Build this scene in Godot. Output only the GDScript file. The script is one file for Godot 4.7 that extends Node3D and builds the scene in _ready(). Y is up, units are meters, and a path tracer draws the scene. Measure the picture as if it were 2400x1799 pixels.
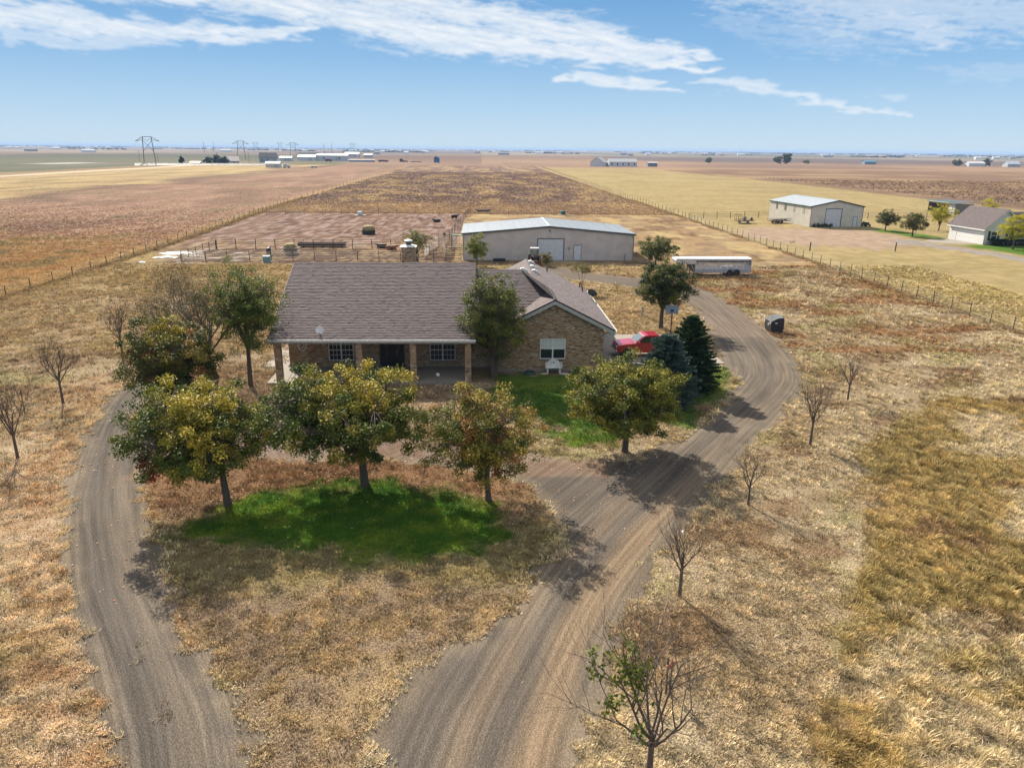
extends Node3D
# A brick ranch house on a gravel loop drive, seen from a drone. +x right, -z away from the camera, metres.
# The property lines run along z; the camera looks 2.4 degrees to the right of them and 17.6 degrees down.

const SUN_AZ := 25.5      # shadows fall 25.5 degrees from +z towards +x
const SUN_EL := 37.0

var M := {}
var used := {}
var rng := RandomNumberGenerator.new()
var nA := FastNoiseLite.new()
var nB := FastNoiseLite.new()
var nC := FastNoiseLite.new()
var nD := FastNoiseLite.new()
var nF := FastNoiseLite.new()

func _ready() -> void:
	rng.seed = 7
	# ---- camera
	var cam := Camera3D.new()
	cam.name = "camera"
	cam.fov = 54.78
	cam.near = 0.5
	cam.far = 30000.0
	cam.position = Vector3(0, 15, 0)
	cam.rotation_degrees = Vector3(-17.6, -2.4, 0.544)
	add_child(cam)
	cam.current = true
	# ---- sky, air, exposure
	var env := Environment.new()
	env.background_mode = Environment.BG_SKY
	env.sky = Sky.new()
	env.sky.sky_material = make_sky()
	env.tonemap_mode = Environment.TONE_MAPPER_LINEAR
	env.tonemap_exposure = 2.1
	env.fog_enabled = true
	env.fog_density = 0.00011
	env.fog_light_color = Color(0.66, 0.8, 0.97)
	env.sdfgi_enabled = true
	env.ssao_enabled = true
	env.ssil_enabled = true
	var we := WorldEnvironment.new()
	we.name = "world"
	we.environment = env
	add_child(we)
	# ---- sun
	var sun := DirectionalLight3D.new()
	sun.name = "sun"
	sun.light_energy = 1.6
	sun.light_color = Color(1.0, 0.955, 0.885)
	sun.light_angular_distance = 0.53
	sun.shadow_enabled = true
	var a := deg_to_rad(SUN_AZ)
	var e := deg_to_rad(SUN_EL)
	sun.look_at_from_position(Vector3.ZERO, Vector3(sin(a) * cos(e), -sin(e), cos(a) * cos(e)))
	add_child(sun)
	# ---- noises and materials
	setup_noise()
	setup_materials()
	# ---- the place
	make_drive_field()
	make_ground()
	make_driveway()
	make_house()
	make_grass()
	make_trees()
	make_yard_things()
	make_barn()
	make_fences()
	make_livestock()
	make_neighbour()
	make_far()

# ------------------------------------------------------------------ mesh builder
class MB:
	var v := PackedVector3Array()
	var n := PackedVector3Array()
	var c := PackedColorArray()
	var x := PackedInt32Array()
	var col := Color.WHITE

	func tri(a: Vector3, b: Vector3, d: Vector3) -> void:      # clockwise seen from outside
		var nn := (d - a).cross(b - a).normalized()
		var k := v.size()
		v.append(a); v.append(b); v.append(d)
		n.append(nn); n.append(nn); n.append(nn)
		c.append(col); c.append(col); c.append(col)
		x.append(k); x.append(k + 1); x.append(k + 2)

	func quad(a: Vector3, b: Vector3, d: Vector3, e: Vector3) -> void:
		var nn := (e - a).cross(b - a).normalized()
		if nn == Vector3.ZERO:
			nn = (d - b).cross(a - b).normalized()
		var k := v.size()
		v.append(a); v.append(b); v.append(d); v.append(e)
		for i in 4:
			n.append(nn); c.append(col)
		x.append(k); x.append(k + 1); x.append(k + 2)
		x.append(k); x.append(k + 2); x.append(k + 3)

	func box(p: Vector3, s: Vector3, b := Basis()) -> void:
		hexa(p, s, s, b)

	# a box whose bottom has size s0 and top s1
	func hexa(p: Vector3, s0: Vector3, s1: Vector3, b := Basis(), shift := Vector3.ZERO) -> void:
		var q: Array[Vector3] = []
		for j in 2:
			var s := s1 if j == 1 else s0
			var y := s0.y * (0.5 if j == 1 else -0.5)
			var o := shift if j == 1 else Vector3.ZERO
			for k in [[-1, -1], [1, -1], [1, 1], [-1, 1]]:
				q.append(p + b * (Vector3(k[0] * s.x * 0.5, y, k[1] * s.z * 0.5) + o))
		quad(q[7], q[4], q[5], q[6])       # top
		quad(q[0], q[3], q[2], q[1])       # bottom
		quad(q[3], q[7], q[6], q[2])       # +z
		quad(q[1], q[5], q[4], q[0])       # -z
		quad(q[2], q[6], q[5], q[1])       # +x
		quad(q[0], q[4], q[7], q[3])       # -x

	# box between two corners
	func bb(lo: Vector3, hi: Vector3) -> void:
		box((lo + hi) * 0.5, hi - lo)

	# rounded box: chamfered on all edges
	func cbox(p: Vector3, s: Vector3, ch: float, b := Basis()) -> void:
		var h := s * 0.5
		var l := h - Vector3(ch, ch, ch)
		for ax in 3:
			for sg in [-1.0, 1.0]:
				var u := (ax + 1) % 3
				var w := (ax + 2) % 3
				var pts: Array[Vector3] = []
				for k in [[-1, -1], [-1, 1], [1, 1], [1, -1]]:
					var t := Vector3.ZERO
					t[ax] = sg * h[ax]
					t[u] = k[0] * l[u]
					t[w] = k[1] * l[w]
					pts.append(p + b * t)
				if sg > 0:
					quad(pts[0], pts[1], pts[2], pts[3])
				else:
					quad(pts[3], pts[2], pts[1], pts[0])
		for ax in 3:
			var u := (ax + 1) % 3
			var w := (ax + 2) % 3
			for k in [[-1, -1], [-1, 1], [1, 1], [1, -1]]:
				var a1 := Vector3.ZERO
				a1[u] = k[0] * h[u]; a1[w] = k[1] * l[w]; a1[ax] = -l[ax]
				var a2 := a1; a2[ax] = l[ax]
				var b1 := Vector3.ZERO
				b1[u] = k[0] * l[u]; b1[w] = k[1] * h[w]; b1[ax] = -l[ax]
				var b2 := b1; b2[ax] = l[ax]
				if k[0] * k[1] > 0:
					quad(p + b * a1, p + b * a2, p + b * b2, p + b * b1)
				else:
					quad(p + b * b1, p + b * b2, p + b * a2, p + b * a1)

	func tube(pts: PackedVector3Array, r: PackedFloat32Array, sides := 5, cap := true) -> void:
		var m := pts.size()
		if m < 2:
			return
		var d0 := (pts[1] - pts[0]).normalized()
		var u := d0.cross(Vector3(0.37, 0.31, 0.87)).normalized()
		var base := v.size()
		for i in m:
			var d := (pts[mini(i + 1, m - 1)] - pts[maxi(i - 1, 0)]).normalized()
			u = (u - d * u.dot(d)).normalized()
			var w := d.cross(u)
			for s in sides:
				var t := TAU * s / sides
				var nn := u * cos(t) + w * sin(t)
				v.append(pts[i] + nn * r[i])
				n.append(nn)
				c.append(col)
		for i in m - 1:
			for s in sides:
				var a := base + i * sides + s
				var b := base + i * sides + (s + 1) % sides
				x.append(a); x.append(b + sides); x.append(b)
				x.append(a); x.append(a + sides); x.append(b + sides)
		if cap and sides > 3:
			for e in 2:
				var i := 0 if e == 0 else m - 1
				var nn := (pts[0] - pts[1]).normalized() if e == 0 else (pts[m - 1] - pts[m - 2]).normalized()
				var k := v.size()
				for s in sides:
					v.append(v[base + i * sides + s]); n.append(nn); c.append(col)
				for s in range(1, sides - 1):
					if e == 0:
						x.append(k); x.append(k + s); x.append(k + s + 1)
					else:
						x.append(k); x.append(k + s + 1); x.append(k + s)

	func bar(a: Vector3, b: Vector3, r: float, sides := 6) -> void:
		tube(PackedVector3Array([a, b]), PackedFloat32Array([r, r]), sides)

	# square bar
	func sbar(a: Vector3, b: Vector3, w: float, h: float) -> void:
		var d := (b - a)
		var l := d.length()
		d = d.normalized()
		var up := Vector3.UP if absf(d.y) < 0.95 else Vector3.RIGHT
		var s := d.cross(up).normalized()
		up = s.cross(d).normalized()
		box((a + b) * 0.5, Vector3(w, h, l), Basis(s, up, -d))

	# polygon in local xy extruded along local z (front at +depth / 2)
	func ext(poly: PackedVector2Array, depth: float, t := Transform3D()) -> void:
		if Geometry2D.is_polygon_clockwise(poly):
			poly = poly.duplicate()
			poly.reverse()
		var ix := Geometry2D.triangulate_polygon(poly)
		var f: Array[Vector3] = []
		var k: Array[Vector3] = []
		for q in poly:
			f.append(t * Vector3(q.x, q.y, depth * 0.5))
			k.append(t * Vector3(q.x, q.y, -depth * 0.5))
		for i in range(0, ix.size(), 3):
			var a := ix[i]; var b := ix[i + 1]; var d := ix[i + 2]
			if (poly[b] - poly[a]).cross(poly[d] - poly[a]) > 0:
				var w := b; b = d; d = w
			tri(f[a], f[b], f[d])
			tri(k[a], k[d], k[b])
		for i in poly.size():
			var j := (i + 1) % poly.size()
			quad(f[i], f[j], k[j], k[i])

	# flat polygon of 3-D points listed clockwise from outside (planar, convex)
	func fan(p: Array) -> void:
		for i in range(1, p.size() - 1):
			tri(p[0], p[i], p[i + 1])

	# profile [radius, height] turned round an axis
	func lathe(prof: Array, sides: int, t := Transform3D()) -> void:
		for i in prof.size() - 1:
			var r0: float = prof[i][0]; var y0: float = prof[i][1]
			var r1: float = prof[i + 1][0]; var y1: float = prof[i + 1][1]
			var sl := Vector2(y1 - y0, r0 - r1).normalized()
			var k := v.size()
			for s in sides + 1:
				var g := TAU * s / sides
				var o := Vector3(cos(g), 0, sin(g))
				var nn := (t.basis * (o * sl.x + Vector3(0, sl.y, 0))).normalized()
				v.append(t * (o * r0 + Vector3(0, y0, 0))); n.append(nn); c.append(col)
				v.append(t * (o * r1 + Vector3(0, y1, 0))); n.append(nn); c.append(col)
			for s in sides:
				var a := k + s * 2
				x.append(a); x.append(a + 3); x.append(a + 1)
				x.append(a); x.append(a + 2); x.append(a + 3)

	func ball(p: Vector3, r: Vector3, sides := 8, rows := 6) -> void:
		var prof := []
		for i in rows + 1:
			var g := -PI / 2 + PI * i / rows
			prof.append([cos(g), sin(g)])
		lathe(prof, sides, Transform3D(Basis.from_scale(r), p))

	func mesh() -> ArrayMesh:
		var m := ArrayMesh.new()
		if v.is_empty():
			return m
		var a := []
		a.resize(Mesh.ARRAY_MAX)
		a[Mesh.ARRAY_VERTEX] = v
		a[Mesh.ARRAY_NORMAL] = n
		a[Mesh.ARRAY_COLOR] = c
		a[Mesh.ARRAY_INDEX] = x
		m.add_surface_from_arrays(Mesh.PRIMITIVE_TRIANGLES, a)
		return m

# ------------------------------------------------------------------ naming and placing
func numbered(called: String) -> String:
	var k: int = used.get(called, 0)
	used[called] = k + 1
	return called if k == 0 else "%s_%03d" % [called, k]

func tag(o: Node3D, label := "", category := "", group := "", kind := "") -> Node3D:
	if label != "":
		o.set_meta("label", label)
	if category != "":
		o.set_meta("category", category)
	if group != "":
		o.set_meta("group", group)
	if kind != "":
		o.set_meta("kind", kind)
	return o

func thing(called: String, label: String, category: String, at := Vector3.ZERO, turn := 0.0, group := "") -> Node3D:
	var o := Node3D.new()
	o.name = numbered(called)
	o.position = at
	o.rotation.y = turn
	add_child(o)
	return tag(o, label, category, group)

func put(called: String, b: MB, m: Material, parent: Node, label := "") -> MeshInstance3D:
	return putm(called, b.mesh(), m, parent, label)

func putm(called: String, mesh: Mesh, m: Material, parent: Node, label := "") -> MeshInstance3D:
	var o := MeshInstance3D.new()
	o.name = called if parent != self else numbered(called)
	o.mesh = mesh
	o.material_override = m
	parent.add_child(o, true)
	if label != "":
		o.set_meta("label", label)
	return o

func copy_of(src: Node3D, label: String, at: Vector3, turn := 0.0, sc := 1.0) -> Node3D:
	var base := String(src.name)
	if base.length() > 4 and base[base.length() - 4] == "_" and base.right(3).is_valid_int():
		base = base.left(base.length() - 4)
	var c := src.duplicate()
	c.name = numbered(base)
	add_child(c)
	c.position = at
	c.rotation.y = turn
	c.scale = Vector3.ONE * sc
	c.set_meta("label", label)
	return c

func v3(x: float, y: float, z: float) -> Vector3:
	return Vector3(x, y, z)

# linear colour from the 0..255 values of a display colour
func s8(r: float, g: float, b: float) -> Color:
	return Color(r / 255.0, g / 255.0, b / 255.0).srgb_to_linear()

# ------------------------------------------------------------------ noises, textures, materials
func set_noise(f: FastNoiseLite, freq: float, octaves: int, sd: int, gain := 0.5) -> void:
	f.noise_type = FastNoiseLite.TYPE_SIMPLEX
	f.frequency = freq
	f.seed = sd
	f.fractal_type = FastNoiseLite.FRACTAL_FBM
	f.fractal_octaves = octaves
	f.fractal_gain = gain

func setup_noise() -> void:
	set_noise(nA, 1.0 / 11.0, 4, 11, 0.55)
	set_noise(nB, 1.0 / 1.7, 3, 23)
	set_noise(nC, 1.0 / 60.0, 3, 37)
	set_noise(nD, 1.0 / 0.55, 2, 41)
	set_noise(nF, 1.0 / 420.0, 3, 53)

func ntex(freq: float, lo: float, hi: float, sd: int, size := 512, octaves := 5, gain := 0.55, as_normal := false, bump := 4.0) -> NoiseTexture2D:
	var f := FastNoiseLite.new()
	set_noise(f, freq, octaves, sd, gain)
	var t := NoiseTexture2D.new()
	t.width = size
	t.height = size
	t.seamless = true
	t.seamless_blend_skirt = 0.15
	t.noise = f
	t.generate_mipmaps = false
	if as_normal:
		t.as_normal_map = true
		t.bump_strength = bump
	else:
		var g := Gradient.new()
		g.set_color(0, Color(lo, lo, lo))
		g.set_color(1, Color(hi, hi, hi))
		g.set_offset(0, 0.12)
		g.set_offset(1, 0.88)
		t.color_ramp = g
	return t

func mat(called: String, lin: Color, rough: float, metal := 0.0, vc := false) -> StandardMaterial3D:
	var m := StandardMaterial3D.new()
	m.resource_name = called
	var k := lin
	k.a = 1.0
	m.albedo_color = k.linear_to_srgb()
	m.roughness = rough
	m.metallic = metal
	m.vertex_color_use_as_albedo = vc
	m.cull_mode = BaseMaterial3D.CULL_DISABLED
	M[called] = m
	return m

func wtex(m: StandardMaterial3D, t: Texture2D, size: float) -> StandardMaterial3D:
	m.albedo_texture = t
	m.uv1_triplanar = true
	m.uv1_world_triplanar = true
	m.uv1_scale = Vector3.ONE / size
	return m

func setup_materials() -> void:
	var grain := ntex(0.035, 0.72, 1.0, 101, 512, 5, 0.7)
	var faint := ntex(0.008, 0.93, 1.0, 109, 512, 4, 0.5)
	var smudge := ntex(0.010, 0.86, 1.0, 102, 512, 4, 0.6)
	var speck := ntex(0.09, 0.5, 1.0, 103, 1024, 4, 0.8)
	var clods := ntex(0.05, 0.0, 1.0, 104, 1024, 5, 0.75)
	var m := mat("ground", Color(1.22, 1.22, 1.22), 0.96, 0.0, true)
	m.albedo_color = Color(1, 1, 1)
	wtex(m, speck, 9.0)
	m.heightmap_enabled = true
	m.heightmap_texture = clods
	m.heightmap_scale = 5.0
	m.metallic_specular = 0.1
	var soft := ntex(0.02, 0.86, 1.0, 105, 512, 5, 0.65)
	m.detail_enabled = true
	m.detail_albedo = soft
	m.detail_blend_mode = BaseMaterial3D.BLEND_MODE_MUL
	m.detail_uv_layer = BaseMaterial3D.DETAIL_UV_2
	m.uv2_triplanar = true
	m.uv2_world_triplanar = true
	m.uv2_scale = Vector3.ONE / 37.0
	m = mat("gravel", Color.WHITE, 0.95, 0.0, true)
	# u runs across the drive (8 m), v along it (26 m): drawn-out wheel streaks with loose stones on top
	m.albedo_texture = track_texture()
	m.metallic_specular = 0.15
	m.detail_enabled = true
	m.detail_albedo = ntex(0.12, 0.55, 1.0, 106, 1024, 3, 0.85)
	m.detail_blend_mode = BaseMaterial3D.BLEND_MODE_MUL
	m.detail_uv_layer = BaseMaterial3D.DETAIL_UV_2
	m.uv2_triplanar = true
	m.uv2_world_triplanar = true
	m.uv2_scale = Vector3.ONE / 7.3
	m = mat("grass", Color.WHITE, 0.85, 0.0, true)
	m.backlight_enabled = true
	m.backlight = Color(0.45, 0.45, 0.42)
	m.metallic_specular = 0.2
	m = mat("leaf", Color.WHITE, 0.6, 0.0, true)
	m.backlight_enabled = true
	m.backlight = Color(0.62, 0.62, 0.5)
	m.metallic_specular = 0.32
	m = mat("needle", Color.WHITE, 0.7, 0.0, true)
	m.metallic_specular = 0.25
	m.backlight_enabled = true
	m.backlight = Color(0.2, 0.2, 0.2)
	wtex(mat("bark", Color(0.12, 0.092, 0.072), 0.9), grain, 0.7)
	wtex(mat("bare_bark", Color(0.13, 0.098, 0.08), 0.9), grain, 0.7)
	wtex(mat("painted", Color.WHITE, 0.6, 0.0, true), smudge, 2.3)
	mat("flat", Color.WHITE, 0.8, 0.0, true)
	wtex(mat("brick", Color.WHITE, 0.9, 0.0, true), grain, 0.45)
	wtex(mat("mortar", Color(0.38, 0.32, 0.25), 0.95), grain, 0.6)
	wtex(mat("shingle", Color.WHITE, 0.93, 0.0, true), grain, 0.8)
	wtex(mat("roof_deck", Color(0.08, 0.066, 0.07), 0.95), grain, 0.8)
	wtex(mat("concrete", Color(0.29, 0.255, 0.215), 0.9), ntex(0.02, 0.8, 1.0, 107, 512, 5, 0.7), 3.0)
	wtex(mat("trim", Color(0.44, 0.44, 0.4), 0.6), smudge, 1.7)
	wtex(mat("white_trim", Color(0.72, 0.72, 0.69), 0.5), smudge, 1.7)
	mat("black_paint", Color(0.012, 0.012, 0.013), 0.35)
	wtex(mat("siding", Color(0.56, 0.51, 0.47), 0.5), faint, 7.0)
	wtex(mat("siding_cream", Color(0.62, 0.585, 0.50), 0.5), faint, 7.0)
	wtex(mat("metal_roof", Color(0.46, 0.51, 0.55), 0.45, 0.05), smudge, 4.0)
	mat("dark_trim", Color(0.07, 0.075, 0.075), 0.5)
	mat("green_trim", Color(0.02, 0.05, 0.035), 0.5)
	wtex(mat("door_white", Color(0.66, 0.68, 0.70), 0.45), smudge, 2.0)
	wtex(mat("aluminium", Color(0.52, 0.52, 0.54), 0.4, 0.3), smudge, 2.0)
	mat("rubber", Color(0.018, 0.017, 0.016), 0.85)
	wtex(mat("rust", Color(0.095, 0.045, 0.028), 0.85), grain, 0.7)
	wtex(mat("steel_pipe", Color(0.105, 0.075, 0.06), 0.7, 0.2), grain, 0.8)
	wtex(mat("grey_pipe", Color(0.36, 0.36, 0.36), 0.5, 0.4), smudge, 0.8)
	mat("wire", Color(0.16, 0.145, 0.13), 0.6, 0.5)
	wtex(mat("post", Color(0.09, 0.078, 0.062), 0.9), grain, 0.6)
	wtex(mat("bin_black", Color(0.014, 0.015, 0.018), 0.55), smudge, 0.9)
	wtex(mat("cow_hide", Color.WHITE, 0.75, 0.0, true), smudge, 0.6)
	wtex(mat("hay", Color.WHITE, 0.95, 0.0, true), ntex(0.06, 0.55, 1.0, 108, 512, 4, 0.8), 0.9)
	var g := mat("glass", Color(0.02, 0.026, 0.03), 0.06)
	g.metallic_specular = 0.6
	g = mat("blind", Color(0.55, 0.58, 0.56), 0.25)
	g = mat("car_red", Color(0.36, 0.006, 0.026), 0.3, 0.1)
	g.clearcoat_enabled = true
	g.clearcoat = 0.9
	g.clearcoat_roughness = 0.06
	mat("chrome", Color(0.7, 0.7, 0.72), 0.18, 0.9)
	mat("windscreen", Color(0.16, 0.2, 0.22), 0.08, 0.2)

func track_texture() -> ImageTexture:
	var f := FastNoiseLite.new()
	set_noise(f, 0.022, 4, 201, 0.62)
	var streak := f.get_seamless_image(1024, 96, false, false, 0.2)
	streak.resize(1024, 1024, Image.INTERPOLATE_CUBIC)
	set_noise(f, 0.11, 4, 202, 0.8)
	var stones := f.get_seamless_image(1024, 1024, false, false, 0.1)
	streak.convert(Image.FORMAT_L8)
	stones.convert(Image.FORMAT_L8)
	var a := streak.get_data()
	var b := stones.get_data()
	for i in a.size():
		var s := clampf((a[i] - 128) * 1.5 + 128.0, 0.0, 255.0)
		var t := clampf((b[i] - 128) * 1.6 + 128.0, 0.0, 255.0)
		a[i] = int(clampf(150.0 + s * 0.17 + t * 0.18, 0.0, 255.0))
	return ImageTexture.create_from_image(Image.create_from_data(1024, 1024, false, Image.FORMAT_L8, a))

# ------------------------------------------------------------------ sky
const CLOUDS := [
	# [opacity, ragged, [az, el, half-width] ...] in degrees as seen from the house lot
	[0.95, 0.45, [-36.0, 7.7, 1.1], [-31.2, 7.5, 0.85], [-26.3, 7.3, 0.7], [-21.13, 6.95, 0.5], [-16.3, 7.2, 0.42], [-11.5, 7.5, 0.2]],
	[0.6, 0.6, [-29.4, 6.1, 0.25], [-26.0, 6.1, 0.4], [-21.2, 6.75, 0.4]],
	[0.98, 0.38, [-30.0, 10.4, 1.0], [-18.7, 9.6, 0.9], [-10.8, 8.85, 0.9], [-4.5, 7.8, 1.0], [-1.3, 7.25, 0.85], [5.3, 6.55, 0.5], [11.8, 6.0, 0.4], [16.4, 5.4, 0.2]],
	[0.95, 0.42, [-13.7, 10.5, 0.9], [-4.5, 9.5, 0.8], [2.0, 8.6, 0.85], [6.9, 7.6, 0.85], [12.0, 6.5, 0.55], [16.5, 6.2, 0.12]],
	[0.85, 0.3, [5.7, 5.0, 0.16], [8.3, 4.75, 0.34], [10.5, 4.5, 0.3], [13.8, 4.1, 0.13]],
	[0.72, 0.5, [14.4, 4.7, 0.1], [17.8, 4.45, 0.35], [19.8, 4.2, 0.35], [23.2, 3.35, 0.25], [29.0, 2.4, 0.08]],
	[0.6, 0.7, [20.0, 11.0, 1.6], [26.3, 8.9, 1.5], [29.1, 7.5, 0.9], [30.3, 6.6, 0.35]],
	[0.5, 0.7, [24.0, 9.8, 1.2], [35.4, 7.9, 1.1], [44.0, 7.2, 0.9]],
	[0.22, 0.8, [16.5, 8.3, 0.3], [22.3, 7.35, 0.8], [27.0, 6.6, 0.5]],
	[0.4, 0.3, [27.6, 3.55, 0.18], [27.95, 3.53, 0.18]],
	[0.2, 0.8, [29.5, 5.05, 0.25], [36.0, 4.55, 0.4]],
]

func sky_at(el: float) -> Vector3:
	var k := [[0.0, Vector3(0.60, 0.72, 0.80)], [1.2, Vector3(0.53, 0.69, 0.83)], [3.0, Vector3(0.43, 0.63, 0.825)], [6.0, Vector3(0.275, 0.50, 0.775)], [10.0, Vector3(0.175, 0.39, 0.69)], [20.0, Vector3(0.10, 0.27, 0.58)], [45.0, Vector3(0.07, 0.19, 0.46)], [90.0, Vector3(0.055, 0.15, 0.40)]]
	for i in range(1, k.size()):
		if el <= k[i][0]:
			var t: float = (el - k[i - 1][0]) / (k[i][0] - k[i - 1][0])
			return (k[i - 1][1] as Vector3).lerp(k[i][1], t) * 0.5
	return (k[k.size() - 1][1] as Vector3) * 0.5

func make_sky() -> PanoramaSkyMaterial:
	var W := 4096
	var H := 2048
	var fib := FastNoiseLite.new()
	set_noise(fib, 0.5, 5, 5, 0.55)
	var wrp := FastNoiseLite.new()
	set_noise(wrp, 0.16, 3, 9)
	var gen := FastNoiseLite.new()
	set_noise(gen, 1.3, 4, 15, 0.6)
	# the dome, half size: gradient and, higher up, added unseen cirrus, brighter and warmer, to lift the shade
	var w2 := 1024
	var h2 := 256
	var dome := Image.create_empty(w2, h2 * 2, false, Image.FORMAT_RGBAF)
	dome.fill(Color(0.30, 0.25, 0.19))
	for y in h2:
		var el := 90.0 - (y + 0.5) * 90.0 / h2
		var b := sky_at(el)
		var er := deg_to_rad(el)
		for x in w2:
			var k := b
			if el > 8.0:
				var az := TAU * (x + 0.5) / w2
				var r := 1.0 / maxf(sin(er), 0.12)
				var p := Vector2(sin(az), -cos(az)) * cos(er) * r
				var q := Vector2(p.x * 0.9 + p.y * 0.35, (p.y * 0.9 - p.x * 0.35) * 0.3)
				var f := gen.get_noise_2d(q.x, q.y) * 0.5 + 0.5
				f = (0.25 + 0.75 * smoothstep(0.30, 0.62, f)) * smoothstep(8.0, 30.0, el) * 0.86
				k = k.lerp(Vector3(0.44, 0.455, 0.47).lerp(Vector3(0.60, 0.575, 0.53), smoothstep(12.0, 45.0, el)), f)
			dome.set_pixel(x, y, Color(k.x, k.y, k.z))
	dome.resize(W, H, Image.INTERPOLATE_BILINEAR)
	# the low band at full sharpness, with the streaks
	var rows := 144
	var step := 180.0 / H
	var hits := []
	for cl in CLOUDS:
		var lo := 1e9; var hi := -1e9; var l := 1e9; var r := -1e9
		for i in range(2, cl.size()):
			lo = minf(lo, cl[i][1] - cl[i][2] * 2.6); hi = maxf(hi, cl[i][1] + cl[i][2] * 2.6)
			l = minf(l, cl[i][0] - 5.5); r = maxf(r, cl[i][0] + 5.5)
		hits.append([l, r, lo, hi])
	for yy in rows:
		var y := H / 2 - 1 - yy
		var el := (yy + 0.5) * step
		var b := sky_at(el)
		var fade := smoothstep(12.6, 9.5, el)
		for x in W:
			var az := 360.0 * (x + 0.5) / W
			if az > 180.0:
				az -= 360.0
			var k := b
			var cov := 0.0
			if az > -42.0 and az < 50.0:
				for i in CLOUDS.size():
					var h: Array = hits[i]
					if az < h[0] or az > h[1] or el < h[2] or el > h[3]:
						continue
					var cl: Array = CLOUDS[i]
					var wx := az + wrp.get_noise_2d(az * 1.6, el * 6.0 + i * 40) * 0.7
					var wy := el + wrp.get_noise_2d(az * 1.3 + 200, el * 5.0 + i * 40) * 0.5
					var best := 9.0
					for j in range(2, cl.size() - 1):
						var a: Array = cl[j]
						var d: Array = cl[j + 1]
						var t := clampf((wx - a[0]) / (d[0] - a[0]), 0.0, 1.0)
						var dx: float = wx - lerpf(a[0], d[0], t)
						var dy: float = wy - lerpf(a[1], d[1], t)
						var ww: float = lerpf(a[2], d[2], t)
						best = minf(best, sqrt(dx * dx * 0.16 + dy * dy) / ww)
					if best < 2.4:
						var cr := el + az * 0.13
						var f := fib.get_noise_2d(az * 0.42 + cr * 0.8, cr * 4.2 + i * 9)
						var g := fib.get_noise_2d(az * 1.5 - cr * 2.0 + 90, cr * 8.0 + i * 9)
						var s := 1.0 - smoothstep(0.35, 1.75, best + (f * 1.7 + g * 0.9) * cl[1])
						cov = maxf(cov, s * cl[0] * (0.78 + 0.35 * f))
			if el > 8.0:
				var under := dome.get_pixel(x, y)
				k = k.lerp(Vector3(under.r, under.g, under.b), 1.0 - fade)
			k = k.lerp(Vector3(0.44, 0.455, 0.47), clampf(cov, 0.0, 0.95) * fade)
			dome.set_pixel(x, y, Color(k.x, k.y, k.z))
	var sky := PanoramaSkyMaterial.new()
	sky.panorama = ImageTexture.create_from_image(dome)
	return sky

# ------------------------------------------------------------------ the ground
const LEFT_OUT := [[-7.4, -10.0], [-9.6, -15.3], [-10.8, -17.2], [-11.9, -19.0], [-12.9, -20.5], [-14.6, -22.9], [-15.6, -24.7], [-17.1, -27.5], [-18.6, -30.5], [-20.0, -34.0], [-21.3, -37.6], [-22.9, -42.8], [-23.6, -46.6], [-22.6, -49.0]]
const TOP_EDGE := [[-20.2, -46.8], [-18.6, -43.0], [-15.9, -39.6], [-11.1, -38.0], [-7.3, -38.8], [-3.6, -37.7], [-1.0, -36.3], [2.8, -35.0]]
const RIGHT_IN := [[4.3, -34.3], [6.1, -34.7], [7.8, -34.3], [9.4, -35.8], [11.4, -37.8], [13.6, -40.7], [15.7, -44.1], [17.3, -47.5], [17.8, -50.3], [18.0, -54.0], [19.5, -61.4], [21.0, -72.2], [20.4, -79.0], [17.9, -82.0], [15.2, -85.4], [11.6, -88.1], [8.0, -90.5], [6.5, -98.0]]
const RIGHT_OUT := [[11.5, -99.0], [13.0, -94.5], [17.6, -91.4], [22.1, -88.6], [24.8, -84.5], [25.5, -79.6], [25.8, -73.3], [25.2, -65.0], [24.9, -59.8], [24.1, -54.0], [22.7, -48.5], [20.8, -45.0], [17.8, -40.6], [14.3, -36.0], [11.2, -31.3], [8.7, -27.7], [6.8, -24.9], [5.0, -21.8], [3.2, -17.4], [2.3, -15.2], [1.4, -10.0]]
const ISLAND := [[-16.7, -35.1], [-12.7, -35.0], [-9.0, -34.3], [-5.7, -34.9], [-2.1, -33.9], [1.3, -32.5], [2.3, -31.0], [2.9, -28.7], [3.0, -25.9], [1.4, -22.5], [-0.6, -20.0], [-2.3, -18.3], [-3.0, -16.4], [-3.4, -14.4], [-4.2, -12.0], [-5.2, -12.0], [-5.6, -14.6], [-6.3, -16.6], [-7.2, -17.9], [-8.0, -18.9], [-9.4, -20.7], [-10.9, -22.8], [-12.2, -24.9], [-13.5, -27.4], [-14.5, -29.5], [-15.9, -32.3]]
const LAWN := [[-11.6, -27.6], [-11.6, -29.6], [-10.4, -30.9], [-9.4, -31.3], [-7.4, -31.7], [-4.2, -31.8], [-1.8, -31.0], [0.1, -29.8], [0.9, -28.2], [0.3, -26.8], [-0.8, -26.2], [-2.6, -25.4], [-6.2, -25.6], [-9.0, -26.6]]
const LAWN2 := [[1.0, -49.6], [8.0, -49.4], [9.5, -45.5], [7.4, -40.5], [6.6, -36.6], [4.4, -36.4], [2.6, -40.4], [1.0, -44.6]]
const LAWN3 := [[11.0, -50.5], [15.6, -52.5], [17.4, -51.0], [17.0, -47.2], [14.4, -42.6], [11.6, -39.2], [9.4, -41.5]]
const RFIELD := [[-10.0, 4.6], [-14.8, 7.9], [-17.4, 9.6], [-22.5, 13.0], [-28.8, 16.5], [-36.2, 21.1], [-43.0, 27.9], [-48.9, 38.5], [-53.0, 60.0]]
const LFENCE := [[0.0, -49.0], [-76.0, -49.0], [-130.0, -50.3], [-212.0, -54.5], [-616.0, -62.7], [-700.0, -64.0]]
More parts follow.
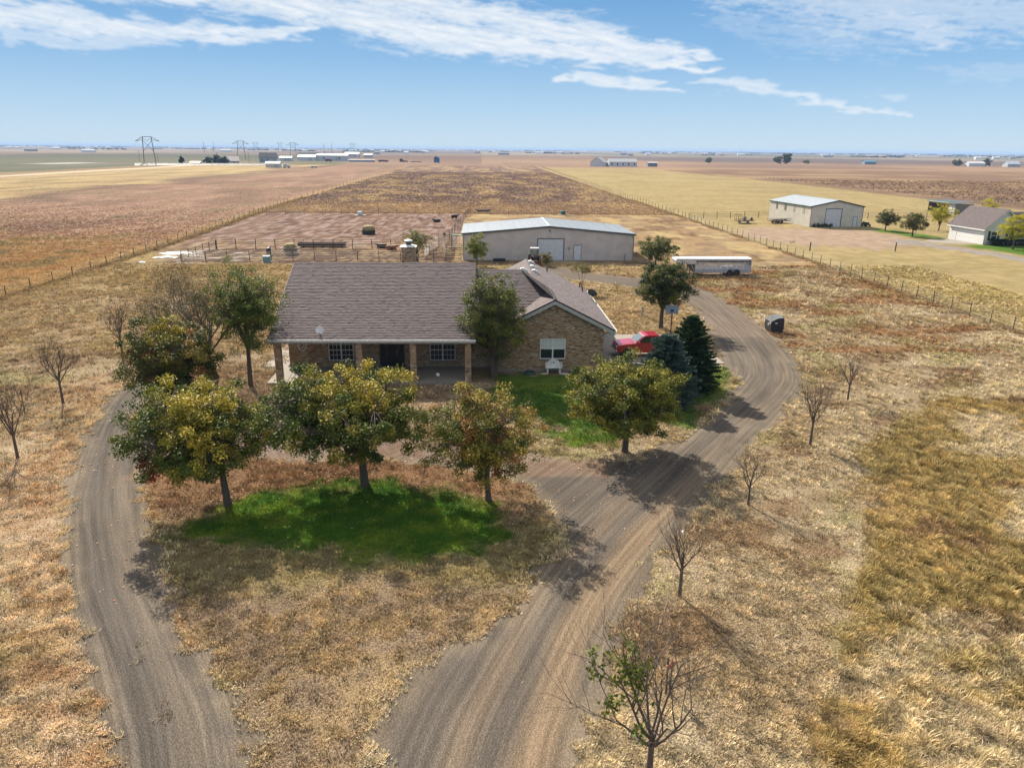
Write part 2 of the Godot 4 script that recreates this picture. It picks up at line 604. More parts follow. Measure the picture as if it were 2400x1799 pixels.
const DG := 0.5          # grid step of the drive's distance field
const DX0 := -30.0
const DZ0 := -104.0
const DNX := 124
const DNZ := 190
var drive_sd := PackedFloat32Array()

func poly(a: Array) -> PackedVector2Array:
	var p := PackedVector2Array()
	for q in a:
		p.append(Vector2(q[0], q[1]))
	return p

func seg_dist(p: Vector2, a: Vector2, b: Vector2) -> float:
	var ab := b - a
	return (p - a - ab * clampf((p - a).dot(ab) / ab.length_squared(), 0.0, 1.0)).length()

func sdist(p: Vector2, q: PackedVector2Array) -> float:        # > 0 inside
	var best := 1e9
	var n := q.size()
	for i in n:
		best = minf(best, seg_dist(p, q[i], q[(i + 1) % n]))
	return best if Geometry2D.is_point_in_polygon(p, q) else -best

func make_drive_field() -> void:
	var outer := poly(LEFT_OUT + TOP_EDGE + RIGHT_IN + RIGHT_OUT)
	var isl := poly(ISLAND)
	drive_sd.resize(DNX * DNZ)
	for j in DNZ:
		for i in DNX:
			var p := Vector2(DX0 + i * DG, DZ0 + j * DG)
			drive_sd[j * DNX + i] = minf(sdist(p, outer), -sdist(p, isl))

# signed distance into the drive (metres, > 0 on it)
func on_drive(x: float, z: float) -> float:
	var u := (x - DX0) / DG
	var w := (z - DZ0) / DG
	if u < 0.0 or w < 0.0 or u >= DNX - 1.001 or w >= DNZ - 1.001:
		return -9.0
	var i := int(u)
	var j := int(w)
	u -= i
	w -= j
	var k := j * DNX + i
	return lerpf(lerpf(drive_sd[k], drive_sd[k + 1], u), lerpf(drive_sd[k + DNX], drive_sd[k + DNX + 1], u), w)

func along(t: Array, z: float) -> float:      # [z, x] pairs, z falling
	for i in range(1, t.size()):
		if z >= t[i][0]:
			return lerpf(t[i - 1][1], t[i][1], clampf((z - t[i - 1][0]) / (t[i][0] - t[i - 1][0]), 0.0, 1.0))
	return t[t.size() - 1][1]

var lawn_p: PackedVector2Array
var lawn2_p: PackedVector2Array
var lawn3_p: PackedVector2Array
var isl_p: PackedVector2Array

func lawn_at(x: float, z: float) -> float:      # 0..1 how green
	if z < -53.0 or z > -24.0 or x < -13.0 or x > 19.0:
		return 0.0
	var p := Vector2(x, z)
	var g := 0.0
	var w := nB.get_noise_2d(x * 0.6, z * 0.6) * 0.75 + nA.get_noise_2d(x * 2.0, z * 2.0) * 0.6
	if x < 2.0 and z > -33.0:
		g = smoothstep(-0.9, 0.7, sdist(p, lawn_p) + w * 1.3)
	elif x < 9.8 and z < -36.0:
		g = smoothstep(-0.8, 0.7, sdist(p, lawn2_p) + w * 2.0) * 0.9
	if x > 9.0:
		g = maxf(g, smoothstep(-0.7, 0.8, sdist(p, lawn3_p) + w * 2.0) * 0.6)
	return g

const C_TAN := Color(0.285, 0.215, 0.132)
const C_PALE := Color(0.385, 0.315, 0.212)
const C_BROWN := Color(0.185, 0.118, 0.066)
const C_OLIVE := Color(0.235, 0.178, 0.078)
const C_GOLD := Color(0.305, 0.218, 0.095)
const C_ORANGE := Color(0.325, 0.200, 0.108)
const C_SOIL := Color(0.270, 0.190, 0.140)
const C_LAWN := Color(0.048, 0.112, 0.014)
const C_RED := Color(0.275, 0.172, 0.122)
const C_MAUVE := Color(0.205, 0.130, 0.092)

func gcol(x: float, z: float) -> Color:
	var a := nA.get_noise_2d(x, z)
	var b := nB.get_noise_2d(x, z)
	var cc := nC.get_noise_2d(x, z)
	var c: Color
	if z < -700.0:
		return far_col(x, z, a, cc)
	var fl := along(LFENCE, z)
	if x < fl:
		# tall orange grass by the fence, then bare red ground, then the road and green-grey fields
		var d := fl - x
		var near := smoothstep(-150.0, -105.0, z + a * 26.0 + cc * 20.0)
		c = C_RED.lerp(Color(0.36, 0.235, 0.165), smoothstep(-0.3, 0.4, a + b * 0.3))
		c = c.lerp(C_MAUVE, smoothstep(0.05, 0.4, nA.get_noise_2d(x * 0.25 + 80, z * 0.12)) * 0.7)
		c = c.lerp(C_ORANGE.lerp(Color(0.40, 0.27, 0.13), clampf(0.5 + b * 1.1 + a * 0.6, 0, 1)), near)
		c = c.lerp(Color(0.13, 0.115, 0.06), smoothstep(0.22, 0.5, a + cc * 0.4) * 0.55)
		c = c.lerp(Color(0.42, 0.29, 0.13), smoothstep(5.0, 1.0, d + b) * 0.6)
		if x < -110.0:
			# strips along the section road: scrub line, tan grass, dirt road, winter wheat
			var w := x + a * 9.0 + cc * 14.0
			c = c.lerp(Color(0.13, 0.095, 0.065), smoothstep(12.0, 3.0, absf(w + 134.0)) * smoothstep(-0.35, 0.2, b + a) * 0.8)
			var t := Color(0.42, 0.32, 0.165).lerp(Color(0.30, 0.215, 0.12), smoothstep(-0.1, 0.5, nA.get_noise_2d(x * 0.5, z * 0.12) + b * 0.3))
			c = c.lerp(t, smoothstep(-138.0, -150.0, w))
			c = c.lerp(Color(0.15, 0.12, 0.07), smoothstep(0.2, 0.5, nA.get_noise_2d(x * 0.6 + 70, z * 0.2)) * smoothstep(-138.0, -150.0, w) * 0.5)
			c = c.lerp(Color(0.62, 0.50, 0.40), smoothstep(5.5, 3.0, absf(x + 238.0)))
			c = c.lerp(Color(0.17, 0.11, 0.075), smoothstep(6.0, 3.0, absf(x + 255.0)) * 0.8)
			if x < -258.0:
				var gf := Color(0.125, 0.128, 0.085).lerp(Color(0.185, 0.165, 0.125), smoothstep(-0.2, 0.3, nF.get_noise_2d(x * 2.2, z * 0.6) + a * 0.2))
				c = c.lerp(gf, smoothstep(-259.0, -264.0, x))
				c = c.lerp(Color(0.62, 0.60, 0.58), smoothstep(16.0, 11.0, absf(x + 355.0)) * smoothstep(6.0, 3.0, absf(z + 666.0)))
		return c
	if x > 47.2:
		return east_col(x, z, a, b, cc)
	if z < -183.0:
		c = Color(0.205, 0.136, 0.105).lerp(Color(0.145, 0.095, 0.075), smoothstep(-0.1, 0.4, a))
		var t := nA.get_noise_2d(x * 0.55 + 300, z * 0.28)
		c = c.lerp(Color(0.37, 0.265, 0.14), smoothstep(-0.05, 0.45, t + b * 0.35) * 0.85)
		c = c.lerp(Color(0.34, 0.23, 0.135), smoothstep(-235.0, -200.0, z + a * 20.0) * 0.6)
		c = c.lerp(Color(0.40, 0.29, 0.15), smoothstep(30.0, 46.0, x + a * 12.0) * 0.5 * smoothstep(-420.0, -300.0, z))
		c = c.lerp(C_BROWN, smoothstep(43.5, 46.0, x) * 0.55)
		return c
	if z < -100.5:
		if x < -4.0:
			if z > -116.3:
				c = Color(0.125, 0.082, 0.058).lerp(Color(0.30, 0.215, 0.13), smoothstep(0.0, 0.4, b + a * 0.7))
				c = c.lerp(Color(0.46, 0.40, 0.36), smoothstep(0.25, 0.5, nA.get_noise_2d(x * 1.4, z * 3.0)) * smoothstep(-30.0, -36.0, x))
			else:
				var p := nA.get_noise_2d(x * 3.4, z * 2.0)
				c = Color(0.195, 0.122, 0.088).lerp(Color(0.115, 0.068, 0.048), smoothstep(0.0, 0.4, a + b * 0.5))
				c = c.lerp(Color(0.34, 0.255, 0.225), smoothstep(0.05, 0.3, p + b * 0.55) * 0.8)
				c = c.lerp(Color(0.36, 0.25, 0.12), smoothstep(-133.0, -121.0, z + a * 8.0) * smoothstep(-0.1, 0.3, b) * 0.7)
			c = c.lerp(C_GOLD, smoothstep(-41.0, -46.0, x + a * 2.0) * smoothstep(-118.0, -110.0, z) * 0.8)
			return c
		c = Color(0.34, 0.235, 0.13).lerp(C_BROWN, smoothstep(-0.05, 0.4, a + b * 0.3))
		c = c.lerp(Color(0.44, 0.34, 0.17), smoothstep(0.0, 0.35, nA.get_noise_2d(x * 0.8 + 50, z * 0.5)) * 0.8)
		c = c.lerp(Color(0.25, 0.18, 0.12), smoothstep(0.1, 0.35, nA.get_noise_2d(x + 20, z + 70)) * 0.7)
		return c
	# the house lot
	var green := lawn_at(x, z)
	var p2 := Vector2(x, z)
	var rf := x - along(RFIELD, z) + b * 1.3 + a * 1.5
	if rf > -2.0 and z > -62.0:
		var f := C_GOLD.lerp(C_OLIVE, clampf(0.5 + a * 1.3 + b * 0.5, 0, 1))
		f = f.lerp(C_BROWN, smoothstep(0.22, 0.5, nA.get_noise_2d(x * 1.1 + 40, z * 1.6)) * 0.8)
		f = f.lerp(C_PALE, smoothstep(0.0, 0.35, nA.get_noise_2d(x * 0.7, z * 1.0 + 90) + smoothstep(-38.0, -50.0, z) * 0.35 - 0.12) * 0.9)
		c = base_lot(x, z, a, b).lerp(f, smoothstep(-0.6, 0.8, rf))
	else:
		c = base_lot(x, z, a, b)
	if Geometry2D.is_point_in_polygon(p2, isl_p):
		var lit := smoothstep(-27.0, -31.5, z + a * 2.0)
		var s := Color(0.225, 0.165, 0.112).lerp(Color(0.285, 0.205, 0.115), clampf(0.5 + b * 1.3 + a * 0.5, 0, 1))
		s = s.lerp(Color(0.215, 0.128, 0.072), lit)
		s = s.lerp(Color(0.20, 0.17, 0.065), smoothstep(-22.5, -24.5, z + a) * smoothstep(-29.0, -27.0, z) * 0.6)
		c = s
	return c.lerp(C_LAWN.lerp(Color(0.10, 0.17, 0.016), clampf(0.35 + b * 1.2 + a * 1.2, 0, 1)), green)

func base_lot(x: float, z: float, a: float, b: float) -> Color:
	var c := C_TAN.lerp(C_PALE, clampf(0.35 + a * 0.9 + b * 0.6, 0, 1))
	c = c.lerp(C_BROWN, smoothstep(0.12, 0.45, nA.get_noise_2d(x + 130, z * 1.5) + b * 0.25) * 0.75)
	c = c.lerp(Color(0.24, 0.215, 0.09), smoothstep(0.1, 0.45, nA.get_noise_2d(x * 0.8 - 60, z)) * 0.5)
	if x < -8.0 and z > -60.0:
		var sd := -on_drive(x, z)
		if sd > -1.0 and sd < 8.9:
			c = c.lerp(C_ORANGE.lerp(Color(0.44, 0.33, 0.225), clampf(0.55 + b * 1.6, 0, 1)), smoothstep(6.0, 0.8, sd + a * 3.0) * 0.8)
	if x < -14.0 and z < -52.0:
		c = c.lerp(C_BROWN.lerp(C_SOIL, 0.5), smoothstep(0.0, 0.3, a + b * 0.3) * 0.4)
		c = c.lerp(Color(0.25, 0.185, 0.08), smoothstep(-70.0, -92.0, z) * 0.7)
	if x > 24.0 and z < -55.0:
		c = c.lerp(Color(0.235, 0.13, 0.062), smoothstep(0.05, 0.35, nA.get_noise_2d(x * 0.9, z * 1.6 + 20) + b * 0.2) * 0.8)
	elif z < -55.0:
		c = c.lerp(Color(0.33, 0.235, 0.125), 0.5)
	# earth around the house front
	if z < -39.0 and z > -50.5 and x > -22.0 and x < 3.0:
		c = c.lerp(Color(0.25, 0.175, 0.12), 0.6)
	return c

func east_col(x: float, z: float, a: float, b: float, cc: float) -> Color:
	var c := Color(0.365, 0.285, 0.145).lerp(Color(0.32, 0.255, 0.12), clampf(0.5 + a * 1.0 + nA.get_noise_2d(x * 0.15, z * 0.9) * 0.8, 0, 1))
	c = c.lerp(Color(0.26, 0.20, 0.105), smoothstep(0.15, 0.5, nA.get_noise_2d(x * 0.12 + 40, z * 0.6)) * 0.5)
	var edge := 154.0 - maxf(0.0, -z - 400.0) * 0.05
	if x > edge + a * 2.0 or z < -656.0:
		c = Color(0.215, 0.14, 0.095).lerp(Color(0.34, 0.24, 0.14), smoothstep(0.0, 0.5, nA.get_noise_2d(x * 0.08, z * 0.35) + b * 0.2))
		c = c.lerp(Color(0.15, 0.10, 0.075), smoothstep(-330.0, -240.0, z) * smoothstep(-0.2, 0.3, a + b * 0.6) * 0.8)
		if z < -656.0:
			c = c.lerp(Color(0.37, 0.25, 0.155), 0.7)
		return c
	c = c.lerp(Color(0.16, 0.11, 0.075), smoothstep(2.5, 0.8, absf(x - edge) + b) * 0.7)
	# the neighbour's yard
	if z > -175.0 and z < -80.0:
		var p := Vector2(x, z)
		var lot := sdist(p, lot_p) + b * 2.0 + a * 3.0
		c = c.lerp(Color(0.41, 0.295, 0.22).lerp(Color(0.33, 0.25, 0.2), clampf(0.5 + b, 0, 1)), smoothstep(-1.0, 2.0, lot) * 0.85)
		c = c.lerp(Color(0.30, 0.265, 0.235), smoothstep(0.0, 0.8, sdist(p, lane_p) + b * 0.5))
		var g := maxf(sdist(p, green1_p), sdist(p, green2_p)) + b * 1.2
		c = c.lerp(Color(0.075, 0.17, 0.02), smoothstep(-0.6, 0.8, g) * 0.92)
	c = c.lerp(C_BROWN, smoothstep(48.4, 47.4, x) * 0.5)
	return c

var lot_p := PackedVector2Array([Vector2(50, -146), Vector2(57, -156), Vector2(67, -151), Vector2(80, -153), Vector2(80, -143), Vector2(77, -131), Vector2(74, -122), Vector2(64, -119), Vector2(54, -123), Vector2(49, -132)])
var lane_p := PackedVector2Array([Vector2(74, -133), Vector2(79, -131.5), Vector2(79.5, -124), Vector2(82, -114), Vector2(84, -104), Vector2(86, -90), Vector2(81, -90), Vector2(79, -103), Vector2(77, -113), Vector2(74.5, -122), Vector2(71, -127)])
var green1_p := PackedVector2Array([Vector2(81, -124.5), Vector2(93, -126), Vector2(100, -122), Vector2(104, -100), Vector2(91, -102), Vector2(84, -113)])
var green2_p := PackedVector2Array([Vector2(78, -150), Vector2(83, -150.5), Vector2(85.5, -139), Vector2(85, -133.5), Vector2(79.5, -137)])

func far_col(x: float, z: float, a: float, cc: float) -> Color:
	var d := sqrt(x * x + z * z)
	var f := nF.get_noise_2d(x, z * 0.55)
	var q := nF.get_noise_2d(floor(x / 800.0) * 997.0, floor((z + x * 0.2) / 420.0) * 613.0)
	var c := Color(0.33, 0.225, 0.15).lerp(Color(0.225, 0.15, 0.11), clampf(0.5 + q * 1.5 + f * 0.8, 0, 1))
	if x < z * 0.18:      # the left third: winter wheat and ploughed ground
		c = c.lerp(Color(0.125, 0.135, 0.085), smoothstep(-0.15, 0.15, q + f * 0.4) * 0.85)
	c = c * lerpf(1.0, 0.72, smoothstep(800.0, 1400.0, d))
	c.a = 1.0
	if d > 1500.0:
		c = c.lerp(Color(0.165, 0.13, 0.11).lerp(Color(0.30, 0.235, 0.17), clampf(0.45 + q * 1.6, 0, 1)), smoothstep(1500.0, 2100.0, d + f * 300.0))
	if x > 250.0 and d > 1000.0 and d < 2100.0:
		c = c.lerp(Color(0.135, 0.11, 0.105), smoothstep(0.9, 0.3, absf(d - 1500.0 + f * 200.0) / 600.0) * 0.8)
	if x > 400.0 and d > 2300.0 and d < 3300.0:
		c = c.lerp(Color(0.07, 0.13, 0.06), smoothstep(0.05, 0.2, f) * smoothstep(2300.0, 2500.0, d) * 0.8)
	return c

func make_ground() -> void:
	lawn_p = poly(LAWN)
	lawn2_p = poly(LAWN2)
	lawn3_p = poly(LAWN3)
	isl_p = poly(ISLAND)
	# a grid of uneven lines: fine by the camera, coarser towards the horizon
	var xs := PackedFloat32Array()
	var g := 0.32
	var right := PackedFloat32Array()
	var x := 0.0
	while x < 14500.0:
		right.append(x)
		if x > 46.0:
			g *= 1.042
		x += g
	for i in range(right.size() - 1, 0, -1):
		xs.append(-right[i])
	xs.append_array(right)
	var zs := PackedFloat32Array()
	g = 90.0
	x = 400.0
	zs.append(600.0); zs.append(200.0); zs.append(60.0); zs.append(20.0); zs.append(0.0); zs.append(-6.0)
	var z := -11.0
	while z > -14500.0:
		zs.append(z)
		z -= maxf(0.32, 1.25 * z * z / (15.0 * 740.0))
	zs.append(-14500.0)
	var nx := xs.size()
	var nz := zs.size()
	var v := PackedVector3Array()
	var c := PackedColorArray()
	var n := PackedVector3Array()
	v.resize(nx * nz)
	c.resize(nx * nz)
	n.resize(nx * nz)
	n.fill(Vector3.UP)
	for j in nz:
		var zz := zs[j]
		for i in nx:
			var xx := xs[i]
			v[j * nx + i] = Vector3(xx, 0, zz)
			# jitter the sample a little where the cells are large so that edges do not step
			c[j * nx + i] = (gcol(xx, zz) if absf(xx) < -zz * 1.6 + 60.0 else C_TAN) * 1.72
	var ix := PackedInt32Array()
	ix.resize((nx - 1) * (nz - 1) * 6)
	var k := 0
	for j in nz - 1:
		for i in nx - 1:
			var p := j * nx + i
			ix[k] = p; ix[k + 1] = p + nx; ix[k + 2] = p + nx + 1
			ix[k + 3] = p; ix[k + 4] = p + nx + 1; ix[k + 5] = p + 1
			k += 6
	var arr := []
	arr.resize(Mesh.ARRAY_MAX)
	arr[Mesh.ARRAY_VERTEX] = v
	arr[Mesh.ARRAY_NORMAL] = n
	arr[Mesh.ARRAY_COLOR] = c
	arr[Mesh.ARRAY_INDEX] = ix
	var m := ArrayMesh.new()
	m.add_surface_from_arrays(Mesh.PRIMITIVE_TRIANGLES, arr)
	tag(putm("ground", m, M.ground, self), "dry grass plain with fields reaching to the horizon", "ground", "", "structure")

# broad colours of the gravel; (along, across) come from the outer edge of the arm, so that the wheel tracks run with the drive
func drive_col(x: float, z: float, sd: float, d: float, left: bool) -> Color:
	var a := nA.get_noise_2d(x, z)
	var b := nB.get_noise_2d(x, z)
	var c := Color(0.185, 0.157, 0.127).lerp(Color(0.140, 0.121, 0.102), clampf(0.5 + a * 1.2 + b * 0.3, 0, 1))
	if not left:
		var near := smoothstep(-36.0, -27.0, z)
		c = c.lerp(Color(0.31, 0.225, 0.145), smoothstep(1.0, 0.2, absf(d - 1.3 + a * 0.35)) * (0.2 + 0.65 * near))
		c = c.lerp(Color(0.265, 0.20, 0.14), smoothstep(0.7, 0.15, absf(d - 3.1 + a * 0.4)) * (0.15 + 0.45 * near))
		c = c.lerp(Color(0.115, 0.10, 0.086), smoothstep(0.7, 0.15, absf(d - 2.2 + a * 0.3)) * 0.4)
	else:
		for t in [1.15, 3.0]:
			c = c.lerp(Color(0.120, 0.106, 0.094), smoothstep(0.8, 0.2, absf(d - t + a * 0.4)) * 0.45)
		c = c.lerp(Color(0.25, 0.20, 0.15), smoothstep(0.5, 0.1, absf(d - 2.1 + a * 0.5)) * 0.4)
	if z < -32.5 and z > -41.0 and x < 6.0 and x > -17.0:
		c = c.lerp(Color(0.27, 0.19, 0.145), 0.6)        # reddish gravel before the house
		c = c.lerp(Color(0.20, 0.125, 0.078), smoothstep(0.0, 0.35, a + b * 0.5) * 0.5)
	if z < -60.0:
		c = c.lerp(Color(0.25, 0.19, 0.148), 0.5 - smoothstep(-74.0, -80.0, z) * 0.35)
	return c.lerp(Color(0.30, 0.235, 0.16), smoothstep(0.9, 0.0, sd + b * 0.4) * 0.5)

var out_l := PackedVector2Array()
var out_r := PackedVector2Array()

# [distance from the polyline, length along it]
func edge_coords(q: Vector2, edge: PackedVector2Array) -> Vector2:
	var d := 999.0
	var run := 0.0
	var past := 0.0
	for i in edge.size() - 1:
		var ab := edge[i + 1] - edge[i]
		var l := ab.length()
		var t := clampf((q - edge[i]).dot(ab) / (l * l), 0.0, 1.0)
		var dd := (q - edge[i] - ab * t).length()
		if dd < d:
			d = dd
			run = past + l * t
		past += l
	return Vector2(d, run)

func rounded(p: PackedVector2Array) -> PackedVector2Array:
	for k in 2:
		var o := PackedVector2Array([p[0]])
		for i in p.size() - 1:
			o.append(p[i].lerp(p[i + 1], 0.25))
			o.append(p[i].lerp(p[i + 1], 0.75))
		o.append(p[p.size() - 1])
		p = o
	return p

func make_driveway() -> void:
	out_l = rounded(poly(LEFT_OUT))
	out_r = rounded(poly(RIGHT_OUT))
	var s := 0.3
	var nx := int(61.0 / s)
	var nz := int(94.0 / s)
	var sd := PackedFloat32Array()
	sd.resize((nx + 1) * (nz + 1))
	for j in nz + 1:
		for i in nx + 1:
			var x := DX0 + 0.3 + i * s
			var z := DZ0 + 0.3 + j * s
			var d := on_drive(x, z)
			if d > -3.0:
				d += nB.get_noise_2d(x * 1.3, z * 1.3) * 0.5 + nA.get_noise_2d(x * 2.0, z * 2.0) * 0.5
			sd[j * (nx + 1) + i] = d
	var v := PackedVector3Array()
	var n := PackedVector3Array()
	var c := PackedColorArray()
	var uv := PackedVector2Array()
	var ix := PackedInt32Array()
	for j in nz:
		for i in nx:
			var k := j * (nx + 1) + i
			var q := [k, k + 1, k + nx + 2, k + nx + 1]
			var pts := []
			for e in 4:
				var a0: int = q[e]
				var a1: int = q[(e + 1) % 4]
				var p0 := Vector2(a0 % (nx + 1), a0 / (nx + 1))
				var p1 := Vector2(a1 % (nx + 1), a1 / (nx + 1))
				if sd[a0] > 0.0:
					pts.append(p0)
				if (sd[a0] > 0.0) != (sd[a1] > 0.0):
					pts.append(p0.lerp(p1, sd[a0] / (sd[a0] - sd[a1])))
			if pts.size() < 3:
				continue
			var k0 := v.size()
			var left := DX0 + 0.3 + i * s < -5.0
			for p in pts:
				var x: float = DX0 + 0.3 + p.x * s
				var z: float = DZ0 + 0.3 + p.y * s
				var ec := edge_coords(Vector2(x, z), out_l if left else out_r)
				v.append(Vector3(x, 0.006, z))
				n.append(Vector3.UP)
				uv.append(Vector2(ec.x / 8.0 + (0.37 if left else 0.0), ec.y / 26.0))
				c.append(drive_col(x, z, on_drive(x, z), ec.x, left) * 2.0)
			for t in range(1, pts.size() - 1):
				ix.append(k0); ix.append(k0 + t); ix.append(k0 + t + 1)
	var arr := []
	arr.resize(Mesh.ARRAY_MAX)
	arr[Mesh.ARRAY_VERTEX] = v
	arr[Mesh.ARRAY_NORMAL] = n
	arr[Mesh.ARRAY_COLOR] = c
	arr[Mesh.ARRAY_TEX_UV] = uv
	arr[Mesh.ARRAY_INDEX] = ix
	var m := ArrayMesh.new()
	m.add_surface_from_arrays(Mesh.PRIMITIVE_TRIANGLES, arr)
	tag(putm("driveway", m, M.gravel, self), "grey gravel loop drive with sandy wheel tracks", "driveway", "", "structure")

# ------------------------------------------------------------------ the house
const BRICKS := [[0.285, 0.195, 0.105, 10], [0.245, 0.165, 0.092, 8], [0.355, 0.250, 0.140, 8], [0.200, 0.125, 0.070, 5], [0.330, 0.170, 0.088, 4], [0.430, 0.370, 0.290, 2], [0.090, 0.062, 0.046, 2], [0.30, 0.235, 0.15, 7]]

func brick_col() -> Color:
	var t := rng.randi_range(0, 45)
	for b in BRICKS:
		t -= b[3]
		if t < 0:
			var k := rng.randf_range(1.25, 1.8)
			return Color(b[0] * k, b[1] * k, b[2] * k)
	return Color(0.28, 0.19, 0.105)

# courses of bricks standing 9 mm proud of the mortar; holes are [u0, y0, u1, y1]; top(u) gives the height
func lay_bricks(b: MB, o: Vector3, u: Vector3, nrm: Vector3, length: float, height: float, holes := [], gable := []) -> void:
	var y := 0.012
	var row := 0
	while y + 0.062 < height:
		var x := -0.107 if row % 2 else 0.0
		while x < length:
			var l := maxf(x, 0.004)
			var r := minf(x + 0.205, length - 0.004)
			x += 0.216
			if gable.size():
				# gable = [u of the apex, height there, height at the sides, half width]
				var f: float = gable[1] - (gable[1] - gable[2]) * maxf(absf(l - gable[0]), absf(r - gable[0])) / gable[3]
				if y + 0.066 > f:
					continue
			for h in holes:
				if y + 0.064 > h[1] and y < h[3]:
					if l < h[0] and r > h[0]:
						r = h[0]
					elif l < h[2] and r > h[2]:
						l = h[2]
					elif l >= h[0] and r <= h[2]:
						r = l
			if r - l < 0.03:
				continue
			b.col = brick_col()
			var p := rng.randf_range(0.006, 0.011)
			var a0 := o + u * l + Vector3(0, y, 0)
			var a1 := o + u * r + Vector3(0, y, 0)
			var up := Vector3(0, 0.066, 0)
			var f0 := a0 + nrm * p
			var f1 := a1 + nrm * p
			# u runs to the right seen from outside
			b.quad(f0, f0 + up, f1 + up, f1)
			b.quad(f0 + up, a0 + up, a1 + up, f1 + up)
			b.quad(a0, f0, f1, a1)
			b.quad(a0, a0 + up, f0 + up, f0)
			b.quad(f1, f1 + up, a1 + up, a1)
		y += 0.0765
		row += 1
	b.col = Color.WHITE

# rows of laminated shingles inside a polygon given in (along the eave, up the slope) metres
func shingles(b: MB, o: Vector3, u: Vector3, w: Vector3, pg: Array) -> void:
	var nrm := w.cross(u).normalized()
	if nrm.y < 0:
		nrm = -nrm
	var vmax := 0.0
	for p in pg:
		vmax = maxf(vmax, p[1])
	var ex := 0.185
	var row := 0
	var y := 0.0
	while y < vmax - 0.03:
		var m := y + ex * 0.5
		var cut := []
		for i in pg.size():
			var p: Array = pg[i]
			var q: Array = pg[(i + 1) % pg.size()]
			if (p[1] > m) != (q[1] > m):
				cut.append(p[0] + (q[0] - p[0]) * (m - p[1]) / (q[1] - p[1]))
		cut.sort()
		for c in range(0, cut.size() - 1, 2):
			var x: float = cut[c]
			var last: float = cut[c + 1]
			while x < last - 0.02:
				var wd := rng.randf_range(0.14, 0.34)
				var e := minf(x + wd, last)
				var t := 0.040 if rng.randf() < 0.6 else 0.030
				var k := rng.randf_range(0.9, 1.1)
				b.col = Color(0.152 * k, 0.122 * k, 0.125 * k)
				if rng.randf() < 0.10:
					b.col = Color(0.105 * k, 0.084 * k, 0.088 * k)
				var lift := 0.012
				var a0 := o + u * x + w * y + nrm * t
				var a1 := o + u * e + w * y + nrm * t
				var top := minf(y + ex * 1.04, vmax)
				var c0 := o + u * x + w * top + nrm * lift
				var c1 := o + u * e + w * top + nrm * lift
				var d := nrm * (t - 0.002)
				b.quad(a0, c0, c1, a1)
				b.quad(a0 - d, a0, a1, a1 - d)
				b.quad(a0 - d, c0 - nrm * lift, c0, a0)
				b.quad(a1, c1, c1 - nrm * lift, a1 - d)
				x = e
		y += ex
		row += 1
	b.col = Color.WHITE

func roof_plane(roof: Node3D, called: String, o: Vector3, u: Vector3, w: Vector3, pg: Array) -> void:
	var n := w.cross(u).normalized()
	if n.y < 0:
		n = -n
	var d := MB.new()
	var top := []
	var low := []
	for p in pg:
		top.append(o + u * p[0] + w * p[1] - n * 0.003)
		low.append(o + u * p[0] + w * p[1] - n * 0.13)
	var flip: bool = (top[2] - top[0]).cross(top[1] - top[0]).dot(n) < 0
	if flip:
		top.reverse()
		low.reverse()
	d.fan(top)
	var rl := low.duplicate()
	rl.reverse()
	d.fan(rl)
	for i in top.size():
		var j := (i + 1) % top.size()
		d.quad(top[j], top[i], low[i], low[j])
	var deck := put("roof_slope", d, M.roof_deck, roof)
	var s := MB.new()
	shingles(s, o, u, w, pg)
	var sh := put("shingles", s, M.shingle, deck)
	sh.set_meta("kind", "stuff")

func ridge_cap(roof: Node3D, a: Vector3, b: Vector3, lift := 0.03) -> void:
	var m := MB.new()
	var d := b - a
	var n := int(d.length() / 0.2)
	var side := d.cross(Vector3.UP).normalized()
	for i in n:
		var p := a + d * (float(i) / n)
		var q := a + d * (float(i + 1) / n)
		var k := rng.randf_range(0.85, 1.12)
		m.col = Color(0.172 * k, 0.14 * k, 0.14 * k)
		var t := Vector3(0, lift + 0.02, 0)
		var t2 := Vector3(0, lift, 0)
		var s := side * 0.15 - Vector3(0, 0.07, 0)
		var s2 := -side * 0.15 - Vector3(0, 0.07, 0)
		m.quad(p + t + s, p + t, q + t2, q + t2 + s)
		m.quad(p + t, p + t + s2, q + t2 + s2, q + t2)
		m.tri(p + t + s, p + t + s2, p + t)
	put("ridge_cap", m, M.shingle, roof)

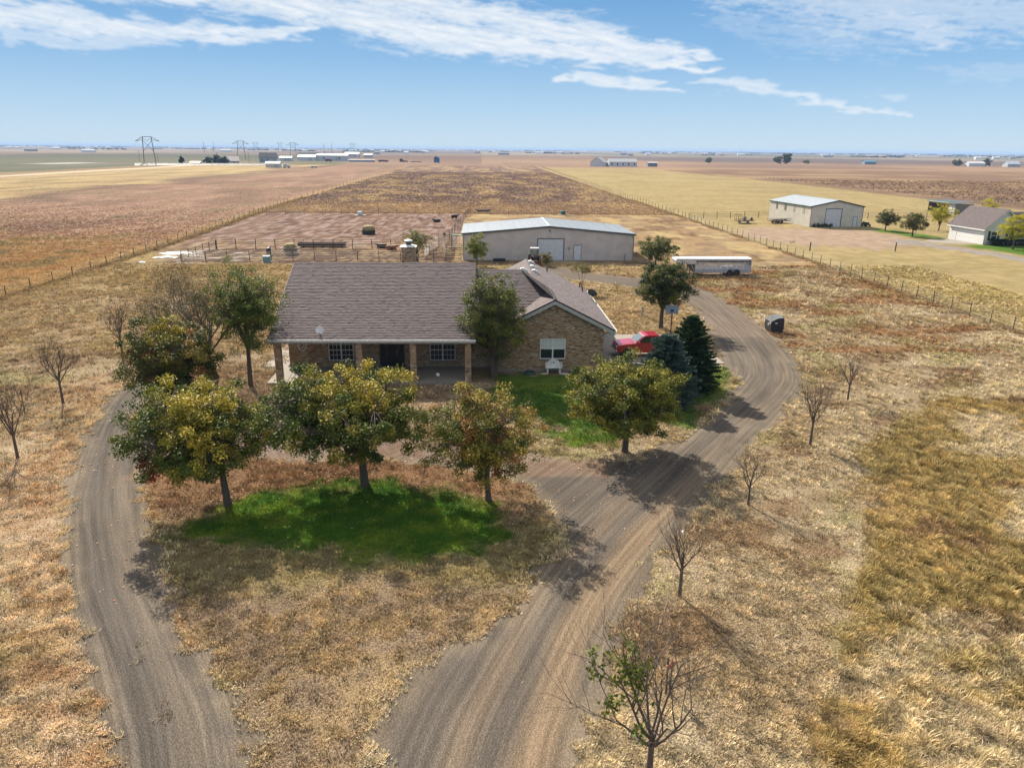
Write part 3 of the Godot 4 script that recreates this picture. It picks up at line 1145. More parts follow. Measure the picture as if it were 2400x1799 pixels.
# double-hung twin window looking along +z; x0..x1, y0..y1 at plane z
func window(parent: Node3D, x0: float, x1: float, y0: float, y1: float, z: float, lites := 3, lower := true, blind := false) -> void:
	var f := MB.new()
	var t := 0.055
	f.bb(v3(x0, y0, z - 0.06), v3(x0 + t, y1, z + 0.02))
	f.bb(v3(x1 - t, y0, z - 0.06), v3(x1, y1, z + 0.02))
	f.bb(v3(x0 + t, y1 - t, z - 0.06), v3(x1 - t, y1, z + 0.018))
	f.bb(v3(x0 + t, y0, z - 0.06), v3(x1 - t, y0 + t, z + 0.03))
	var xm := (x0 + x1) * 0.5
	f.bb(v3(xm - 0.05, y0 + t, z - 0.06), v3(xm + 0.05, y1 - t, z + 0.015))
	var ym := (y0 + y1) * 0.5
	for s in 2:
		var l := (x0 + t) if s == 0 else (xm + 0.05)
		var r := (xm - 0.05) if s == 0 else (x1 - t)
		f.bb(v3(l, ym - 0.03, z - 0.05), v3(r, ym + 0.03, z + 0.008))
		for h in 2:
			if h == 0 and not lower:
				continue
			var b0 := y0 + t if h == 0 else ym + 0.03
			var b1 := ym - 0.03 if h == 0 else y1 - t
			for i in range(1, lites):
				var x := lerpf(l, r, float(i) / lites)
				f.bb(v3(x - 0.011, b0, z - 0.045), v3(x + 0.011, b1, z - 0.018))
			var mid := (b0 + b1) * 0.5
			f.bb(v3(l, mid - 0.011, z - 0.0465), v3(r, mid + 0.011, z - 0.0165))
	var w := put("window", f, M.white_trim, parent)
	for s in 2:
		var l := (x0 + t) if s == 0 else (xm + 0.05)
		var r := (xm - 0.05) if s == 0 else (x1 - t)
		for h in 2:
			var p := MB.new()
			var b0 := y0 + t if h == 0 else ym + 0.03
			var b1 := ym - 0.03 if h == 0 else y1 - t
			p.bb(v3(l, b0, z - 0.042), v3(r, b1, z - 0.034))
			put("pane", p, M.blind if (blind and h == 1) else M.glass, w)
	var sill := MB.new()
	sill.col = Color(0.27, 0.19, 0.11)
	sill.bb(v3(x0 - 0.06, y0 - 0.08, z - 0.02), v3(x1 + 0.06, y0 - 0.004, z + 0.07))
	put("sill", sill, M.brick, w)

func wall(parent: Node3D, o: Vector3, u: Vector3, nrm: Vector3, length: float, height: float, holes := [], gable := []) -> void:
	# backing: strips round the openings
	var b := MB.new()
	var t := Transform3D(Basis(u, Vector3.UP, nrm), o - nrm * 0.1)
	var cols := [0.0, length]
	for h in holes:
		cols.append(h[0])
		cols.append(h[2])
	cols.sort()
	for i in cols.size() - 1:
		var l: float = cols[i]
		var r: float = cols[i + 1]
		if r - l < 0.001:
			continue
		var m := (l + r) * 0.5
		var y := 0.0
		for h in holes:
			if m > h[0] and m < h[2]:
				if h[1] > y:
					b.box(t * v3(m, (y + h[1]) * 0.5, 0), v3(r - l, h[1] - y, 0.2), t.basis)
				y = h[3]
		b.box(t * v3(m, (y + height) * 0.5, 0), v3(r - l, height - y, 0.2), t.basis)
	if gable.size():
		b.ext(PackedVector2Array([Vector2(0, height), Vector2(length, height), Vector2(length, gable[2]), Vector2(gable[0], gable[1]), Vector2(0, gable[2])]), 0.2, t)
	var w := put("brick_wall", b, M.mortar, parent)
	var k := MB.new()
	lay_bricks(k, o, u, nrm, length, gable[1] if gable.size() else height, holes, gable)
	put("bricks", k, M.brick, w).set_meta("kind", "stuff")

func make_house() -> void:
	var H := thing("brick_house", "long low brown brick house with grey shingle roof", "house", Vector3.ZERO)
	# slab and walks
	var s := MB.new()
	s.bb(v3(-13.6, -0.1, -64.5), v3(8.45, 0.16, -51.15))
	s.bb(v3(0.95, -0.1, -51.15), v3(8.45, 0.16, -50.12))
	put("foundation", s, M.concrete, H)
	s = MB.new()
	for i in 4:
		var x0 := -14.25 + i * 3.36
		s.bb(v3(x0, -0.1, -51.14), v3(x0 + 3.345, 0.12, -47.25))
	put("porch_slab", s, M.concrete, H)
	# walls
	var X := Vector3.RIGHT
	var Z := Vector3.BACK
	var win1 := [2.78, 0.62 - 0.12, 4.54, 2.12 - 0.12]
	wall(H, v3(-13.65, 0.12, -51.1), X, Z, 14.65, 2.95, [[2.78, 0.44, 4.54, 1.98], [6.36, 0.0, 8.12, 2.02], [9.92, 0.44, 11.73, 1.98]])
	wall(H, v3(1.0, 0.12, -50.2), X, Z, 7.5, 2.85, [[3.05, 0.78, 4.85, 2.26]], [4.0, 4.83, 2.93, 3.75])
	wall(H, v3(-13.65, 0.12, -64.6), Z, Vector3.LEFT, 13.5, 2.9, [], [8.65, 6.45, 2.9, 8.75])
	wall(H, v3(8.5, 0.12, -50.2), Vector3.FORWARD, X, 14.5, 2.85)
	wall(H, v3(8.5, 0.12, -64.7), Vector3.LEFT, Vector3.FORWARD, 22.15, 2.85)
	wall(H, v3(1.0, 0.12, -51.1), Z, Vector3.LEFT, 0.9, 2.95)
	# porch columns
	for x in [-13.45, -8.14, -4.58, -0.95]:
		var c := MB.new()
		c.box(v3(x, 1.44, -47.68), v3(0.40, 2.66, 0.40))
		var col := put("porch_column", c, M.mortar, H)
		var k := MB.new()
		for f in [[v3(-0.2, 0, 0.2), X, Z], [v3(0.2, 0, 0.2), Vector3.FORWARD, X], [v3(0.2, 0, -0.2), Vector3.LEFT, Vector3.FORWARD], [v3(-0.2, 0, -0.2), Z, Vector3.LEFT]]:
			lay_bricks(k, v3(x, 0.12, -47.68) + f[0], f[1], f[2], 0.4, 2.64)
		put("bricks", k, M.brick, col).set_meta("kind", "stuff")
	# windows and the front door
	window(H, -10.87, -9.11, 0.56, 2.1, -51.12)
	window(H, -3.73, -1.92, 0.56, 2.1, -51.12)
	window(H, 4.05, 5.85, 0.9, 2.38, -50.22, 3, false, true)
	var b := MB.new()
	var ov := MB.new()
	var pts := PackedVector3Array()
	var rr := PackedFloat32Array()
	for i in 25:
		var g := TAU * i / 24
		pts.append(v3(-12.67 + 0.27 * cos(g), 1.72 + 0.42 * sin(g), -51.07))
		rr.append(0.045)
	ov.tube(pts, rr, 6, false)
	for g in 4:
		var d := v3(cos(PI * g / 4), sin(PI * g / 4) * 1.5, 0)
		ov.sbar(v3(-12.67, 1.72, -51.072) + d * 0.13, v3(-12.67, 1.72, -51.072) + d * 0.27, 0.02, 0.02)
		ov.sbar(v3(-12.67, 1.72, -51.072) - d * 0.13, v3(-12.67, 1.72, -51.072) - d * 0.27, 0.02, 0.02)
	pts = PackedVector3Array()
	rr = PackedFloat32Array()
	for i in 17:
		var g := TAU * i / 16
		pts.append(v3(-12.67 + 0.11 * cos(g), 1.72 + 0.17 * sin(g), -51.072))
		rr.append(0.013)
	ov.tube(pts, rr, 5, false)
	var oval := put("oval_window", ov, M.white_trim, H)
	var el := PackedVector2Array()
	for i in 24:
		el.append(Vector2(0.27 * cos(TAU * i / 24), 0.42 * sin(TAU * i / 24)))
	b.ext(el, 0.02, Transform3D(Basis(), v3(-12.67, 1.72, -51.085)))
	put("pane", b, M.glass, oval)
	var d := MB.new()
	var x0 := -7.29
	for p in [[0.0, 0.09], [0.41, 0.08], [1.29, 0.08], [1.68, 0.09]]:
		d.bb(v3(x0 + p[0], 0.12, -51.16), v3(x0 + p[0] + p[1], 2.14, -51.07))
	d.bb(v3(x0, 2.06, -51.165), v3(x0 + 1.77, 2.15, -51.075))
	d.bb(v3(x0 + 0.09, 0.12, -51.15), v3(x0 + 0.41, 0.85, -51.10))
	d.bb(v3(x0 + 1.37, 0.12, -51.15), v3(x0 + 1.68, 0.85, -51.10))
	var fd := put("front_door", d, M.black_paint, H, "black front door with glazed sidelights")
	d = MB.new()
	d.bb(v3(x0 + 0.49, 0.13, -51.15), v3(x0 + 1.29, 0.9, -51.098))
	d.bb(v3(x0 + 0.49, 0.9, -51.15), v3(x0 + 0.62, 2.06, -51.098))
	d.bb(v3(x0 + 1.16, 0.9, -51.15), v3(x0 + 1.29, 2.06, -51.098))
	d.bb(v3(x0 + 0.62, 1.95, -51.15), v3(x0 + 1.16, 2.06, -51.098))
	for i in 2:
		d.bb(v3(x0 + 0.79 + i * 0.18, 0.9, -51.14), v3(x0 + 0.81 + i * 0.18, 1.95, -51.108))
	d.bb(v3(x0 + 0.62, 1.72, -51.142), v3(x0 + 1.16, 1.74, -51.106))
	put("door_leaf", d, M.black_paint, fd)
	for p in [[0.09, 0.41, 0.85], [0.62, 1.16, 0.9], [1.37, 1.68, 0.85]]:
		b = MB.new()
		b.bb(v3(x0 + p[0], p[2], -51.135), v3(x0 + p[1], 2.055, -51.125))
		put("pane", b, M.glass, fd)
	b = MB.new()
	b.ball(v3(x0 + 1.22, 1.15, -51.06), v3(0.035, 0.035, 0.035), 8, 6)
	b.bb(v3(x0 + 1.2, 1.05, -51.097), v3(x0 + 1.24, 1.32, -51.085))
	put("handle", b, M.chrome, fd)
	# wall lamps by the door
	for x in [-7.75, -5.05]:
		b = MB.new()
		b.box(v3(x, 1.85, -51.0), v3(0.13, 0.24, 0.13))
		b.hexa(v3(x, 2.0, -51.0), v3(0.17, 0.07, 0.17), v3(0.04, 0.07, 0.04))
		b.box(v3(x, 1.92, -51.07), v3(0.05, 0.05, 0.08))
		put("wall_lantern", b, M.black_paint, H)
	# ---- roofs
	var R := Node3D.new()
	R.name = "roof"
	H.add_child(R)
	var ps := 0.43
	var sl := sqrt(1.0 + ps * ps)
	var up_s := v3(0, ps, -1) / sl
	var run := 8.66 * sl
	roof_plane(R, "front", v3(-14.0, 3.05, -47.3), X, up_s, [[0, 0], [13.53, 0], [13.53, run], [0, run]])
	var up_n := v3(0, ps, 1) / sl
	roof_plane(R, "rear", v3(-0.47, 3.05, -64.62), Vector3.LEFT, up_n, [[0, 0], [13.53, 0], [13.53, run], [0, run]])
	ridge_cap(R, v3(-14.0, 3.05 + ps * 8.66, -55.96), v3(-0.47, 3.05 + ps * 8.66, -55.96))
	# wing: south plane
	var pw := 0.4375
	var lw := sqrt(1.0 + pw * pw)
	var uw := v3(0, pw, -1) / lw
	var zz := func(z: float) -> float: return (-48.886 - z) * lw
	roof_plane(R, "wing", v3(-0.46, 3.05, -48.886), X, uw, [[0.0, 0.0], [1.26, 0.0], [5.46, zz.call(-53.8)], [3.39, zz.call(-56.2)], [0.0, zz.call(-56.2)]])
	roof_plane(R, "wing_rear", v3(2.93, 3.05, -63.5), Vector3.LEFT, v3(0, pw, 1) / lw, [[0, 0], [3.39, 0], [3.39, 7.3 * lw], [0, 7.3 * lw]])
	ridge_cap(R, v3(-0.46, 6.25, -56.2), v3(2.93, 6.25, -56.2))
	ridge_cap(R, v3(5.0, 5.2, -53.8), v3(2.93, 6.25, -56.2))
	# east slope
	var pe := 0.507
	var le := sqrt(1.0 + pe * pe)
	var ue := v3(-1, pe, 0) / le
	var ex := func(x: float) -> float: return (9.24 - x) * le
	roof_plane(R, "east", v3(9.24, 3.05, -49.85), Vector3.FORWARD, ue, [[0, 0], [15.35, 0], [15.35, ex.call(3.85)], [6.9, ex.call(3.85)], [6.35, ex.call(2.93)], [3.95, ex.call(5.0)], [0, ex.call(5.0)]])
	var uw2 := v3(1, pe, 0) / le
	roof_plane(R, "gable_west", v3(0.76, 3.05, -53.8), Z, uw2, [[3.95, 0.82 * le], [3.95, 4.24 * le], [0.0, 4.24 * le]])
	roof_plane(R, "rear_west", v3(0.6, 4.13, -65.2), Z, uw2, [[0, 0], [8.4, 0], [8.4, 3.25 * le], [0, 3.25 * le]])
	ridge_cap(R, v3(3.85, 5.78, -65.2), v3(3.85, 5.78, -56.8))
	ridge_cap(R, v3(5.0, 5.2, -49.85), v3(5.0, 5.2, -53.8))
	# fascias, rakes, gutters
	b = MB.new()
	b.bb(v3(-14.02, 2.80, -47.33), v3(-0.47, 3.02, -47.29))
	put("fascia", b, M.trim, R)
	b = MB.new()
	b.bb(v3(-14.05, 2.93, -47.27), v3(-0.42, 2.96, -47.15))
	b.bb(v3(-14.05, 2.96, -47.18), v3(-0.42, 3.05, -47.15))
	b.bb(v3(-14.05, 2.96, -47.27), v3(-0.42, 3.05, -47.25))
	put("gutter", b, M.white_trim, R)
	b = MB.new()
	b.bb(v3(9.26, 2.93, -65.2), v3(9.38, 2.96, -49.8))
	b.bb(v3(9.35, 2.96, -65.2), v3(9.38, 3.05, -49.8))
	b.bb(v3(9.26, 2.96, -65.2), v3(9.28, 3.05, -49.8))
	put("gutter", b, M.white_trim, R)
	b = MB.new()
	b.bb(v3(9.22, 2.80, -65.2), v3(9.255, 3.02, -49.85))
	put("fascia", b, M.trim, R)
	# rake boards of the front gable
	b = MB.new()
	for sd in [-1.0, 1.0]:
		var p0 := v3(5.0, 5.1, -49.83)
		var p1 := v3(5.0 + sd * 4.26, 5.1 - 4.26 * pe, -49.83)
		if sd < 0:
			p1 = v3(1.3, 5.1 - 3.7 * pe, -49.83)
		var dv := (p1 - p0)
		b.ext(PackedVector2Array([Vector2(p0.x, p0.y), Vector2(p1.x, p1.y), Vector2(p1.x, p1.y - 0.24), Vector2(p0.x, p0.y - 0.24)]), 0.04, Transform3D(Basis(), v3(0, 0, -49.845)))
	# boxed return at the right end
	b.bb(v3(8.62, 2.62, -50.15), v3(9.2, 2.84, -49.86))
	put("rake_board", b, M.trim, R)
	b = MB.new()
	for sd in [-1.0, 1.0]:
		var xa := 5.0
		var xb: float = 9.24 if sd > 0 else 1.3
		b.ext(PackedVector2Array([Vector2(xa, 5.04), Vector2(xb, 5.04 - absf(xb - xa) * pe), Vector2(xb, 5.0 - absf(xb - xa) * pe), Vector2(xa, 5.0)]), 0.34, Transform3D(Basis(), v3(0, 0, -50.03)))
	put("soffit", b, M.trim, R)
	b = MB.new()
	b.bb(v3(-14.0, 2.76, -51.1), v3(-0.5, 2.79, -47.34))
	put("porch_ceiling", b, M.trim, R)
	b = MB.new()
	for sd in [0.0, 1.0]:
		var q: float = -47.3 if sd == 0.0 else -64.62
		b.ext(PackedVector2Array([Vector2(-q, 3.0), Vector2(55.96, 3.0 + ps * 8.66), Vector2(55.96, 2.78 + ps * 8.66), Vector2(-q, 2.78)]), 0.04, Transform3D(Basis(Vector3.FORWARD, Vector3.UP, Vector3.RIGHT), v3(-14.02, 0, 0)))
	put("rake_board", b, M.trim, R)
	# gable fill above the wing at the right end of the main roof
	b = MB.new()
	b.col = Color(0.27, 0.19, 0.11)
	b.ext(PackedVector2Array([Vector2(47.6, 2.9), Vector2(55.96, 6.6), Vector2(64.3, 2.9)]), 0.1, Transform3D(Basis(Vector3.FORWARD, Vector3.UP, Vector3.RIGHT), v3(-0.7, 0, 0)))
	put("gable_end", b, M.brick, R)
	b = MB.new()
	b.col = Color(0.27, 0.19, 0.11)
	b.ext(PackedVector2Array([Vector2(1.0, 2.9), Vector2(8.5, 2.9), Vector2(8.5, 3.2), Vector2(3.85, 5.6), Vector2(1.0, 4.2)]), 0.1, Transform3D(Basis(), v3(0, 0, -64.9)))
	put("gable_end", b, M.brick, R)
	# chimney behind the ridge
	b = MB.new()
	b.bb(v3(-6.4, 3.2, -60.6), v3(-5.35, 7.5, -59.6))
	var ch := put("chimney", b, M.mortar, H)
	var k := MB.new()
	lay_bricks(k, v3(-6.4, 4.9, -59.6), X, Z, 1.05, 2.6)
	lay_bricks(k, v3(-5.35, 4.9, -59.6), Vector3.FORWARD, X, 1.0, 2.6)
	lay_bricks(k, v3(-6.4, 4.9, -60.6), Z, Vector3.LEFT, 1.0, 2.6)
	put("bricks", k, M.brick, ch).set_meta("kind", "stuff")
	b = MB.new()
	b.hexa(v3(-5.875, 7.56, -60.1), v3(1.3, 0.12, 1.25), v3(0.7, 0.12, 0.7))
	put("chimney_crown", b, M.white_trim, ch)
	b = MB.new()
	b.lathe([[0.22, 7.6], [0.22, 7.86], [0.2, 7.86]], 14, Transform3D(Basis(), v3(-5.875, 0, -60.1)))
	put("flue", b, M.dark_trim, ch)
	b = MB.new()
	b.lathe([[0.0, 7.9], [0.33, 7.9], [0.33, 7.98], [0.12, 8.06], [0.0, 8.07]], 16, Transform3D(Basis(), v3(-5.875, 0, -60.1)))
	put("flue_cap", b, M.white_trim, ch)
	# roof vents and pipes on the east slope
	var yE := func(x: float) -> float: return 5.2 - pe * (x - 5.0)
	var eb := Basis(Vector3.BACK, -atan(pe))
	for p in [[4.25, -64.0], [4.25, -61.3], [4.25, -59.0], [3.2, -56.35]]:
		b = MB.new()
		var at := v3(p[0], yE.call(p[0]) + 0.1, p[1])
		b.ext(PackedVector2Array([Vector2(-0.3, -0.08), Vector2(0.3, -0.08), Vector2(0.3, 0.06), Vector2(0.2, 0.13), Vector2(-0.1, 0.15), Vector2(-0.3, 0.02)]), 0.4, Transform3D(eb, at))
		put("roof_vent", b, M.white_trim, R)
	for p in [[5.6, -63.7], [8.6, -64.6], [8.6, -62.7]]:
		b = MB.new()
		b.bar(v3(p[0], yE.call(p[0]) - 0.05, p[1]), v3(p[0], yE.call(p[0]) + 0.45, p[1]), 0.06, 8)
		put("vent_pipe", b, M.dark_trim, R)
	# concrete parking pad on the garage side
	var pad := MB.new()
	for i in 3:
		for j in 3:
			pad.bb(v3(8.56 + i * 3.1, -0.1, -60.9 + j * 3.0), v3(8.56 + i * 3.1 + 3.08, 0.06, -60.9 + j * 3.0 + 2.98))
	tag(put("parking_pad", pad, M.concrete, self), "pale concrete parking pad beside the house", "pad", "", "structure")
	# left patio strip
	pad = MB.new()
	pad.bb(v3(-15.6, -0.1, -64.0), v3(-13.9, 0.05, -51.3))
	tag(put("side_walk", pad, M.concrete, self), "concrete walk along the left end of the house", "walk", "", "structure")

# ------------------------------------------------------------------ grass
func tuft(blades: int, h: float, spread: float, w: float, sd: int) -> ArrayMesh:
	var r := RandomNumberGenerator.new()
	r.seed = sd
	var b := MB.new()
	for i in blades:
		var g := r.randf() * TAU
		var o := Vector3(cos(g), 0, sin(g)) * sqrt(r.randf()) * spread
		var d := Vector3(cos(g + r.randf_range(-0.9, 0.9)), 0, sin(g + r.randf_range(-0.9, 0.9)))
		var s := Vector3(-d.z, 0, d.x) * w * r.randf_range(0.7, 1.3)
		var hh := h * r.randf_range(0.55, 1.15)
		var lean := r.randf_range(0.25, 1.0)
		var tip := o + d * hh * lean + Vector3(0, hh, 0)
		var mid := o + d * hh * lean * 0.35 + Vector3(0, hh * 0.6, 0)
		var k := r.randf_range(0.75, 1.2)
		b.col = Color(k, k, k * r.randf_range(0.85, 1.0))
		b.quad(o - s, mid - s * 0.8, mid + s * 0.8, o + s)
		b.tri(mid - s * 0.8, tip, mid + s * 0.8)
	return b.mesh()

func scatter(called: String, label: String, mesh: Mesh, pts: PackedVector3Array, cols: PackedColorArray, scale: PackedFloat32Array) -> void:
	if pts.is_empty():
		return
	var mm := MultiMesh.new()
	mm.transform_format = MultiMesh.TRANSFORM_3D
	mm.use_colors = true
	mm.mesh = mesh
	mm.instance_count = pts.size()
	for i in pts.size():
		var b := Basis(Vector3.UP, rng.randf() * TAU).scaled(Vector3(scale[i], scale[i] * rng.randf_range(0.75, 1.25), scale[i]))
		mm.set_instance_transform(i, Transform3D(b, pts[i]))
		mm.set_instance_color(i, cols[i])
	var o := MultiMeshInstance3D.new()
	o.name = numbered(called)
	o.multimesh = mm
	o.material_override = M.grass
	add_child(o)
	tag(o, label, "grass", "", "stuff")

func in_house(x: float, z: float) -> bool:
	return (x > -14.3 and x < 8.6 and z < -47.2 and z > -65.0) or (x > 8.5 and x < 18.0 and z > -61.0 and z < -51.9)

func z0(d: float) -> float:
	return -d

func jit(c: Color, lo: float, hi: float) -> Color:
	var k := rng.randf_range(lo, hi)
	k *= 1.4
	return Color(c.r * k * rng.randf_range(0.95, 1.06), c.g * k, c.b * k * rng.randf_range(0.85, 1.1))

func make_grass() -> void:
	var short := tuft(9, 0.07, 0.10, 0.008, 1)
	var lawn := tuft(10, 0.065, 0.10, 0.007, 2)
	var tall := tuft(12, 0.26, 0.13, 0.010, 3)
	var brush := tuft(14, 0.36, 0.34, 0.022, 4)
	var sp := PackedVector3Array(); var sc := PackedColorArray(); var ss := PackedFloat32Array()
	var lp := PackedVector3Array(); var lc := PackedColorArray(); var ls := PackedFloat32Array()
	var tp := PackedVector3Array(); var tc := PackedColorArray(); var ts := PackedFloat32Array()
	var bp := PackedVector3Array(); var bc := PackedColorArray(); var bs := PackedFloat32Array()
	# tuft points, closer together by the camera
	for i in 225000:
		var d := 13.5 + 87.0 * pow(rng.randf(), 1.75)
		var x := rng.randf_range(-1.0, 1.0) * (0.70 * sqrt(d * d + 225.0) + 1.0) + d * 0.042
		var z := -d
		if x < -52.0 or x > 60.0:
			continue
		if in_house(x, z):
			continue
		var sd := on_drive(x, z)
		if sd > -3.0:
			sd += nB.get_noise_2d(x * 1.3, z * 1.3) * 0.5 + nA.get_noise_2d(x * 2.0, z * 2.0) * 0.5
		if sd > 0.12:
			# stray tufts on the drive: the middle strip of the left arm and the throat of the loop
			var strip := nA.get_noise_2d(x * 3.0 + 9, z * 1.2) + nB.get_noise_2d(x, z) * 0.6
			var want := 0.0
			if x < -5.0 and z > -44.0:
				want = smoothstep(0.55, 0.1, absf(sd - 2.2)) * smoothstep(0.18, 0.45, strip) * 0.8
			elif z > -18.5 and x < 1.5:
				want = smoothstep(0.3, 0.6, strip) * 0.5
			if rng.randf() > want:
				continue
		var lw := lawn_at(x, z)
		var big := minf(1.0 + maxf(0.0, d - 26.0) * 0.026, 2.6)
		if lw > 0.35:
			if rng.randf() < 0.95:
				lp.append(v3(x, 0, z))
				lc.append(jit(C_LAWN.lerp(Color(0.135, 0.175, 0.024), clampf(0.35 + nB.get_noise_2d(x, z) * 1.2 + nA.get_noise_2d(x, z) * 1.2 + rng.randf_range(-0.25, 0.25), 0, 1)), 0.75, 1.3))
				ls.append(rng.randf_range(0.8, 1.3) * big)
			continue
		var rf := x - along(RFIELD, z)
		var c := gcol(x, z) * clampf(1.0 + nB.get_noise_2d(x * 1.7 + 50, z * 1.7) * 0.7 + nD.get_noise_2d(x, z) * 0.35, 0.45, 1.6)
		c.a = 1.0
		if (rf > 0.4 and z > -58.0) or x < -49.2:
			var gap := nA.get_noise_2d(x * 1.3 + 7, z * 1.3)
			if x > 0 and (gap < -0.25 or nA.get_noise_2d(x * 0.7, z + 90) > 0.25) and rng.randf() < 0.75:
				sp.append(v3(x, 0, z)); sc.append(jit(c, 0.85, 1.35)); ss.append(rng.randf_range(0.8, 1.4) * big)
			else:
				tp.append(v3(x, 0, z)); tc.append(jit(c, 0.75, 1.5)); ts.append(rng.randf_range(0.4, 1.0) * (1.0 + 0.6 * nB.get_noise_2d(x * 1.2, z * 1.2)) * (0.75 + big * 0.25) * (1.3 if x < 0 else 1.0))
			continue
		var bare := nA.get_noise_2d(x * 1.2 + 33, z * 1.2) + nB.get_noise_2d(x, z) * 0.6
		if bare < -0.16 and rng.randf() < 0.8:
			continue
		sp.append(v3(x, 0, z))
		sc.append(jit(c, 0.8, 1.4))
		ss.append(rng.randf_range(0.75, 1.45) * big)
	# pale rough edge along the gravel
	for i in 60000:
		var z := -rng.randf_range(13.0, 50.0)
		var x := rng.randf_range(-25.0, 24.0)
		var sd := on_drive(x, z) + nB.get_noise_2d(x * 1.3, z * 1.3) * 0.5 + nA.get_noise_2d(x * 2.0, z * 2.0) * 0.5
		if absf(sd + 0.1) < 0.22 and not (z < -33.0 and x > -17.0 and x < 8.0):
			sp.append(v3(x, 0, z)); sc.append(jit(Color(0.50, 0.40, 0.25), 0.8, 1.3)); ss.append(rng.randf_range(0.9, 1.5))
	# fence-line weeds and the red brush of the left field, thinning with distance
	for i in 52000:
		var d := 70.0 + 300.0 * pow(rng.randf(), 2.1)
		var x := along(LFENCE, z0(d)) - rng.randf() * d * 0.42
		var z := -d
		if absf(x) > d * 0.8 + 3.0:
			continue
		var c := gcol(x, z)
		bp.append(v3(x, 0, z)); bc.append(jit(c, 0.9, 1.4)); bs.append(rng.randf_range(0.5, 1.15) * clampf(1.6 - d * 0.006, 0.35, 1.0))
	for i in 9000:
		var z := -rng.randf_range(60.0, 240.0)
		var lft := rng.randf() < 0.5
		var x := (along(LFENCE, z) + rng.randfn(0.0, 0.5)) if lft else (47.2 + rng.randfn(0.0, 0.35))
		if not lft and nA.get_noise_2d(0, z * 2.0) < -0.1:
			continue
		bp.append(v3(x, 0, z)); bc.append(jit(Color(0.34, 0.235, 0.115) if rng.randf() < 0.6 else Color(0.19, 0.14, 0.08), 0.8, 1.3)); bs.append(rng.randf_range(0.45, 1.1) * (1.0 if lft else 0.65))
	# the pasture behind and the dark scrub beyond the neighbour
	for i in 30000:
		var z := -(183.0 + 330.0 * pow(rng.randf(), 1.6))
		var x := rng.randf_range(-56.0, 46.5)
		bp.append(v3(x, 0, z)); bc.append(jit(gcol(x, z), 0.85, 1.4)); bs.append(rng.randf_range(0.5, 1.2))
	for i in 9000:
		var z := -rng.randf_range(190.0, 420.0)
		var x := 165.0 + rng.randf() * 200.0
		bp.append(v3(x, 0, z)); bc.append(jit(gcol(x, z), 0.7, 1.4)); bs.append(rng.randf_range(0.8, 2.2))
	scatter("dry_grass", "short dry tan grass over the house lot", short, sp, sc, ss)
	scatter("lawn_grass", "bright green lawn grass under the trees", lawn, lp, lc, ls)
	scatter("tall_grass", "tall golden grass clumps of the unmown lot", tall, tp, tc, ts)
	scatter("brush_grass", "rust coloured brush and weeds of the far pastures", brush, bp, bc, bs)
	# fallen leaves
	var lf := MB.new()
	lf.quad(v3(-0.035, 0.004, 0), v3(0, 0.012, -0.045), v3(0.035, 0.004, 0), v3(0, 0.008, 0.045))
	var fp := PackedVector3Array(); var fc := PackedColorArray(); var fs := PackedFloat32Array()
	for i in 14000:
		var x := rng.randf_range(-24.0, 10.0)
		var z := -rng.randf_range(22.0, 46.0)
		var w := 0.25
		for t in [[-5.5, -31.7, 5.5], [-11.2, -29.9, 5.0], [0.2, -30.1, 4.0], [7.4, -35.5, 4.5], [-19.0, -43.6, 5.0], [-20.5, -33.0, 4.5]]:
			w = maxf(w, 1.0 - Vector2(x - t[0], z - t[1]).length() / (t[2] * 1.5))
		if rng.randf() > w * w or lawn_at(x, z) > 0.4 and rng.randf() < 0.85:
			continue
		fp.append(v3(x, 0.015 + (0.05 if lawn_at(x, z) > 0.3 else 0.02), z))
		fc.append(jit([Color(0.30, 0.17, 0.08), Color(0.22, 0.12, 0.06), Color(0.38, 0.29, 0.2), Color(0.27, 0.09, 0.045)][rng.randi() % 4], 0.6, 1.2))
		fs.append(rng.randf_range(0.5, 1.15))
	scatter("fallen_leaves", "fallen brown and orange leaves around the front trees", lf.mesh(), fp, fc, fs)

# ------------------------------------------------------------------ trees
# palettes: [r, g, b, weight] of leaf colours (linear)
const GREEN := [[0.050, 0.080, 0.014, 6], [0.075, 0.105, 0.018, 5], [0.035, 0.060, 0.012, 4]]
const PEAR := [[0.060, 0.088, 0.014, 8], [0.105, 0.120, 0.018, 6], [0.185, 0.170, 0.023, 4], [0.270, 0.215, 0.033, 2], [0.038, 0.060, 0.012, 6]]

func pick(r: RandomNumberGenerator, pal: Array) -> Color:
	var sum := 0.0
	for p in pal:
		sum += p[3]
	var t := r.randf() * sum
	for p in pal:
		t -= p[3]
		if t <= 0.0:
			return Color(p[0], p[1], p[2])
	return Color(pal[0][0], pal[0][1], pal[0][2])

func leaf(b: MB, p: Vector3, d: Vector3, up: Vector3, l: float, w: float) -> void:
	var s := d.cross(up).normalized() * w
	var tip := p + d * l
	var mid := p + d * l * 0.45
	var f := up * w * 0.35
	var n1 := up
	var k := b.v.size()
	b.v.append(p); b.v.append(mid - s + f); b.v.append(tip); b.v.append(mid + s + f)
	for i in 4:
		b.n.append(n1); b.c.append(b.col)
	b.x.append(k); b.x.append(k + 1); b.x.append(k + 2)
	b.x.append(k); b.x.append(k + 2); b.x.append(k + 3)

func unit(r: RandomNumberGenerator) -> Vector3:
	var z := r.randf_range(-1, 1)
	var g := r.randf() * TAU
	var q := sqrt(1.0 - z * z)
	return Vector3(q * cos(g), z, q * sin(g))

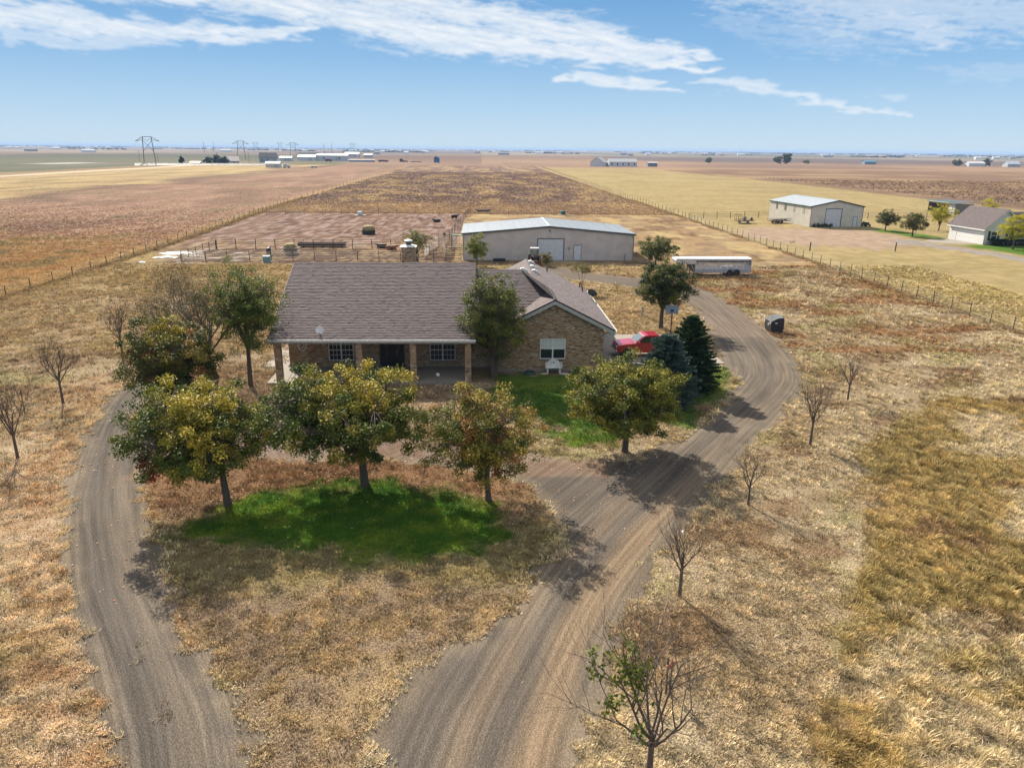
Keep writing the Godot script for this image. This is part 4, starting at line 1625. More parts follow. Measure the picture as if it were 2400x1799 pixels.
# o: h (height), c (crown centre offset), r (crown radii), low (how far the crown reaches below its centre, as a share), trunk (height of the first fork), tr (trunk radius),
# clumps, leaves, size, spread, pal, seed; accent: list of [offset, radius, palette]
func tree(called: String, label: String, at: Vector3, o: Dictionary, group := "", cat := "tree") -> Node3D:
	var t := thing(called, label, cat, at, 0.0, group)
	var r := RandomNumberGenerator.new()
	r.seed = o.get("seed", 1)
	var lump := FastNoiseLite.new()
	set_noise(lump, 0.9, 2, o.get("seed", 1))
	var c: Vector3 = o.c
	var rad: Vector3 = o.r
	var wood := MB.new()
	var fork := Vector3(c.x * 0.12 + r.randf_range(-0.05, 0.05), o.trunk, c.z * 0.12)
	var tr: float = o.tr
	var stems: int = o.get("stems", 1)
	for s in stems:
		var sh := Vector3.ZERO if stems == 1 else Vector3(r.randf_range(-0.15, 0.15), 0, r.randf_range(-0.15, 0.15))
		wood.tube(PackedVector3Array([sh + v3(0, -0.1, 0), sh + v3(0, 0.12, 0), sh * 1.6 + fork * 0.5 + v3(r.randf_range(-0.04, 0.04), 0, 0), sh * 2.5 + fork]), PackedFloat32Array([tr * 1.5, tr * 1.08, tr * 0.92, tr * 0.8]), 8)
	# main limbs
	var limbs := []
	var nl: int = o.get("limbs", 7)
	for i in nl:
		var g := TAU * (i + r.randf_range(-0.3, 0.3)) / nl
		var e := r.randf_range(0.15, 0.75)
		var tip := c + Vector3(cos(g) * rad.x * 0.62, rad.y * (e - 0.2), sin(g) * rad.z * 0.62)
		if i == 0:
			tip = c + v3(0, rad.y * 0.6, 0)
		var mid := fork.lerp(tip, 0.5) + v3(r.randf_range(-0.15, 0.15), rad.y * 0.10, r.randf_range(-0.15, 0.15))
		var lr := tr * r.randf_range(0.4, 0.55)
		wood.tube(PackedVector3Array([fork - v3(0, 0.1, 0), fork.lerp(mid, 0.5) + v3(0, 0.03, 0), mid, mid.lerp(tip, 0.55), tip]), PackedFloat32Array([lr * 1.3, lr, lr * 0.75, lr * 0.5, lr * 0.2]), 5, false)
		limbs.append([mid, tip, lr * 0.55])
	var lv := MB.new()
	var nc := int(o.clumps * 1.55)
	var sz: float = o.size * 0.92
	var low: float = o.get("low", 0.55)
	var hollow: float = o.get("hollow", 0.42)
	for i in nc:
		var d := unit(r)
		var f := pow(r.randf(), hollow) * minf(1.1, 0.98 + 0.6 * lump.get_noise_3d(d.x * 2.2, d.y * 2.2, d.z * 2.2))
		var q := Vector3(d.x * rad.x, d.y * rad.y * (1.0 if d.y > 0 else low), d.z * rad.z) * f
		if o.has("vase"):
			var k := clampf((q.y + rad.y * low) / (rad.y * (1.0 + low)), 0.0, 1.0)
			q.x *= lerpf(o.vase, 1.0, k)
			q.z *= lerpf(o.vase, 1.0, k)
		var p := c + q
		# twig to the nearest limb
		var best := 1e9
		var src: Vector3 = fork
		for l in limbs:
			for s in [0.0, 0.35, 0.7, 1.0]:
				var w: Vector3 = (l[0] as Vector3).lerp(l[1], s)
				var dd := w.distance_to(p) + (0.5 if w.y > p.y + 0.4 else 0.0)
				if dd < best:
					best = dd
					src = w
		if o.get("twigs", true):
			var m := src.lerp(p, 0.5) + v3(0, 0.08, 0)
			wood.tube(PackedVector3Array([src, m, p]), PackedFloat32Array([0.022, 0.014, 0.006]), 3, false)
		var pal: Array = o.pal
		for acc in o.get("accent", []):
			if (p - (acc[0] as Vector3)).length() < acc[1] * r.randf_range(0.6, 1.15):
				pal = acc[2]
		var base := pick(r, pal)
		var cr: float = o.spread * r.randf_range(0.7, 1.25)
		var out := (q / rad).normalized()
		for j in int(o.leaves * r.randf_range(0.6, 2.4)):
			var off := unit(r) * cr * pow(r.randf(), 0.5)
			off.y *= 0.7
			var col := base.lerp(pick(r, pal), r.randf() * 0.3)
			var kk := r.randf_range(0.85, 1.6)
			lv.col = Color(col.r * kk, col.g * kk, col.b * kk)
			var dr := (unit(r) + out * 0.5 - v3(0, 0.35, 0)).normalized()
			var up := (unit(r) * 0.8 + out * 0.35 + v3(0, 0.75, 0))
			up = (up - dr * up.dot(dr)).normalized()
			leaf(lv, p + off, dr, up, sz * r.randf_range(0.75, 1.3), sz * r.randf_range(0.28, 0.42))
	put("trunk", wood, M.bark, t)
	put("crown", lv, M.leaf, t)
	return t

func grow(b: MB, lv: MB, r: RandomNumberGenerator, p: Vector3, d: Vector3, l: float, rad: float, depth: int, o: Dictionary) -> void:
	var pts := PackedVector3Array([p])
	var rr := PackedFloat32Array([rad])
	var n := 3 if depth > 0 else 2
	var q := p
	for i in n:
		d = (d + unit(r) * 0.16 + v3(0, o.get("rise", 0.1), 0)).normalized()
		q += d * l / n
		pts.append(q)
		rr.append(lerpf(rad, rad * 0.45, float(i + 1) / n))
	b.tube(pts, rr, 5 if rad > 0.02 else 3, false)
	if lv != null and depth <= 1:
		for i in int(o.get("leafy", 0)):
			if o.has("leaf_side") and (q - (o.leaf_side as Vector3)).length() > o.leaf_reach:
				break
			var a := pts[r.randi() % pts.size()] + unit(r) * 0.12
			lv.col = pick(r, o.pal)
			var dr := (unit(r) - v3(0, 0.3, 0)).normalized()
			leaf(lv, a, dr, dr.cross(unit(r)).normalized(), o.size * r.randf_range(0.7, 1.3), o.size * 0.34)
	if depth == 0:
		return
	var kids: int = o.kids[depth]
	for k in kids:
		var s := r.randf_range(0.35, 1.0) if k > 0 else 1.0
		var at := pts[0].lerp(q, s)
		var idx := clampi(int(s * n), 0, n - 1)
		at = pts[idx].lerp(pts[idx + 1], clampf(s * n - idx, 0.0, 1.0))
		var side := d.cross(unit(r)).normalized()
		var nd: Vector3 = (d * r.randf_range(0.75, 1.1) + side * r.randf_range(0.35, 0.95) * o.get("wide", 1.0)).normalized()
		grow(b, lv, r, at, nd, l * r.randf_range(0.5, 0.85), rad * lerpf(0.7, 0.42, s) * r.randf_range(0.75, 1.0), depth - 1, o)

func bare_tree(called: String, label: String, at: Vector3, h: float, o: Dictionary, group := "") -> Node3D:
	var t := thing(called, label, "tree", at, 0.0, group)
	var r := RandomNumberGenerator.new()
	r.seed = o.get("seed", 3)
	var b := MB.new()
	var lv := MB.new()
	var th: float = h * o.get("clear", 0.42)
	var tr: float = o.get("tr", 0.06)
	var ln: Vector3 = o.get("lean", Vector3.ZERO)
	b.tube(PackedVector3Array([v3(0, -0.1, 0), v3(0, 0.1, 0), ln * 0.5 + v3(0, th * 0.5, 0), ln + v3(0, th, 0)]), PackedFloat32Array([tr * 1.5, tr * 1.1, tr * 0.92, tr * 0.8]), 7)
	var top := ln + v3(0, th, 0)
	var n: int = o.get("limbs", 6)
	for i in n:
		var g := TAU * (i + r.randf_range(-0.35, 0.35)) / n
		var d := v3(cos(g) * o.get("open", 0.7), 1.0, sin(g) * o.get("open", 0.7)).normalized()
		if i == 0:
			d = v3(0.05, 1, 0.05)
		var s := top - v3(0, r.randf_range(0.0, th * o.get("start", 0.25)), 0)
		grow(b, lv if o.has("leafy") else null, r, s, d, (h - th) * r.randf_range(0.5, 0.68), tr * 0.5, o.get("depth", 3), o)
	put("trunk_and_limbs", b, M.bare_bark, t)
	if o.has("leafy"):
		put("leaves", lv, M.leaf, t)
	return t

func conifer(called: String, label: String, at: Vector3, h: float, rad: float, cols: Array, sd: int) -> Node3D:
	var t := thing(called, label, "tree", at)
	var r := RandomNumberGenerator.new()
	r.seed = sd
	var w := MB.new()
	w.tube(PackedVector3Array([v3(0, -0.1, 0), v3(0.02, h * 0.5, 0), v3(0, h * 0.97, 0)]), PackedFloat32Array([0.13, 0.08, 0.015]), 7)
	var b := MB.new()
	var y := 0.12
	while y < h:
		var k := y / h
		var len := rad * pow(1.0 - k, 0.58) * minf(1.0, 0.8 + k) + 0.08
		var n := 8 + int(15 * (1.0 - k))
		for i in n:
			var g := TAU * (i + r.randf()) / n
			var l := len * r.randf_range(0.66, 1.12)
			var rise := lerpf(0.05, 0.75, k) + r.randf_range(-0.12, 0.12)
			var d := v3(cos(g), rise, sin(g)).normalized()
			var p0 := v3(0, y + r.randf_range(-0.08, 0.08), 0)
			var tip := p0 + d * l
			w.tube(PackedVector3Array([p0, p0.lerp(tip, 0.6), tip]), PackedFloat32Array([0.02, 0.012, 0.005]), 3, false)
			var side := d.cross(Vector3.UP).normalized()
			var m := int(8 + l * 42)
			for j in m:
				var s := pow(r.randf(), 0.65)
				var p := p0.lerp(tip, s) + v3(0, -0.10 * s * s, 0)
				var sg := 1.0 if r.randf() < 0.5 else -1.0
				var dd := (d * r.randf_range(0.5, 1.1) + side * sg * r.randf_range(0.15, 1.0) + v3(0, r.randf_range(-0.15, 0.45), 0)).normalized()
				var c: Array = cols[r.randi() % cols.size()]
				var kk := r.randf_range(1.4, 2.4)
				b.col = Color(c[0] * kk, c[1] * kk, c[2] * kk)
				var up := dd.cross(unit(r)).normalized()
				leaf(b, p, dd, up, r.randf_range(0.15, 0.27), 0.034)
				leaf(b, p, (dd + up * 0.6).normalized(), dd.cross(up).normalized(), r.randf_range(0.12, 0.22), 0.032)
		y += lerpf(0.19, 0.13, k)
	put("trunk", w, M.bark, t)
	put("crown", b, M.needle, t)
	return t

func make_trees() -> void:
	var G := "leafy trees in front of the house"
	var ORANGE := [[0.260, 0.150, 0.040, 5], [0.270, 0.105, 0.045, 2], [0.240, 0.190, 0.035, 5], [0.18, 0.16, 0.03, 5]]
	var RED := [[0.230, 0.022, 0.020, 6], [0.28, 0.06, 0.03, 3], [0.10, 0.10, 0.02, 3]]
	var YEL := [[0.330, 0.255, 0.030, 6], [0.260, 0.220, 0.028, 5], [0.160, 0.160, 0.022, 3]]
	tree("shade_tree", "widest round-crowned tree with yellow-green top, middle of the lawn row", v3(-5.49, 0, -31.71), {"seed": 11, "h": 5.9, "c": v3(-0.85, 3.35, 0.0), "r": v3(4.0, 2.6, 3.4), "low": 0.62, "trunk": 1.75, "tr": 0.19, "limbs": 9, "clumps": 330, "leaves": 78, "size": 0.115, "spread": 0.40, "pal": PEAR, "accent": [[v3(-0.2, 5.7, 0.3), 1.9, YEL], [v3(1.5, 5.2, 0.5), 1.5, YEL], [v3(-3.2, 2.9, 0.5), 2.0, GREEN], [v3(2.2, 5.2, -0.9), 0.9, ORANGE]]}, G)
	tree("shade_tree", "tree with dark red leaves on its low left branches, left of the lawn", v3(-11.19, 0, -29.85), {"seed": 12, "h": 5.8, "c": v3(-1.1, 3.3, 0.0), "r": v3(2.9, 2.5, 2.9), "low": 0.72, "trunk": 1.9, "tr": 0.155, "limbs": 8, "clumps": 270, "leaves": 75, "size": 0.115, "spread": 0.40, "pal": PEAR, "accent": [[v3(-0.6, 5.4, 0.2), 1.9, YEL], [v3(0.3, 3.6, 2.3), 1.3, YEL], [v3(-3.4, 1.5, 0.9), 1.35, RED], [v3(-2.6, 1.2, 1.7), 0.9, RED]]}, G)
	tree("shade_tree", "smaller tree with orange-tinged top, right end of the lawn", v3(0.25, 0, -30.06), {"seed": 13, "h": 5.3, "c": v3(-0.25, 3.1, 0.0), "r": v3(2.6, 2.3, 2.5), "low": 0.8, "trunk": 1.6, "tr": 0.135, "limbs": 8, "clumps": 230, "leaves": 66, "size": 0.10, "spread": 0.36, "pal": [[0.095, 0.105, 0.018, 6], [0.17, 0.15, 0.025, 6], [0.26, 0.19, 0.03, 4], [0.05, 0.07, 0.013, 4], [0.26, 0.12, 0.04, 2]], "accent": [[v3(0.3, 5.3, 0.0), 1.3, ORANGE], [v3(1.9, 3.8, 0.3), 1.0, ORANGE]]}, G)
	tree("shade_tree", "dense yellow-green tree at the right of the house front", v3(7.42, 0, -35.53), {"seed": 14, "h": 5.1, "c": v3(-0.1, 2.95, 0.0), "r": v3(3.15, 2.2, 2.8), "low": 0.8, "trunk": 1.3, "tr": 0.16, "limbs": 8, "clumps": 290, "leaves": 80, "size": 0.11, "spread": 0.38, "pal": [[0.085, 0.105, 0.015, 6], [0.155, 0.150, 0.020, 6], [0.235, 0.205, 0.026, 4], [0.045, 0.066, 0.012, 5]], "accent": [[v3(-2.6, 2.2, 1.4), 0.5, RED], [v3(2.2, 2.8, 1.6), 0.5, ORANGE]]}, G)
	tree("shade_tree", "dark leafy tree with orange flecks at the left arm of the drive", v3(-18.9, 0, -43.4), {"seed": 15, "h": 5.2, "c": v3(0.1, 2.8, 0.0), "r": v3(3.1, 2.5, 2.9), "low": 0.9, "trunk": 1.2, "tr": 0.15, "limbs": 8, "clumps": 300, "leaves": 75, "size": 0.115, "spread": 0.42, "pal": [[0.042, 0.062, 0.014, 7], [0.075, 0.085, 0.016, 5], [0.13, 0.12, 0.02, 3], [0.24, 0.11, 0.03, 2]], "accent": [[v3(0.8, 4.9, 0.6), 1.5, YEL], [v3(2.2, 3.6, 1.2), 0.9, ORANGE]]}, G)
	var ELM := [[0.085, 0.115, 0.020, 6], [0.12, 0.145, 0.026, 5], [0.17, 0.175, 0.03, 3], [0.06, 0.085, 0.018, 4]]
	tree("elm_tree", "tall upright green elm beside the left porch column", v3(-15.2, 0, -46.9), {"seed": 21, "h": 8.3, "c": v3(0.25, 5.35, 0), "r": v3(2.95, 3.0, 2.6), "low": 1.0, "trunk": 2.6, "tr": 0.15, "limbs": 7, "clumps": 270, "leaves": 52, "size": 0.10, "spread": 0.40, "vase": 0.75, "hollow": 0.6, "pal": ELM})
	tree("elm_tree", "tall oval green elm against the roof, left of the brick gable", v3(0.75, 0, -48.7), {"seed": 22, "h": 7.1, "c": v3(0.0, 4.25, 0), "r": v3(2.6, 3.0, 2.3), "low": 0.95, "trunk": 1.5, "tr": 0.2, "stems": 3, "limbs": 9, "clumps": 320, "leaves": 66, "size": 0.10, "spread": 0.40, "vase": 0.8, "hollow": 0.5, "pal": [[0.085, 0.105, 0.022, 6], [0.12, 0.135, 0.028, 5], [0.165, 0.16, 0.03, 3], [0.055, 0.072, 0.018, 5]], "accent": [[v3(2.1, 3.6, 1.0), 1.0, [[0.14, 0.14, 0.02, 1], [0.2, 0.18, 0.03, 1]]]]})
	tree("shade_tree", "round dark green tree standing behind the basketball hoop", v3(15.8, 0, -63.4), {"seed": 16, "h": 5.9, "c": v3(0.1, 3.75, 0), "r": v3(2.6, 2.15, 2.4), "low": 0.85, "trunk": 1.8, "tr": 0.19, "limbs": 8, "clumps": 220, "leaves": 62, "size": 0.12, "spread": 0.40, "pal": [[0.035, 0.055, 0.011, 6], [0.060, 0.080, 0.014, 5], [0.12, 0.125, 0.02, 3], [0.026, 0.04, 0.01, 4]]})
	tree("shade_tree", "low round green tree beside the grey barn corner", v3(23.8, 0, -101.0), {"seed": 17, "h": 3.9, "c": v3(0.2, 2.2, 0), "r": v3(2.6, 1.7, 2.3), "low": 0.9, "trunk": 0.9, "tr": 0.13, "limbs": 7, "clumps": 120, "leaves": 48, "size": 0.14, "spread": 0.42, "pal": [[0.05, 0.075, 0.013, 6], [0.09, 0.11, 0.018, 5], [0.14, 0.14, 0.024, 3]]})
	# bare and half-bare trees at the left end of the house
	bare_tree("bare_elm", "leafless grey-brown elm with many fine branches, behind the left tree", v3(-18.0, 0, -48.6), 6.6, {"seed": 31, "tr": 0.17, "clear": 0.30, "limbs": 8, "open": 1.05, "depth": 4, "kids": [0, 3, 4, 4, 5], "rise": 0.06, "leafy": 3, "size": 0.09, "pal": [[0.075, 0.075, 0.03, 1], [0.10, 0.09, 0.04, 1]], "lean": v3(-0.4, 0, 0)})
	bare_tree("bare_elm", "smaller leafless shrub-like elm, farther back at the left", v3(-23.5, 0, -60.5), 4.6, {"seed": 32, "tr": 0.11, "clear": 0.12, "limbs": 9, "open": 0.95, "depth": 4, "kids": [0, 3, 4, 4, 4], "rise": 0.1})
	# saplings along the drive
	var S := "bare saplings along the drive"
	var sp := {"kids": [0, 3, 4, 5], "depth": 3, "open": 0.62, "rise": 0.14, "limbs": 7, "start": 0.35}
	for q in [[6.93, -22.4, 3.15, 41, "bare sapling second from the bottom right, over the gravel edge", 0.065], [11.8, -29.36, 2.8, 42, "thin bare sapling where the big tree shadow crosses the drive", 0.05], [17.54, -36.18, 3.7, 43, "bare upright sapling on the outside of the right bend", 0.07], [23.07, -43.45, 3.15, 44, "farthest bare sapling at the right, by patchy ground", 0.062], [-23.28, -35.17, 4.1, 45, "bare sapling cut by the left edge of the picture", 0.075], [-25.41, -43.45, 4.05, 46, "bare sapling beside the thin stake left of the drive", 0.075], [-26.47, -53.64, 4.35, 47, "farthest bare sapling on the left, behind the dark tree", 0.08]]:
		var o := sp.duplicate()
		o.seed = q[3]
		o.tr = q[5]
		o.clear = 0.40
		bare_tree("sapling", q[4], v3(q[0], 0, q[1]), q[2], o, S)
	bare_tree("sapling", "nearest half-bare tree with green leaves on its left side", v3(4.06, 0, -14.29), 4.9, {"seed": 61, "tr": 0.085, "clear": 0.34, "limbs": 8, "open": 0.8, "depth": 4, "kids": [0, 2, 3, 4, 4], "rise": 0.12, "start": 0.5, "leafy": 11, "size": 0.12, "leaf_side": v3(-1.0, 2.8, 0.2), "leaf_reach": 1.35, "pal": [[0.06, 0.10, 0.012, 3], [0.11, 0.14, 0.016, 3], [0.18, 0.18, 0.02, 1]]}, S)
	# spruces by the right of the house
	conifer("spruce_tree", "dark green conical spruce at the bend of the drive", v3(13.6, 0, -46.2), 4.75, 2.15, [[0.016, 0.032, 0.014], [0.024, 0.045, 0.018], [0.035, 0.058, 0.02]], 71)
	conifer("spruce_tree", "blue-grey spruce in front of the red pickup", v3(11.35, 0, -43.6), 4.1, 2.3, [[0.030, 0.052, 0.045], [0.045, 0.075, 0.062], [0.065, 0.095, 0.075]], 72)
	# small trees by the barn
	tree("young_tree", "yellow-green feathery young tree before the left barn wall", v3(-0.7, 0, -99.5), {"seed": 81, "h": 4.2, "c": v3(0, 2.6, 0), "r": v3(1.5, 1.8, 1.4), "low": 1.1, "trunk": 0.9, "tr": 0.07, "limbs": 6, "clumps": 90, "leaves": 40, "size": 0.13, "spread": 0.34, "pal": [[0.16, 0.18, 0.03, 4], [0.22, 0.22, 0.035, 4], [0.10, 0.13, 0.02, 3]]})
	tree("young_tree", "sparse willow-like tree behind the chimney", v3(-9.0, 0, -103.5), {"seed": 82, "h": 4.7, "c": v3(0.1, 2.9, 0), "r": v3(2.3, 1.9, 2.0), "low": 1.15, "trunk": 1.1, "tr": 0.09, "stems": 3, "limbs": 8, "clumps": 95, "leaves": 30, "size": 0.12, "spread": 0.42, "hollow": 0.7, "pal": [[0.13, 0.14, 0.035, 4], [0.18, 0.175, 0.04, 4], [0.08, 0.095, 0.025, 3]]})
	tree("young_tree", "multi-stemmed thin tree with sparse top before the white barn door", v3(10.9, 0, -80.0), {"seed": 83, "h": 3.4, "c": v3(0, 2.75, 0), "r": v3(1.35, 0.75, 1.1), "low": 0.7, "trunk": 0.5, "tr": 0.03, "stems": 4, "limbs": 7, "clumps": 36, "leaves": 22, "size": 0.10, "spread": 0.3, "pal": [[0.14, 0.13, 0.04, 3], [0.09, 0.10, 0.03, 3], [0.20, 0.13, 0.05, 1]]})
	tree("yard_bush", "yellow-leaved bush behind the roof valley", v3(4.2, 0, -90.0), {"seed": 84, "h": 1.5, "c": v3(0, 0.9, 0), "r": v3(1.3, 0.8, 1.0), "low": 0.9, "trunk": 0.25, "tr": 0.04, "limbs": 5, "clumps": 40, "leaves": 34, "size": 0.12, "spread": 0.3, "pal": [[0.26, 0.22, 0.02, 4], [0.15, 0.16, 0.02, 4]]}, "", "bush")
	tree("yard_bush", "small green bush at the foot of the tractor", v3(8.6, 0, -99.6), {"seed": 85, "h": 1.9, "c": v3(0, 1.1, 0), "r": v3(0.9, 0.9, 0.8), "low": 0.9, "trunk": 0.3, "tr": 0.04, "limbs": 5, "clumps": 30, "leaves": 34, "size": 0.12, "spread": 0.3, "pal": [[0.14, 0.12, 0.03, 4], [0.10, 0.12, 0.02, 4], [0.25, 0.12, 0.03, 2]]}, "", "bush")

# ------------------------------------------------------------------ yard things
func wheel(parent: Node3D, at: Vector3, r: float, w: float, rim_mat: Material, axis := Vector3.BACK, called := "wheel") -> void:
	var n := Node3D.new()
	n.name = called
	parent.add_child(n, true)
	n.position = at
	n.basis = Basis(Quaternion(Vector3.UP, axis))
	var b := MB.new()
	b.lathe([[r * 0.6, -w * 0.5], [r * 0.92, -w * 0.5], [r, -w * 0.32], [r, w * 0.32], [r * 0.92, w * 0.5], [r * 0.6, w * 0.5], [r * 0.6, -w * 0.5]], 20)
	put("tyre", b, M.rubber, n)
	b = MB.new()
	b.lathe([[0.0, w * 0.3], [r * 0.2, w * 0.36], [r * 0.28, w * 0.24], [r * 0.52, w * 0.22], [r * 0.6, w * 0.42], [r * 0.6, -w * 0.42], [r * 0.5, -w * 0.3], [0.0, -w * 0.3]], 16)
	put("rim", b, rim_mat, n)

func make_pickup() -> void:
	# local: nose towards -x, near side +z, wheels on y = 0
	var P := thing("pickup_truck", "red pickup truck parked on the pad behind the spruces", "pickup", v3(12.45, 0.06, -54.3), deg_to_rad(3.0))
	var b := MB.new()
	var hw := 0.86
	var prof := PackedVector2Array([Vector2(-2.42, 0.48), Vector2(-2.42, 0.86), Vector2(-2.34, 0.98), Vector2(-1.9, 1.05), Vector2(-1.12, 1.12), Vector2(-0.95, 1.13), Vector2(1.05, 1.12), Vector2(1.05, 1.08), Vector2(2.45, 1.08), Vector2(2.48, 0.5), Vector2(2.05, 0.45), Vector2(1.98, 0.66), Vector2(1.8, 0.80), Vector2(1.52, 0.82), Vector2(1.25, 0.70), Vector2(1.12, 0.42), Vector2(-1.1, 0.40), Vector2(-1.2, 0.66), Vector2(-1.42, 0.80), Vector2(-1.7, 0.80), Vector2(-1.92, 0.66), Vector2(-2.0, 0.44)])
	b.ext(prof, hw * 2.0)
	# hood crown
	b.hexa(v3(-1.72, 1.075, 0), v3(1.25, 0.05, 1.6), v3(1.1, 0.05, 1.25), Basis(Vector3.BACK, deg_to_rad(6)))
	put("body", b, M.car_red, P)
	b = MB.new()
	# greenhouse
	b.ext(PackedVector2Array([Vector2(-0.98, 1.12), Vector2(-0.32, 1.66), Vector2(0.0, 1.70), Vector2(0.72, 1.69), Vector2(0.95, 1.6), Vector2(1.08, 1.12)]), 1.42)
	put("cab", b, M.car_red, P)
	b = MB.new()
	var wb := Basis(Vector3.BACK, atan2(0.54, 0.66))
	b.box(v3(-0.68, 1.395, 0), v3(0.72, 0.02, 1.26), wb)
	put("windscreen", b, M.windscreen, P)
	for s in [-1.0, 1.0]:
		b = MB.new()
		b.ext(PackedVector2Array([Vector2(-0.78, 1.16), Vector2(-0.3, 1.57), Vector2(0.22, 1.6), Vector2(0.24, 1.16)]), 0.02, Transform3D(Basis(), v3(0, 0, s * 0.715)))
		put("side_window", b, M.glass, P)
		b = MB.new()
		b.ext(PackedVector2Array([Vector2(0.32, 1.16), Vector2(0.3, 1.6), Vector2(0.7, 1.59), Vector2(0.92, 1.2), Vector2(0.92, 1.16)]), 0.02, Transform3D(Basis(), v3(0, 0, s * 0.715)))
		put("side_window", b, M.glass, P)
		b = MB.new()
		b.cbox(v3(-0.72, 1.2, s * 0.93), v3(0.12, 0.16, 0.2), 0.03)
		put("mirror", b, M.car_red, P)
		b = MB.new()
		b.cbox(v3(-2.40, 0.84, s * 0.66), v3(0.08, 0.16, 0.3), 0.02)
		put("headlight", b, M.white_trim, P)
		b = MB.new()
		b.col = Color(0.7, 0.2, 0.02)
		b.cbox(v3(-2.41, 0.7, s * 0.7), v3(0.06, 0.09, 0.24), 0.015)
		put("turn_signal", b, M.flat, P)
		b = MB.new()
		b.box(v3(0.1, 1.0, s * 0.868), v3(0.16, 0.035, 0.03))
		put("door_handle", b, M.car_red, P)
	b = MB.new()
	b.cbox(v3(-2.46, 0.55, 0), v3(0.14, 0.2, 1.76), 0.04)
	put("front_bumper", b, M.chrome, P)
	b = MB.new()
	b.cbox(v3(2.52, 0.55, 0), v3(0.14, 0.2, 1.7), 0.04)
	put("rear_bumper", b, M.chrome, P)
	b = MB.new()
	b.box(v3(-2.425, 0.8, 0), v3(0.02, 0.22, 1.02))
	put("grille", b, M.black_paint, P)
	b = MB.new()
	b.box(v3(-2.445, 0.8, 0), v3(0.02, 0.045, 1.04))
	put("grille_bar", b, M.chrome, P)
	b = MB.new()
	b.box(v3(1.75, 1.085, 0), v3(1.24, 0.012, 1.42))
	put("bed_liner", b, M.black_paint, P)
	for x in [-1.56, 1.66]:
		for s in [-1.0, 1.0]:
			wheel(P, v3(x, 0.37, s * 0.76), 0.37, 0.24, M.chrome, v3(0, 0, s))

